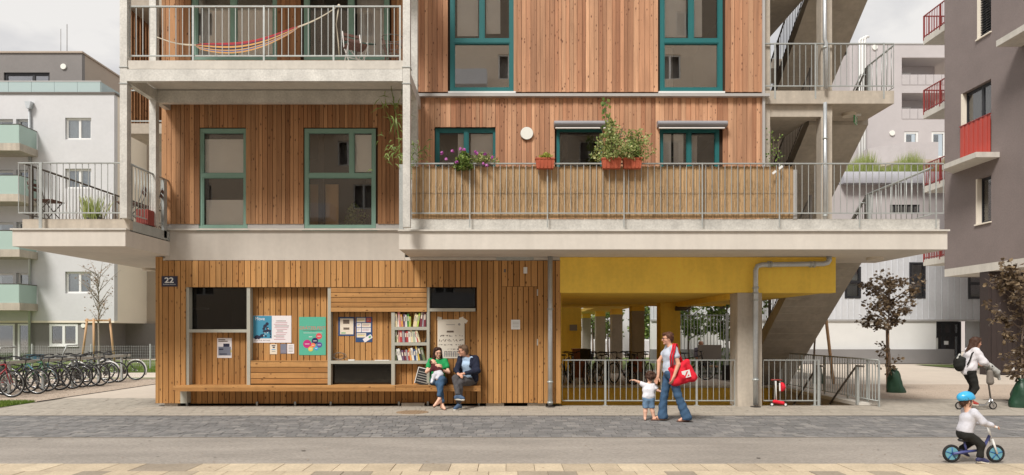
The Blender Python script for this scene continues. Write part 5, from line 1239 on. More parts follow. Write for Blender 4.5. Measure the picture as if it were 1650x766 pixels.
smooth('shirt','cloth_lightblue',t,torso(pel,ch,(.14,.05,1.05),(-.08,.04,1.05),(0,0,1),s*.95,.85,.012,.005)+[('c',(.02,.03,1.04),(.0,.02,1.075),.055,.052)],.008,.03)
smooth('jacket','cloth_navy',t,[('c',sL,eL,.072,.062),('c',eL,(wL[0]+.05,wL[1]+.03,wL[2]+.01),.062,.045),('c',sR,eR,.070,.060),('c',eR,(wR[0],wR[1]+.04,wR[2]+.01),.060,.044),
   ('c',(.17,.10,1.03),(.16,.14,.62),.085,.10),('c',(.06,.13,1.05),(.07,.17,.60),.075,.10),('c',(-.06,.12,1.05),(-.02,.17,.62),.075,.09),('c',(.20,.02,1.0),(.20,-.01,.62),.062,.075),('c',(-.13,.04,1.0),(-.12,.04,.72),.050,.055),('c',(.17,-.02,.98),(.155,-.07,.72),.04,.05),('c',(.20,.06,1.075),(.07,.10,1.10),.052,.05),('c',(-.13,.05,1.07),(-.02,.10,1.10),.05,.05),('c',(.12,-.01,1.05),(.10,-.06,.9),.035,.035)],.008,.03)
smooth('trousers','cloth_charcoal',t,[('c',(-.03,.09,.565),(.13,.09,.565),.120,.120),('c',(.13,.03,.565),kL,.100,.075),('c',kL,(aL[0],aL[1],aL[2]+.07),.075,.060),('c',(-.03,.03,.58),kR,.102,.076),('c',kR,(aR[0],aR[1],aR[2]+.04),.076,.060)],.008,.025)
shoe('sneaker','sneaker_blue',t,aL,tL,1.0); shoe('sneaker','sneaker_blue',t,aR,tR,1.0)
# ---------- girl pushing a kick scooter (faces right)
Y_=14.5; t=thing('person','young woman with long brown hair, white blouse and black trousers on a kick scooter','person',(X(1562,Y_),Y_,0)); s=.92
pel=(-.01,0,.83); ch=(.04,0,1.13); sL,sR=(.07,.14,1.24),(.05,-.14,1.24)
hp,P=head_prims((.145,0,1.42),(1,0,-.18),.96,(.15,0,1))
kR,aR,tR=(.08,-.08,.47),(-.01,-.07,.20),(.13,-.07,.135); kL,aL,tL=(.14,.09,.50),(.06,.10,.23),(.16,.10,.14)
aR,tR=(-.03,-.07,.19),(.12,-.07,.125)
eR,wR=(.16,-.20,1.02),(.33,-.14,.93); eL,wL=(.18,.19,1.02),(.34,.12,.93)
smooth('body','skin',t,hp+[('c',(.06,0,1.27),(.11,0,1.36),.046,.045)]+torso(pel,ch,sL,sR,(0,0,1),s,.9)+arm(sL,eL,wL,.88)+arm(sR,eR,wR,.88)+hand_prims(wL,(1,0,-.2),(0,0,-1),-1,.86,.9)+hand_prims(wR,(1,0,-.2),(0,0,-1),1,.86,.9)+leg((-.01,.08,.82),kL,aL,.88)+leg((-.01,-.08,.82),kR,aR,.88)+foot_prims(aL,tL,.9)+foot_prims(aR,tR,.9),.007,.018)
face_bits(t,P,.96)
hair_cap(P,.96,[('c',P(0,-.07,.02),P(0,-.11,-.14),.07,.05),('c',P(0,-.11,-.14),P(.02,-.17,-.22),.05,.025),('c',P(-.075,-.03,0),P(-.08,-.06,-.12),.03,.026),('c',P(.075,-.03,0),P(.08,-.06,-.12),.03,.026)],'hair_brown',t,.008,.03)
smooth('blouse','cloth_blouse',t,torso((-.01,0,.90),ch,sL,sR,(0,0,1),s,.95,.026)+[('c',sL,eL,.075,.070),('c',sR,eR,.078,.074),('c',eR,(.24,-.18,.98),.072,.055),('c',eL,(.25,.17,.98),.068,.05),('c',(-.03,0,.83),(0,0,.95),.135,.125)],.008,.03,[((0,0,.76),(.15,0,-1))])
smooth('trousers','cloth_black',t,[('c',(-.02,-.05,.82),(-.02,.05,.82),.112,.112),('c',(-.01,-.07,.82),kR,.092,.066),('c',kR,(aR[0],aR[1],.27),.064,.048),('c',(-.01,.07,.82),kL,.092,.066),('c',kL,(aL[0],aL[1],.30),.064,.048)],.008,.02)
shoe('shoe','shoe_red',t,aR,tR,.85); shoe('shoe','shoe_red',t,aL,tL,.85)
xg=X(1562,Y_)
bg_=thing('backpack','black backpack with a pale top flap worn by the young woman on the scooter','backpack',(xg-.2,Y_,.85))
smooth('bag_body','cloth_black',bg_,[('e',(-.015,0,.13),(.10,.13,.17),None),('c',(.02,-.08,.22),(.02,.08,.22),.05,.05)],.009,.03); smooth('flap','canvas_grey',bg_,[('c',(-.10,-.06,.24),(.03,.05,.32),.016,.02)],.008,.02)
g=M(); g.tube([(.06,-.14,.10),(.10,-.17,.22),(.14,-.165,.34),(.24,-.15,.42),(.30,-.16,.34)],.014,5); g.build('strap','cloth_black',bg_,local=True)
# kick scooter
sc_=thing('kick_scooter','adult silver kick scooter with grey jacket and bag hung over its handlebar','scooter',(X(1562,Y_),Y_,0)); 
g=M(); g.box(-.12,.34,-.06,.06,.095,.115); g.box(-.12,.30,-.045,.045,.078,.094); g.build('deck','chrome',sc_,local=True)
def wheel(par,x,y,z,r,w_=.012,hub='sole_white',axis='y',name='wheel'):
    g=M(); pts=[(x+r*math.cos(a),y,z+r*math.sin(a)) for a in [2*math.pi*k/20 for k in range(20)]]; g.tube(pts,w_,6,closed=True); o=g.build(name,'rubber',par,local=True)
    g=M(); g.tube([(x,y-w_*.7,z),(x,y+w_*.7,z)],r*.82,16); g.build('hub',hub,o,local=True); return o
wheel(sc_,.50,0,.085,.070,.014,'grey_panel'); wheel(sc_,-.22,0,.085,.070,.014,'grey_panel')
g=M(); g.tube([(.34,0,.10),(.42,0,.17),(.45,0,.24)],.02,8); g.tube([(.50,-.03,.085),(.46,-.03,.22),(.46,.03,.22),(.50,.03,.085)],.012,6); g.tube([(-.12,0,.105),(-.22,-.03,.085)],.014,6); g.build('fork','chrome',sc_,local=True)
g=M(); g.tube([(.455,0,.20),(.36,0,.88),(.35,0,.93)],.017,8); g.build('stem',flat('stem_grey',srgb(120,116,112),.4,.4),sc_,local=True)
g=M(); g.tube([(.35,-.20,.93),(.35,.20,.93)],.014,8); g.build('handlebar','black_plastic',sc_,local=True)
jk=thing('jacket','pale grey jacket draped over the scooter handlebar','jacket',(X(1562,Y_)+.42,Y_-.02,.6)); smooth('cloth','canvas_grey',jk,[('c',(-.08,-.12,.34),(.08,-.10,.20),.055,.06),('c',(-.02,.0,.34),(.14,.0,.12),.06,.05),('c',(.0,.1,.33),(.08,.08,.16),.05,.05),('c',(.10,-.06,.22),(.17,-.04,.06),.05,.03)],.009,.03)
pk=thing('bag','small grey bag hanging from the scooter handlebar','bag',(X(1562,Y_)+.33,Y_-.16,.5)); smooth('bag_body',flat('bag_brown',srgb(120,112,104),.9),pk,[('c',(0,0,.10),(-.01,0,.30),.07,.055)],.009,.03); M().tube([(0,0,.32),(.01,.02,.43)],.008,5).build('loop','bag_brown',pk,local=True)
# ---------- child on balance bike (faces right)
Y_=8.62; xc_=X(1560,Y_); t=thing('person','small child in blue helmet, pale jacket and dark trousers on a balance bike','person',(xc_,Y_,0)); s=.62
pel=(-.04,0,.37); ch=(.0,0,.56); sL,sR=(.02,.085,.64),(.02,-.085,.64)
hp,P=head_prims((-.02,0,.775),(1,0,-.15),.75,(.1,0,1))
kR,aR,tR=(.11,-.07,.24),(.10,-.075,.075),(.19,-.08,.025); kL,aL,tL=(.10,.08,.25),(-.02,.08,.14),(.05,.08,.07)
eR,wR=(.10,-.13,.53),(.23,-.13,.475); eL,wL=(.11,.13,.53),(.24,.13,.475)
smooth('body','skin_light',t,hp+[('c',(.0,0,.66),(-.02,0,.72),.038,.036)]+torso(pel,ch,sL,sR,(0,0,1),s*.80,.78)+arm(sL,eL,wL,.66)+arm(sR,eR,wR,.66)+hand_prims(wL,(1,0,-.1),(0,0,-1),-1,.55,.9)+hand_prims(wR,(1,0,-.1),(0,0,-1),1,.55,.9)+leg((-.04,.045,.36),kL,aL,.7)+leg((-.04,-.045,.36),kR,aR,.7)+foot_prims(aL,tL,.6)+foot_prims(aR,tR,.6),.006,.014)
face_bits(t,P,.82)
smooth('jacket','cloth_palegrey',t,torso((-.04,0,.40),ch,sL,sR,(0,0,1),s*.84,.85,.016)+[('c',sL,eL,.046,.042),('c',sR,eR,.048,.044),('c',eR,(.20,-.13,.487),.042,.034),('c',eL,(.21,.13,.487),.042,.034)],.007,.02)
smooth('trousers','cloth_black',t,[('c',(-.05,-.02,.365),(-.05,.02,.365),.080,.080),('c',(-.04,-.045,.36),kR,.064,.048),('c',kR,(aR[0],aR[1],.10),.047,.038),('c',(-.04,.045,.36),kL,.064,.048),('c',kL,(aL[0],aL[1],.17),.047,.038)],.007,.015)
shoe('shoe',flat('shoe_navy',srgb(52,54,92),.7),t,aR,tR,.62,cell=.007); shoe('shoe','shoe_navy',t,aL,tL,.62,cell=.007)
smooth('hair','hair_brown',t,[('c',P(0,-.035,.03),P(0,-.05,-.03),.066,.045),('c',P(-.055,-.03,.03),P(-.055,-.03,-.01),.02,.02),('c',P(.055,-.03,.03),P(.055,-.03,-.01),.02,.02)],.007,.015)
he=thing('helmet','bright blue ribbed bicycle helmet on the head of the balance bike child','helmet',(xc_,Y_,0))
smooth('shell','helmet_blue',he,[('e',P(0,-.012,.062),(.096,.080,.080),None),('c',P(0,.06,.055),P(0,-.08,.05),.055,.062)]+[('c',P(q,.06,.085),P(q*1.2,-.085,.075),.020,.018,.006) for q in (-.055,-.02,.02,.055)],.006,.012,[(P(0,0,.026),(0.16,0,-1))])
g=M(); 
for q in (-1,1): g.tube([P(q*.085,.02,.03),P(q*.078,.03,-.05),P(q*.03,.03,-.105),P(0,.03,-.11)],.006,4)
g.build('chin_strap','cloth_navy',he,local=True)
g=M()
for q in (-.05,-.018,.018,.05): g.tube([P(q*.8,.075,.118),P(q,.0,.152),P(q*1.1,-.08,.12)],.0055,5)
g.build('vent_rib',flat('helmet_dark',srgb(36,96,160),.4),he,local=True)
bb=thing('balance_bike','small white and blue balance bike under the child with the blue helmet','balance bike',(xc_,Y_,0))
for x in (-.21,.345): 
    w_=wheel(bb,x,0,.115,.098,.017,flat('wheel_teal',srgb(104,160,176),.5))
    q=M(); 
    for k in range(5): a=2*math.pi*k/5+.3; q.tube([(x,-.014,.115),(x+.08*math.cos(a),-.014,.115+.08*math.sin(a))],.006,5)
    q.build('spokes','helmet_dark',w_,local=True)
g=M(); g.tube([(-.21,-.03,.115),(.0,0,.14),(.18,0,.16),(.27,0,.34)],.018,8); g.tube([(-.21,.03,.115),(.0,0,.14)],.014,8); g.tube([(-.02,0,.14),(-.05,0,.27)],.014,8); g.build('frame',flat('bike_indigo',srgb(70,76,130),.4),bb,local=True)
g=M(); g.tube([(.345,-.03,.115),(.285,-.03,.30),(.285,.03,.30),(.345,.03,.115)],.012,6); g.tube([(.285,0,.30),(.25,0,.46)],.015,8); g.build('fork','white_paint',bb,local=True)
g=M(); g.tube([(.25,-.16,.47),(.245,0,.46),(.25,.16,.47)],.012,8); g.build('handlebar','white_paint',bb,local=True); 
g=M(); g.sphere((-.05,0,.285),(.085,.05,.025)); g.build('saddle','black_plastic',bb,local=True)
# ---------- man in the court behind the passage
Y_=24.9; t=thing('person','man in grey shirt sitting beyond the passage behind the parked black bicycle','person',(X(1130,Y_),Y_,0)); s=1.0
pel=(0,.08,.50); ch=(0,.05,.88); sL,sR=(.18,.05,1.0),(-.18,.05,1.0)
hp,P=head_prims((0,.02,1.20),(0,-1,-.1),s)
kL,aL,tL=(.12,-.38,.50),(.12,-.42,.09),(.12,-.58,.03); kR,aR,tR=(-.12,-.38,.50),(-.12,-.42,.09),(-.12,-.58,.03); eL,wL=(.25,-.10,.75),(.12,-.3,.62); eR,wR=(-.25,-.10,.75),(-.12,-.3,.62)
smooth('body','skin',t,hp+[('c',(0,.05,1.04),(0,.03,1.12),.056,.054)]+torso(pel,ch,sL,sR,(0,0,1),s)+arm(sL,eL,wL)+arm(sR,eR,wR)+hand_prims(wL,(-.2,-1,0),(0,0,-1),1,1,.5)+hand_prims(wR,(.2,-1,0),(0,0,-1),-1,1,.5)+leg((.1,.05,.5),kL,aL)+leg((-.1,.05,.5),kR,aR)+foot_prims(aL,tL)+foot_prims(aR,tR),.010,.02)
face_bits(t,P,s); smooth('hair','hair_grey',t,[('c',P(-.02,-.045,.03),P(.02,-.045,.03),.07,.07),('c',P(0,-.06,0),P(0,-.06,-.05),.05,.04)],.010,.02)
smooth('shirt','cloth_purplegrey',t,torso(pel,ch,sL,sR,(0,0,1),s,1.0,.02)+[('c',sL,eL,.066,.058),('c',sR,eR,.066,.058)],.010,.03)
smooth('trousers','cloth_charcoal',t,[('c',(-.08,.06,.5),(.08,.06,.5),.115,.115),('c',(.1,.04,.5),kL,.09,.07),('c',kL,(.12,-.42,.14),.07,.055),('c',(-.1,.04,.5),kR,.09,.07),('c',kR,(-.12,-.42,.14),.07,.055)],.010,.02)
for a_,b_ in ((aL,tL),(aR,tR)): shoe('shoe','black_plastic',t,a_,b_,1.0,cell=.011)
cb=thing('court_bench','low wooden bench carrying the man beyond the passage','bench',(X(1130,Y_),Y_,0)); M().box(X(1130,Y_)-.6,X(1130,Y_)+.6,24.8,25.2,.36,.41).build('seat','stake_wood',cb)
for x in (-.5,.45): bx('leg','galv',cb,X(1130,Y_)+x,X(1130,Y_)+x+.05,24.85,25.15,0,.358)
# ================================================================== bicycles
def spoke_wheel(par,x,r=.335,tyre='rubber',name='wheel'):
    N=32; ring=lambda q,y=0:[(x+q*math.cos(2*math.pi*k/N),y,r+q*math.sin(2*math.pi*k/N)) for k in range(N)]
    o=M().tube(ring(r-.019),.021,7,closed=True).build(name,tyre,par,local=True)
    M().tube(ring(r-.044),.010,5,closed=True).build('rim','chrome',o,local=True)
    g=M(); 
    for k in range(20):
        a=2*math.pi*k/20; y=.022 if k%2 else -.022; g.tube([(x+.02*math.cos(a+.6),y,r+.02*math.sin(a+.6)),(x+(r-.05)*math.cos(a),0,r+(r-.05)*math.sin(a))],.0016,3,cap=False)
    g.tube([(x,-.045,r),(x,.045,r)],.022,8); g.build('spokes','chrome',o,local=True); return o
_bm={}
def paint(name,rgb): return flat(name,srgb(*rgb),.35)
def bicycle(label,cx,cy,rz,frame_m,group,fender=None,rack=False,bag=None,basket=None,step=False,saddle='black_plastic',child=None):
    t=thing('bicycle',label,'bicycle',(cx,cy,0),group,rz)
    spoke_wheel(t,.52); spoke_wheel(t,-.52)
    g=M(); bb_=(-.08,0,.29); st=(-.20,0,.78); hd=(.36,0,.84); hb=(.39,0,.74); rr_=(-.52,0,.335)
    g.tube([bb_,st],.016,8); g.tube([hb,bb_],.019,8)
    g.tube([(-.185,0,.55),(.10,0,.46),hb] if step else [(-.19,0,.73),hd],.016,8); g.tube([hd,hb],.021,8)
    for q in (-1,1): g.tube([bb_,(-.52,q*.055,.335)],.010,6); g.tube([(-.185,0,.70),(-.52,q*.055,.335)],.008,6)
    g.build('frame',frame_m,t,local=True)
    g=M(); 
    for q in (-1,1): g.tube([(.39,q*.04,.72),(.44,q*.045,.58),(.52,q*.05,.335)],.011,6)
    g.tube([(.39,-.04,.73),(.39,.04,.73)],.014,6); g.build('fork',frame_m,t,local=True)
    g=M(); g.tube([(.36,0,.84),(.34,0,.96)],.014,8); g.tube([(.22,-.29,.98),(.32,-.24,1.0),(.36,0,.97),(.32,.24,1.0),(.22,.29,.98)],.012,8); o=g.build('handlebar','black_plastic',t,local=True)
    g=M(); g.tube([(.22,-.30,.98),(.30,-.25,.995)],.017,8); g.tube([(.22,.30,.98),(.30,.25,.995)],.017,8); g.build('grip','rubber',o,local=True)
    g=M(); g.tube([(.40,-.15,.96),(.38,0,.80),(.44,.0,.66)],.004,4); g.tube([(.40,.15,.96),(.36,0,.76),(.1,.02,.6)],.004,4); g.build('cables','black_plastic',o,local=True)
    g=M(); g.tube([(-.20,0,.76),(-.225,0,.90)],.013,8); g.sphere((-.25,0,.925),(.13,.075,.028)); g.sphere((-.15,0,.925),(.12,.03,.022)); g.build('saddle',saddle,t,local=True)
    g=M(); g.tube([(bb_[0],-.05,.29),(bb_[0],.05,.29)],.02,8); g.tube([(bb_[0],-.045,.29),(bb_[0],-.05,.29)],.09,16); g.tube([(-.08,-.06,.29),(-.02,-.07,.14)],.010,6); g.tube([(-.08,.06,.29),(-.14,.07,.44)],.010,6)
    g.box(-.07,.03,-.14,-.07,.125,.145); g.box(-.19,-.09,.07,.14,.435,.455); g.tube([(-.08,-.052,.375),(-.52,-.052,.37)],.005,4); g.tube([(-.08,-.052,.205),(-.52,-.052,.30)],.005,4); g.build('crank','rail_dark',t,local=True)
    if fender:
        for x,a0,a1 in ((.52,20,150),(-.52,35,205)):
            g=M(); g.tube([(x+.365*math.cos(rad(a0+(a1-a0)*k/10)),0,.335+.365*math.sin(rad(a0+(a1-a0)*k/10))) for k in range(11)],.022,5); g.build('mudguard',fender,t,local=True)
    if rack:
        g=M(); 
        for q in (-.06,.06): g.tube([(-.24,q,.72),(-.72,q,.72),(-.52,q,.36)],.007,5)
        for x in (-.35,-.5,-.65): g.tube([(x,-.06,.72),(x,.06,.72)],.006,5)
        g.build('rack','rail_dark',t,local=True)
    if bag: M().box(-.72,-.36,-.20,-.08,.42,.74).build('pannier',bag,t,local=True)
    if basket:
        g=M(); g.box(.42,.70,-.16,.16,.78,.80); 
        for k in range(8): x=.42+.04*k; g.box(x,x+.012,-.17,-.158,.78,1.0); g.box(x,x+.012,.158,.17,.78,1.0)
        for z in (.84,.92,.99): g.box(.41,.71,-.17,-.158,z,z+.01); g.box(.41,.71,.158,.17,z,z+.01); g.box(.70,.712,-.17,.17,z,z+.01); g.box(.41,.42,-.17,.17,z,z+.01)
        g.build('basket',basket,t,local=True)
    if child:
        g=M(); g.box(-.60,-.36,-.16,.16,.76,.82); g.box(-.64,-.58,-.17,.17,.78,1.12); g.box(-.58,-.38,-.18,-.15,.80,.98); g.box(-.58,-.38,.15,.18,.80,.98); g.build('child_seat',child,t,local=True)
    return t
paint('paint_red',(150,34,44)); paint('paint_black',(32,32,34)); paint('paint_green',(60,110,70)); paint('paint_blue',(60,110,130)); paint('paint_grey',(96,98,102)); paint('lime',(150,210,60)); paint('paint_white',(220,220,218))
gl='bicycles at the rack left of the timber house'
def out(label,px,Y,*a,face=1,**k):
    # px is the column of the wheel nearest the path
    xw=X(px,Y); bicycle(label,xw-.52,Y,0 if face>0 else math.pi,*a,gl,**k)
out('dark red bicycle with lime saddle cover, nearest in the rack',19,17.15,'paint_red',saddle='lime')
out('red bicycle half behind the nearest one with black saddle',8,17.75,'paint_red',face=-1)
out('black bicycle second in the rack with plain black saddle',60,18.05,'paint_black',face=-1)
out('green framed bicycle third in the rack beside a leaning white bar',76,18.9,'paint_green',rack=True)
out('black bicycle with turquoise basket in the middle of the rack',117,19.75,'paint_black',basket='paint_blue',face=-1)
out('dark grey bicycle with black mudguards between the basket bicycle and the tree stakes',132,20.3,'paint_grey',fender='paint_black')
out('black low framed bicycle with pale tyres rim in front of the tree stakes',160,20.8,'paint_black',step=True)
out('black bicycle with silver front mudguard second from the far end of the rack',176,21.9,'paint_black',fender='paint_white')
out('black city bicycle with silver mudguards standing alone at the far end of the rack',219,23.3,'paint_black',fender='paint_white',rack=True,face=-1)
out('black bicycle third from the near end with a grey pannier box',44,18.4,'paint_black',rack=True,bag='cloth_charcoal')
out('slim blue bicycle wedged between black ones in the middle of the rack',96,19.3,'paint_blue',face=-1)
out('black bicycle with upright bars just before the tree stakes',146,20.55,'paint_black',face=-1,step=True)
out('dark grey bicycle whose saddle touches the rack near its far end',190,22.4,'paint_grey',face=-1)
out('black bicycle with carrier partly cut by the left picture edge',-6,18.6,'paint_black',rack=True)
# bicycle rack: long galvanised rail on posts
t=thing('bicycle_rack','long galvanised bicycle rack rail on short posts in the gravel bed','bicycle rack',(-13.0,20,0))
M().box(-13.16,-13.08,16.4,23.6,.80,.88).build('rail','galv_beam',t)
for y in (16.6,17.9,19.2,20.5,21.8,23.1): bx('post','galv',t,-13.15,-13.09,y,y+.06,0,.80)
for y in (17.4,20.0): M().tube([(-13.12,y,.85),(-12.95,y,1.25),(-12.95,y+.5,1.25)],.022,6).build('lock_bar','galv',t)
gi='bicycles parked inside the yellow passage'
for i,(px,Y,rz,m_,lab,kw) in enumerate(((912,21.6,70,'paint_black','black bicycle nearest the timber wall inside the passage',{}),(922,22.3,80,'paint_grey','dark bicycle behind the one nearest the timber wall in the passage',{}),
    (955,21.8,62,'paint_black','black bicycle with dark crate on its carrier in the middle of the passage',dict(child='black_plastic')),(978,22.2,75,'paint_black','black bicycle turned end on beside the one with a dark crate',{}),
    (1004,21.5,115,'paint_black','black bicycle with brown carrier box in the passage',dict(rack=True,bag=flat('box_brown',srgb(150,84,56)))),(1024,21.9,70,'paint_red','dark red bicycle in front of the widest grey column',{}),(1036,22.4,100,'paint_black','black bicycle closest to the big yellow column',{}),(966,21.3,98,'paint_grey','dark grey bicycle seen end on right of the one with a dark crate',{}),(946,22.6,84,'paint_black','black bicycle standing behind the crate bicycle in the passage',dict(rack=True)),(1014,22.5,76,'paint_black','black bicycle half hidden behind the dark red one in the passage',dict(basket='paint_black')))):
    bicycle(lab,X(px,Y),Y,rad(rz),m_,gi,**kw)
bicycle('black bicycle with child seat and bags standing alone in the light beyond the yellow column',X(1138,23.3)-.52,23.3,0,'paint_black',gi,rack=True,child='black_plastic',bag='black_plastic')
# low red-brown crates inside
for i,(px,Y,lab) in enumerate(((932,24.5,'brown wooden chest low in the passage between the first two bicycles'),)): 
    t=thing('storage_chest',lab,'chest',(X(px,Y),Y,0)); M().box(X(924,Y),X(946,Y),Y,Y+.6,0,1.0).build('box',flat('chest_brown',srgb(140,88,60),.8),t); M().box(X(923,Y),X(947,Y),Y-.02,Y+.62,1.002,1.04).build('lid','chest_brown',t)
# ================================================================== toy scooter leaning at the short railing
x0=X(1251,15.2); t=thing('toy_scooter','small red and white toy scooter with a red helmet at the short railing','toy scooter',(x0,15.15,0),rz=rad(-20))
g=M(); g.tube([(-.02,0,.10),(-.03,0,.56)],.013,8); g.build('stem','white_paint',t,local=True)
g=M(); g.tube([(-.13,-.03,.58),(-.03,0,.585),(.10,.03,.58)],.016,8); g.build('handlebar','red_rail',t,local=True)
o=smooth('deck','cloth_red',t,[('c',(-.06,0,.10),(.12,0,.075),.042,.038),('c',(.12,-.03,.075),(.12,.03,.075),.03,.03)],.008,.02)
for x,y in ((-.11,-.05),(-.11,.05),(.17,0)): wheel(t,x,y,.042,.032,.012,'white_paint')
h=thing('helmet','small red child helmet hanging from the toy scooter handlebar','helmet',(x0+.09,15.12,.33)); smooth('shell','cloth_red',h,[('e',(0,0,.10),(.075,.095,.10),None)],.007,.01,[((-.03,0,.1),(-1,0,0))]); smooth('band','white_paint',h,[('c',(-.05,-.02,.02),(-.045,0,.17),.018,.018)],.007,.01)
# ================================================================== books
shelf_rows=[(636.5,687,527,(('cream',5.5,22,-3),('white',4,24,3),('pink',5,25,-6),('orange',5,21,-7),('purple',4,21,0),('white',5,20,-4),('green',4,22,0),('lime',4,17,0),('_',5,0,0),('cream',5,22,9),('cream',4,20,8),('lime',4,23,9),('_',2,0,0),('maroon',6,30,6),('grey',4,31,6),('maroon',5,26,2))),
 (636.5,687,552,(('olive',4,21,0),('cream',3,12,0),('pink',4,22,-3),('red',5,20,-3),('grey',5,20,-3),('maroon',4,19,-2),('red',4,19,-3),('white',5,19,-4),('cream',5,21,-5),('paleg',5,19,-6),('white',4,19,-9),('red',3,18,-12),('cream',4,20,-16),('_',8,0,0),('black',3,18,28))),
 (636.5,687,581.5,(('olive',3,18,0),('black',4,20,-6),('white',5,19,-12),('white',4,20,-14),('purple',5,17,-8),('maroon',5,17,-6),('grey',4,18,-8),('red',4,17,-8),('orange',4,20,-10),('white',5,21,-9),('navy',5,19,-8),('white',3,17,-6),('yellow',5,25,-12),('black',6,25,-14),('olive',6,22,-14)))]
bc=dict(cream=(222,206,170),white=(224,222,214),pink=(206,130,124),orange=(220,160,90),purple=(110,84,110),green=(70,134,62),lime=(182,204,90),maroon=(120,52,62),grey=(150,148,156),olive=(110,120,84),red=(176,62,62),paleg=(176,186,158),black=(44,44,46),navy=(60,80,120),yellow=(220,190,90))
hum=dict(cream='cream',white='white',pink='pink',orange='orange',purple='purple',green='dark green',lime='lime green',maroon='maroon',grey='grey',olive='olive green',red='red',paleg='pale green',black='black',navy='navy blue',yellow='yellow')
for k_,v_ in bc.items(): flat('book_'+k_,srgb(*v_),.6)
ordn=['first','second','third','fourth','fifth','sixth','seventh','eighth','ninth','tenth','eleventh','twelfth','thirteenth','fourteenth','fifteenth','sixteenth']
for ri,(a,b,c,lst) in enumerate(shelf_rows):
    tot=sum(q[1] for q in lst); px=a+.8; k=(b-a-1.5)/tot; n_=0; zb=Z(c,YW+.02)+.001; nm=('top','middle','bottom')[ri]
    for (cn,wp,hp_,tl) in lst:
        if cn=='_': px+=wp*k; continue
        n_+=1; w_=wp*k/F*15.2-.002; h_=hp_/F*15.2*.97; xx=X(px,15.2)+w_/2; d=.11+U(-.015,.015); y0=15.14+U(0,.02)
        lean=rad(tl); mt=Matrix.Translation((xx,0,zb+abs(math.sin(lean))*w_*.5))@Matrix.Rotation(lean,4,'Y')
        t=thing('book','%s %s book, %s from the left on the %s shelf'%('thin' if wp<4.5 else 'thick',hum[cn],ordn[n_-1],nm),'book',(xx,y0,zb),'books on the open shelves')
        g=M(); g.tbox(mt,-w_/2,w_/2,y0,y0+.004,0,h_); g.tbox(mt,-w_/2,-w_/2+.003,y0+.004,y0+d,0,h_); g.tbox(mt,w_/2-.003,w_/2,y0+.004,y0+d,0,h_); g.build('cover','book_'+cn,t)
        M().tbox(mt,-w_/2+.003,w_/2-.003,y0+.005,y0+d-.006,.004,h_-.005).build('pages','book_paper',t)
        M().tbox(mt,-w_/2+.25*w_,w_/2-.25*w_,y0-.0015,y0-.0002,h_*.45,h_*.8).build('spine_title','book_paper' if cn in('black','navy','maroon','red','purple','green') else 'print_grey',t)
        px+=wp*k
# ring shaped wire object, small things on the ledge
g=M(); cc=(X(547,15.2),15.2,Z(574,15.2)); g.tube([(cc[0]+.15*math.cos(a),cc[1]+.03*math.sin(a),cc[2]+.07*math.sin(a)) for a in [2*math.pi*k/20 for k in range(20)]],.008,5,closed=True); g.tube([(cc[0]+.11*math.cos(a),cc[1]-.03,cc[2]+.08*math.sin(a)) for a in [2*math.pi*k/20 for k in range(20)]],.006,5,closed=True)
tag(g.build('wire_wreath','rail_dark'),'loose coil of dark wire standing on the grey ledge under the blue framed notices','wire coil')
M().box(X(562,15.2),X(572,15.2),15.14,15.22,Z(581.5,15.12)+.001,Z(580,15.12)+.005).build('folded_paper','white_paint'); tag(bpy.data.objects['folded_paper'],'small folded white paper lying on the grey ledge under the notices','paper')
M().box(X(606,15.3),X(629,15.3),15.13,15.26,Z(581.5,15.12)+.001,Z(581.5,15.12)+.012).build('magazine','white_paint'); tag(bpy.data.objects['magazine'],'flat white magazine lying at the right end of the grey ledge','magazine')
# open magazine rack beside the woman
mt=Matrix.Translation((X(680,15.1),15.12,.476))@Matrix.Rotation(rad(14),4,'Y')@Matrix.Rotation(rad(-8),4,'X')
t=thing('notice_board','small black slate board leaning on the bench left of the seated woman','board',(X(680,15.1),15.15,.476))
M().tbox(mt,-.17,.13,-.01,.01,0,.36).build('slate','black_plastic',t)
g=M(); 
for q in range(5): g.tbox(mt,-.15,.11,-.013,-.0105,.05+q*.055,.065+q*.055)
g.build('print_line','print_grey',t); g=M(); g.tbox(mt,-.18,-.165,-.015,.015,0,.37); g.tbox(mt,-.165,.14,-.015,.015,.355,.37); g.build('rim','white_paint',t)
# ================================================================== posters
def poster(name,label,cat,px0,px1,py0,py1,m,y=NB-.003):
    t=thing(name,label,cat,(X((px0+px1)/2,y),y,Z(py1,y))); bx('sheet',m,t,X(px0,y),X(px1,y),y-.004,y,Z(py1,y),Z(py0,y)); return t,lambda a,b,c,d,m_,n_='print',k=0: bx(n_,m_,t,X(a,y),X(b,y),y-.006-k*.0012,y-.0045,Z(d,y),Z(c,y))
flat('paper_white',srgb(230,224,226)); flat('paper_cream',srgb(226,214,196)); flat('poster_teal',srgb(86,176,150)); flat('poster_blue',srgb(66,140,170)); flat('ink_dark',srgb(38,40,64)); flat('ink_green',srgb(90,170,110)); flat('ink_pink',srgb(196,150,160)); flat('frame_blue',srgb(44,74,120),.6)
flat('dot_magenta',srgb(190,40,120)); flat('dot_navy',srgb(40,40,90)); flat('dot_red',srgb(214,80,90)); flat('dot_violet',srgb(90,80,150)); flat('dot_orange',srgb(232,120,80)); flat('dot_yellow',srgb(224,190,90)); flat('dot_blue',srgb(70,160,214)); flat('dot_teal',srgb(70,130,150)); flat('sticker_yellow',srgb(226,206,60)); flat('photo_grey',srgb(120,124,140)); flat('map_pale',srgb(230,222,208)); flat('map_blue',srgb(170,206,226)); flat('ink_brown',srgb(110,96,84))
def disc(t,px,py,rpx,m,y,n_='dot'):
    g=M(); g.disc((X(px,y),y,Z(py,y)),(0,-1,0),rpx/F*y,18,.001); g.build(n_,m,t)
yb=NB-.0045
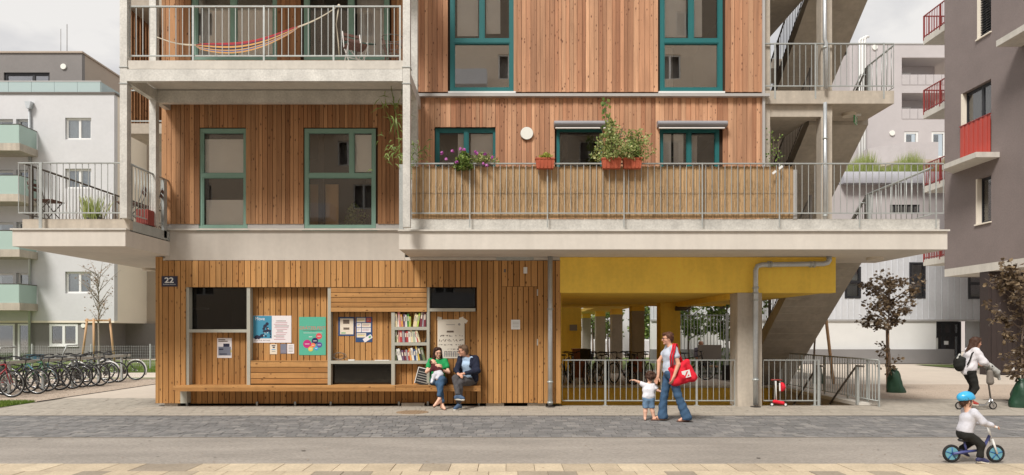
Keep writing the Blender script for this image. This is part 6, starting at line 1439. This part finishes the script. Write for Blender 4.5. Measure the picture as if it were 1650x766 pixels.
t,pr=poster('poster','white event poster with grey photo and yellow round sticker under the dark pane','poster',350,373.5,545,577,'paper_white')
pr(352,363,547,548.5,'ink_brown'); pr(352,367,549.5,551,'ink_brown'); pr(352,372,559,573,'photo_grey'); pr(360,370,554,559,'ink_dark'); disc(t,368.5,566,4.6,'sticker_yellow',yb-.003,'sticker'); pr(353,360,562,564,'ink_dark',k=1); pr(354,366,570,571.5,'ink_dark',k=1)
t,pr=poster('poster','wide two part poster, blue painted picture left and pale pink programme right','poster',408,469.5,509,552.5,'paper_white')
pr(408.3,438,509.3,545.5,'poster_blue')
text('Move',.11,(X(419,yb),yb-.004,Z(514,yb)),'paper_white',t,.0006,sx=.9)
rr=random.Random(9)
for i in range(48):
    px=rr.uniform(410,436); lim=545-(545-518)*math.exp(-((px-429)/7)**2)*.9; py=rr.uniform(lim,543); disc(t,px,py,rr.uniform(1.1,3.0),'ink_dark',yb-.002-.0001*i,'blot')
for i in range(6): disc(t,rr.uniform(411,421),rr.uniform(519,534),rr.uniform(1.5,3),'ink_green',yb-.0018-.0001*i,'blot')
for i in range(6): disc(t,rr.uniform(416,433),rr.uniform(530,542),rr.uniform(.5,1.0),'paper_white',yb-.0052-.0001*i,'blot')
for i in range(12): a=rr.uniform(441,447); pr(a,rr.uniform(456,467),517+i*2.7,517.9+i*2.7,'ink_pink' if i%3 else 'ink_brown')
text('KULTUR IM PARK',.045,(X(423,yb),yb-.003,Z(549,yb)),'ink_brown',t,.0004)
t,pr=poster('poster','green poster with title lettering and eight coloured overlapping circles','poster',482,525,511,572.5,'poster_teal')
text('GRÄTZELFEST',.095,(X(503.5,yb),yb-.002,Z(529,yb)),'dot_red',t,.0006,sx=.98); text('SOMMER',.04,(X(503.5,yb),yb-.002,Z(534,yb)),'ink_dark',t,.0005)
pr(488,519,532.2,532.8,'ink_brown'); pr(489,520,536.5,537,'paper_white')
for i,(px,py,r_,m_) in enumerate(((500.5,543,5,'dot_teal'),(514,542,5,'dot_red'),(507.5,549.5,5.2,'dot_navy'),(495,554.5,6.8,'dot_magenta'),(514.5,556,4.6,'dot_violet'),(504.5,556.5,3.8,'dot_orange'),(500.5,562.5,4,'dot_yellow'),(509.5,561.5,3.4,'dot_blue'))):
    disc(t,px,py,r_,m_,yb-.0012-.0004*i); 
    g=M(); g.box(X(px-r_*.55,yb),X(px+r_*.55,yb),yb-.0034-.0004*i,yb-.003-.0004*i,Z(py+.5,yb),Z(py-.4,yb)); g.build('print','paper_white',t)
t,pr=poster('leaflet','small white notice with a dark arch drawing under the wide poster','notice',435,446.5,555,571,'paper_cream'); pr(438,444,556.5,558,'ink_dark'); pr(439.5,443,559,561,'ink_dark'); pr(438,444,563,564,'dot_blue'); pr(438,444,566,567,'print_grey')
t,pr=poster('leaflet','small blue grey leaflet beside a white one under the wide poster','leaflet',452,462,554.5,570,'photo_grey'); pr(453,461,564,569,'cloth_purplegrey')
t,pr=poster('leaflet','small white text leaflet left of the green poster','leaflet',463,474,554.5,570,'paper_white')
for i in range(5): pr(465,472,557+i*2.3,557.8+i*2.3,'print_grey')
t,pr=poster('framed_notice','blue framed cream notice with two small photographs','framed notice',545,571,511,541.5,'frame_blue'); pr(548,569.5,513.5,539,'paper_cream',k=0); pr(553,563,515.5,522,'ink_brown',k=2); pr(553.5,563,528,531.5,'ink_brown',k=2); pr(550,557,536,537.5,'ink_green',k=2)
t,pr=poster('notice_board','blue board covered with eight small pinned cards, one slanting','notice board',573,600,511,551.5,'frame_blue')
cards=[(575,589,512.5,519.5,'paper_cream'),(575,582,521,527.5,'paper_white'),(583,597.5,521,527.5,'paper_cream'),(575,582,528.5,535.5,'paper_white'),(583,597.5,528.5,535.5,'paper_white'),(575,590,537,544,'paper_cream'),(590.5,598,512.5,519.5,'red_balcony')]
for a,b,c,d,m_ in cards:
    pr(a,b,c,d,m_,'card'); pr(a+1,b-2,c+1.5,c+2.3,'print_grey',k=2); pr(a+1,b-3,c+3.5,c+4.2,'sticker_yellow' if a==575 else 'ink_pink',k=2)
mt=Matrix.Translation((X(592.5,yb),yb-.004,Z(545.5,yb)))@Matrix.Rotation(rad(-33),4,'Y'); g=M(); g.tbox(mt,-.105,.105,-.001,.001,-.045,.045); g.build('card','paper_white',t); g=M(); g.tbox(mt,.03,.085,-.0025,-.0012,-.02,.02); g.build('print','ink_green',t)
t,pr=poster('map_poster','large illustrated map poster with pale blue pond taped behind the seated man and woman','poster',705,748.5,515,577.5,'map_pale')
for a,b,c in ((705,510.5,12),(741,511,-20),(746,514,35)): 
    mt=Matrix.Translation((X(a+3,yb),yb-.001,Z(b+4,yb)))@Matrix.Rotation(rad(c),4,'Y'); g=M(); g.tbox(mt,-.05,.05,-.0008,.0008,-.03,.05); g.build('tape','map_pale',t)
disc(t,720,558,5.4,'map_blue',yb-.001,'pond'); disc(t,714,524,5,'map_blue',yb-.0011,'sky_patch'); disc(t,709,520,4,'map_blue',yb-.0012,'sky_patch'); disc(t,740,523,3.6,'paper_white',yb-.001,'logo'); disc(t,740,523,2.0,'print_grey',yb-.0022,'logo_centre')
g=M(); g.disc((X(725,yb),yb-.001,Z(533,yb)),(0,-1,0),.055,14,.001); g.build('arch_building','ink_brown',t); pr(720,731,533.2,536,'ink_brown',k=1); pr(719,733,523,524,'print_grey')
for i in range(110):
    px=rr.uniform(707,746); py=rr.choice((540,541,547,548,549,555,562,566)); s_=rr.uniform(.4,1.1); pr(px,px+s_,py,py+rr.uniform(.8,2.2),'ink_brown' if i%4 else 'ink_dark',k=.5)
for i in range(4): pr(716,740,567+i*2.2,567.6+i*2.2,'ink_brown')
for i in range(7): pr(716+i*3.6,717+i*3.6,566.5,575,'photo_grey')
# ================================================================== balcony things
def folding_chair(label,x,y,z,rz,group,open_=True,name='folding_chair',metal='rail_dark'):
    t=thing(name,label,'chair',(x,y,z),group,rz)
    for yy in (-.19,.19):
        M().tube([(-.28,yy,.0),(.16,yy,.46)],.010,6).build('leg',metal,t,local=True); M().tube([(.22,yy*.95,.0),(-.20,yy*.95,.50),(-.30,yy*.95,.86)],.010,6).build('leg',metal,t,local=True)
    for k in range(5): M().box(-.18+k*.08,-.18+k*.08+.065,-.2,.2,.455,.475).build('slat','black_wood' if False else flat('slat_brown',srgb(96,66,56),.7),t,local=True)
    for k in range(2):
        mt=Matrix.Translation((-.275-.02*k,0,.70+.10*k))@Matrix.Rotation(rad(-14),4,'Y'); g=M(); g.tbox(mt,-.008,.008,-.2,.2,-.032,.032); g.build('back_slat','slat_brown',t,local=True)
    M().tube([(-.05,-.19,.24),(-.05,.19,.24)],.007,5).build('stretcher',metal,t,local=True); return t
gc='slatted folding chairs on the balconies'
folding_chair('brown slatted folding chair at the left corner of the projecting left balcony',X(78,14.1),14.1,3.88,rad(0),gc)
folding_chair('left one of two folded back slatted chairs at the right end of the left balcony',-8.0,14.4,3.88,rad(200),gc)
folding_chair('right one of two folded back slatted chairs beside the terracotta planter',-7.80,14.75,3.88,rad(200),gc)
folding_chair('pale metal folding chair with brown back slats behind the round green table',X(572,13.8),13.85,6.965,rad(-60),gc,metal='curtain')
t=thing('round_table','round dark green folding bistro table tipped on the upper balcony','table',(X(575,14.2),14.2,6.965))
mt=Matrix.Translation((X(576,14.2),14.3,7.68))@Matrix.Rotation(rad(24),4,'X')@Matrix.Rotation(rad(4),4,'Y')
g=M(); ring=[mt@V(.36*math.cos(a),.36*math.sin(a),0) for a in [2*math.pi*k/28 for k in range(28)]]; g.extrude(ring,tuple((mt.to_3x3()@V(0,0,.025)))); g.build('table_top',flat('bistro_green',srgb(50,70,62),.5),t)
for a_,b_ in (((-.3,0),(.28,.2)),((.3,0),(-.28,.2)),((-.3,.25),(.28,-.2)),((.3,.25),(-.28,-.2))): M().tube([(X(576,14.2)+a_[0],14.3+a_[1],6.97),(X(576,14.2)+b_[0]*.8,14.3+b_[1],7.62)],.010,6).build('leg','curtain',t)
t=thing('wire_basket_chair','low rusty wire basket stand at the right end of the upper balcony','basket',(X(630,14.2),14.2,6.965)); cx_=X(632,14.2)
for z,r_ in ((7.76,.23),(7.58,.20),(7.40,.14)): M().tube([(cx_+r_*math.cos(a),14.2+r_*.8*math.sin(a),z) for a in [2*math.pi*k/20 for k in range(20)]],.008,5,closed=True).build('ring','rail_dark',t)
for k in range(10): a=2*math.pi*k/10; M().tube([(cx_+.22*math.cos(a),14.2+.18*math.sin(a),7.76),(cx_+.14*math.cos(a),14.2+.11*math.sin(a),7.4),(cx_+.2*math.cos(a),14.2+.15*math.sin(a),6.97)],.008,4).build('wire','slat_brown',t)
t=thing('storage_box','white plastic storage box low behind the upper railing under the hammock','box',(X(350,14.6),14.6,6.965)); M().box(X(335,14.6),X(402,14.6),14.5,14.9,6.966,7.17).build('box','white_paint',t); M().box(X(333,14.6),X(404,14.6),14.48,14.92,7.172,7.20).build('lid','white_paint',t)
t=thing('storage_box','dark grey box next to the white one on the upper balcony','box',(X(420,14.6),14.6,6.965)); M().box(X(405,14.6),X(442,14.6),14.5,14.9,6.966,7.22).build('box','cloth_charcoal',t)
t=thing('lantern','small red lantern with pointed lid beside the white storage box','lantern',(X(358,14.3),14.3,6.965)); M().tube([(X(358,14.3),14.3,6.966),(X(358,14.3),14.3,7.08)],.05,10).build('body','red_rail',t); M().tube([(X(358,14.3),14.3,7.082),(X(358,14.3),14.3,7.16)],[.06,.015],10).build('lid','red_rail',t)
# hammock
t=thing('hammock','striped red, yellow and blue cloth hammock slung across the upper balcony','hammock',(X(400,14.2),14.2,7.3))
hm=[flat('stripe_maroon',srgb(132,34,56)),flat('stripe_yellow',srgb(190,140,78)),flat('stripe_dark',srgb(40,30,48)),flat('stripe_red',srgb(160,40,40)),flat('stripe_blue',srgb(70,80,120))]
a=V(X(316,14.2),14.2,Z(73,14.2)); b=V(X(480,14.2),14.2,Z(44,14.2)); n=18
seq=[3,0,2,1,1,2,2,1,4,1]
for k,si in enumerate(seq):
    g=M(); vs=[]
    for i in range(n+1):
        u=i/n; w_=.10+.9*math.sin(math.pi*min(1,max(0,u)))**.5; c_=a.lerp(b,u)+V(0,0,-.17*math.sin(math.pi*u)**1.1)
        for e_ in (k/len(seq),(k+1)/len(seq)):
            th=(e_-.5)*2.6; vs.append((c_.x,c_.y+.16*w_*math.sin(th)*-1,c_.z-.085*w_*(math.cos(th)*-1+ .2)+ (0)) if False else (c_.x,c_.y-.17*w_*math.sin(th),c_.z+w_*(.14-.36*e_)+.02*(.5-e_)))
    g.add(vs,[(2*i,2*i+1,2*i+3,2*i+2) for i in range(n)],True); g.build('stripe',hm[si],t)
def rope(p,q,sag,r=.008): 
    p,q=Vector(p),Vector(q); return [tuple(p.lerp(q,i/8)+Vector((0,0,-sag*math.sin(math.pi*i/8)))) for i in range(9)]
g=M(); 
for dz in (-.012,0,.012): g.tube(rope((X(250,14.4),14.45,Z(58,14.4)),a+V(0,0,dz),.05),.008,5)
g.build('rope','rope',t); g=M(); pe=V(X(546,13.45),13.46,Z(9,13.45))
for dz in (-.012,0,.012): g.tube(rope(b+V(0,0,dz),pe,.04),.008,5)
g.tube([pe,pe+V(-.06,.02,-.35),pe+V(-.02,.02,-.7),pe+V(.0,.02,-1.0)],.011,6); g.sphere(tuple(pe),.03); g.build('rope','rope',t)
# ------------------------------------------------------------------ pots and plants
def rail_pot(label,px0,px1,Y=13.72):
    t=thing('flower_box',label,'flower box',(X((px0+px1)/2,Y),Y,Z(273,Y)),'terracotta boxes hooked over the long balcony rail')
    x0,x1=X(px0,Y),X(px1,Y); z0,z1=Z(273,Y),Z(257,Y); g=M(); y0,y1=Y-.12,Y+.02
    a=[(x0+.02,y0+.02,z0),(x1-.02,y0+.02,z0),(x1-.02,y1,z0),(x0+.02,y1,z0)]; b=[(x0,y0,z1),(x1,y0,z1),(x1,y1,z1),(x0,y1,z1)]; g.add(a+b,[(0,1,2,3),(0,1,5,4),(1,2,6,5),(2,3,7,6),(3,0,4,7)]); g.build('box','terracotta',t)
    g=M(); g.box(x0-.008,x1+.008,y0-.008,y0+.004,z1-.02,z1+.004); g.box(x0-.008,x1+.008,y1-.004,y1+.008,z1-.02,z1+.004); g.box(x0-.008,x0+.004,y0+.004,y1-.004,z1-.02,z1+.004); g.box(x1-.004,x1+.008,y0+.004,y1-.004,z1-.02,z1+.004)
    g.build('rim','terracotta',t); q=M(); q.box(x0+.012,x1-.012,y0+.012,y1-.01,z1-.05,z1-.03); q.build('soil','soil',t)
    for k in range(1,5): u=x0+(x1-x0)*k/5; bx('rib','terracotta',t,u-.006,u+.006,y0-.004,y0+.012,z0+.02,z1-.025)
    return t
rail_pot('single terracotta box with small yellow green plant on the long balcony rail',863,893)
rail_pot('left one of the two terracotta boxes with bushy herbs on the long rail',969,1000)
rail_pot('right one of the two terracotta boxes with bushy herbs on the long rail',1003,1033)
shrub('plant','small yellow green succulent plant in the single terracotta box','plant',X(879,13.67),13.67,Z(258,13.7),.11,.13,500,'leaf_yellowgreen',.035,'plants in the rail boxes',seed=4,wide=1.3)
shrub('plant','tall bushy herb with a climbing vine in the left one of two terracotta boxes','plant',X(985,13.7),13.7,Z(260,13.7),.36,.80,1900,'leaf_herb',.05,'plants in the rail boxes',seed=6,wide=1.05)
tp=bpy.data.objects['plant.001']; g=M(); st=M(); rr=random.Random(2); px_,py_=983,225
pth=[(983,230),(980,205),(977,190),(975,175),(977,163)]
for k in range(len(pth)-1):
    a=V(X(pth[k][0],13.9),13.9,Z(pth[k][1],13.9)); b=V(X(pth[k+1][0],13.9),13.9,Z(pth[k+1][1],13.9)); st.tube([a,b],.005,4)
    for j in range(9): 
        p=a.lerp(b,rr.random())+V(rr.gauss(0,.05),rr.gauss(0,.04),rr.gauss(0,.03)); d=V(rr.gauss(0,1),rr.gauss(0,.6),rr.gauss(0,1)).normalized()*.09; s_=V(-d.z,0,d.x)*.4; g.add([p,p+d*.5+s_,p+d,p+d*.5-s_],[(0,1,2,3)])
g.build('vine_leaves','leaf_green',tp); st.build('vine','bark',tp)
shrub('plant','wide leafy plant in the right one of two terracotta boxes','plant',X(1022,13.7),13.7,Z(260,13.7),.34,.62,1600,'leaf_herb',.05,'plants in the rail boxes',seed=9,wide=1.1)
t=shrub('geranium','trailing geranium with pink purple blossoms hanging over the long balcony rail','plant',X(748,13.72),13.70,Z(273,13.7),.22,.34,1300,'leaf_green',.055,seed=12,wide=1.0)
shrub('x','','',X(778,13.75),13.74,Z(262,13.7),.17,.18,600,'leaf_herb',.045,seed=13,wide=2.0,parent=t)
g=M(); rr=random.Random(5)
for px,py in ((712,247),(729,244),(742,241),(748,242),(766,245),(781,249),(793,254),(779,264),(784,267),(752,270),(736,262),(768,248),(719,257)):
    c=V(X(px,13.65),13.65,Z(py,13.65))
    for k in range(22):
        d=V(rr.gauss(0,1),rr.gauss(0,1),rr.gauss(0,1)).normalized(); p=c+d*rr.uniform(.0,.035); s_=d.orthogonal()*.02; q=d.cross(s_)*.9; g.add([p-s_,p-q,p+s_,p+q],[(0,1,2,3)])
g.build('blossoms','petal_purple',t)
t=thing('bamboo_plant','tall thin bamboo plant beside the steel column at the left end of the long balcony','plant',(X(640,13.9),13.9,3.9))
g=M(); st=M(); rr=random.Random(8)
st.tube([(X(648,13.9),13.9,3.95),(X(645,13.9),13.85,5.3),(X(641,13.9),13.8,5.9),(X(632,13.9),13.75,6.6)],.008,5)
st.tube([(X(660,14.0),14,3.95),(X(664,14),14,5.4)],.006,5); st.tube([(X(645,13.9),13.85,5.6),(X(636,13.9),13.8,5.95),(X(618,13.9),13.8,6.0)],.004,4)
for (px,py,n,sp,L_) in ((634,183,14,.10,.34),(632,170,9,.12,.32),(622,161,5,.06,.28),(640,202,6,.06,.15),(636,246,46,.16,.16),(664,243,50,.17,.16),(660,255,26,.16,.14),(625,185,4,.08,.3)):
    c=V(X(px,13.85),13.85,Z(py,13.85))
    for k in range(n):
        p=c+V(rr.gauss(0,sp),rr.gauss(0,sp*.6),rr.gauss(0,sp)); d=V(rr.gauss(0,.8),rr.gauss(0,.5),rr.gauss(-.35,.5)).normalized()*L_*rr.uniform(.6,1.2); s_=V(-d.z,0,d.x).normalized()*.011; g.add([p,p+d*.5+s_+V(0,0,.02),p+d+V(0,0,-.03),p+d*.5-s_+V(0,0,.02)],[(0,1,2,3)])
g.build('leaves','leaf_bamboo',t); st.build('stem','leaf_bamboo',t)
t=thing('ornamental_grass','tuft of green ornamental grass in the projecting left balcony','plant',(X(152,14.0),14.0,3.88)); g=M(); rr=random.Random(3)
for k in range(150):
    x=X(152,14)+rr.gauss(0,.07); y=14+rr.gauss(0,.07); a=rr.gauss(0,.07)+(x-X(152,14))*.5; h_=rr.uniform(.3,.62); g.add([(x-.006,y,3.9),(x+.006,y,3.9),(x+a*.4+.005,y,3.9+h_*.6),(x+a,y,3.9+h_)],[(0,1,2),(0,2,3)])
g.build('blades','leaf_pale',t)
g=M()
for k in range(70):
    x=X(150,14)+rr.uniform(-.75,.6); y=14.1+rr.gauss(0,.1); g.add([(x-.003,y,3.9),(x+.003,y,3.9),(x+rr.gauss(0,.12),y,3.9+rr.uniform(.2,.85))],[(0,1,2)])
g.build('dry_stems','leaf_dry',t); M().box(X(140,14),X(166,14),13.9,14.15,3.881,3.98).build('trough','cloth_charcoal',t)
t=thing('planter_box','terracotta red slatted planter boxes at the right end of the left balcony','planter',(X(232,14.7),14.7,3.88)); 
for i in range(7): x=X(220,14.2)+i*.036; bx('rib','red_crate',t,x,x+.027,14.19,14.21,3.9,4.2)
M().box(X(220,14.2),X(220,14.2)+.245,14.212,14.5,3.881,4.195).build('box','red_crate',t)
# climbing ivy beside the stair column
t=thing('climbing_ivy','thin ivy strands climbing the concrete column left of the stairs above the long balcony','plant',(X(1245,15.1),15.1,3.95)); g=M(); st=M(); rr=random.Random(12)
for px0,px1 in ((1243,1247),(1247,1256),(1240,1242)):
    p=V(X(px0,15.08),15.08,3.95); q=V(X(px1,15.08),15.08,5.9+rr.uniform(-.3,.5)); st.tube([p,q],.004,4)
    for k in range(34): c=p.lerp(q,rr.uniform(.4,1))+V(rr.gauss(0,.04),rr.gauss(0,.03),0); d=V(rr.gauss(0,1),rr.gauss(0,.5),rr.gauss(0,1)).normalized()*.05; s_=V(-d.z,0,d.x)*.45; g.add([c,c+d*.5+s_,c+d,c+d*.5-s_],[(0,1,2,3)])
g.build('leaves','leaf_green',t); st.build('stem','bark',t)
for i,(px,py) in enumerate(((1247.5,278),(1258,270))):
    g=M(); mt=Matrix.Translation((X(px,13.68),13.68,Z(py,13.68)))@Matrix.Rotation(rad(-40),4,'Y'); g.tbox(mt,-.045,.045,-.004,.004,-.022,.022); tag(g.build('white_clip','white_paint'),('lower','upper')[i]+' white clip tied to the railing in front of the stair column','clip','white clips on the railing')
# window garden visible behind the sage window: small potted plants on the inner sill
shrub('house_plant','potted green plant standing inside behind the wide sage green window','plant',X(570,15.8),15.8,3.95,.25,.62,900,'leaf_green',.07,seed=31,wide=1.2)
shrub('house_plant','small climbing plant behind the left pane of the window farthest right','plant',X(1084,15.5),15.45,5.0,.10,.62,350,'leaf_green',.05,seed=33)

# fallen leaves and grit on the road and pavement
g=M(); rr=random.Random(77)
for i in range(260):
    x=rr.uniform(-10,11); y=rr.uniform(8.0,15.0); a=rr.uniform(0,6.28); l=rr.uniform(.008,.028); c_,s_=math.cos(a)*l,math.sin(a)*l; z=.005
    g.add([(x-c_,y-s_,z),(x+s_*.4,y-c_*.4,z+.004),(x+c_,y+s_,z+.002),(x-s_*.4,y+c_*.4,z+.004)],[(0,1,2,3)])
tag(g.build('leaf_litter','leaf_dry'),kind='stuff')
flat('stain_dark',srgb(112,106,100),.85)
g=M()
for i in range(70):
    x=rr.uniform(-9,9); y=rr.uniform(8.7,14.8); r_=rr.uniform(.012,.035); g.poly([(x+r_*rr.uniform(.7,1.2)*math.cos(k*.785),y+r_*rr.uniform(.7,1.2)*math.sin(k*.785),.0045) for k in range(8)])
tag(g.build('gum_spot','stain_dark'),kind='stuff')
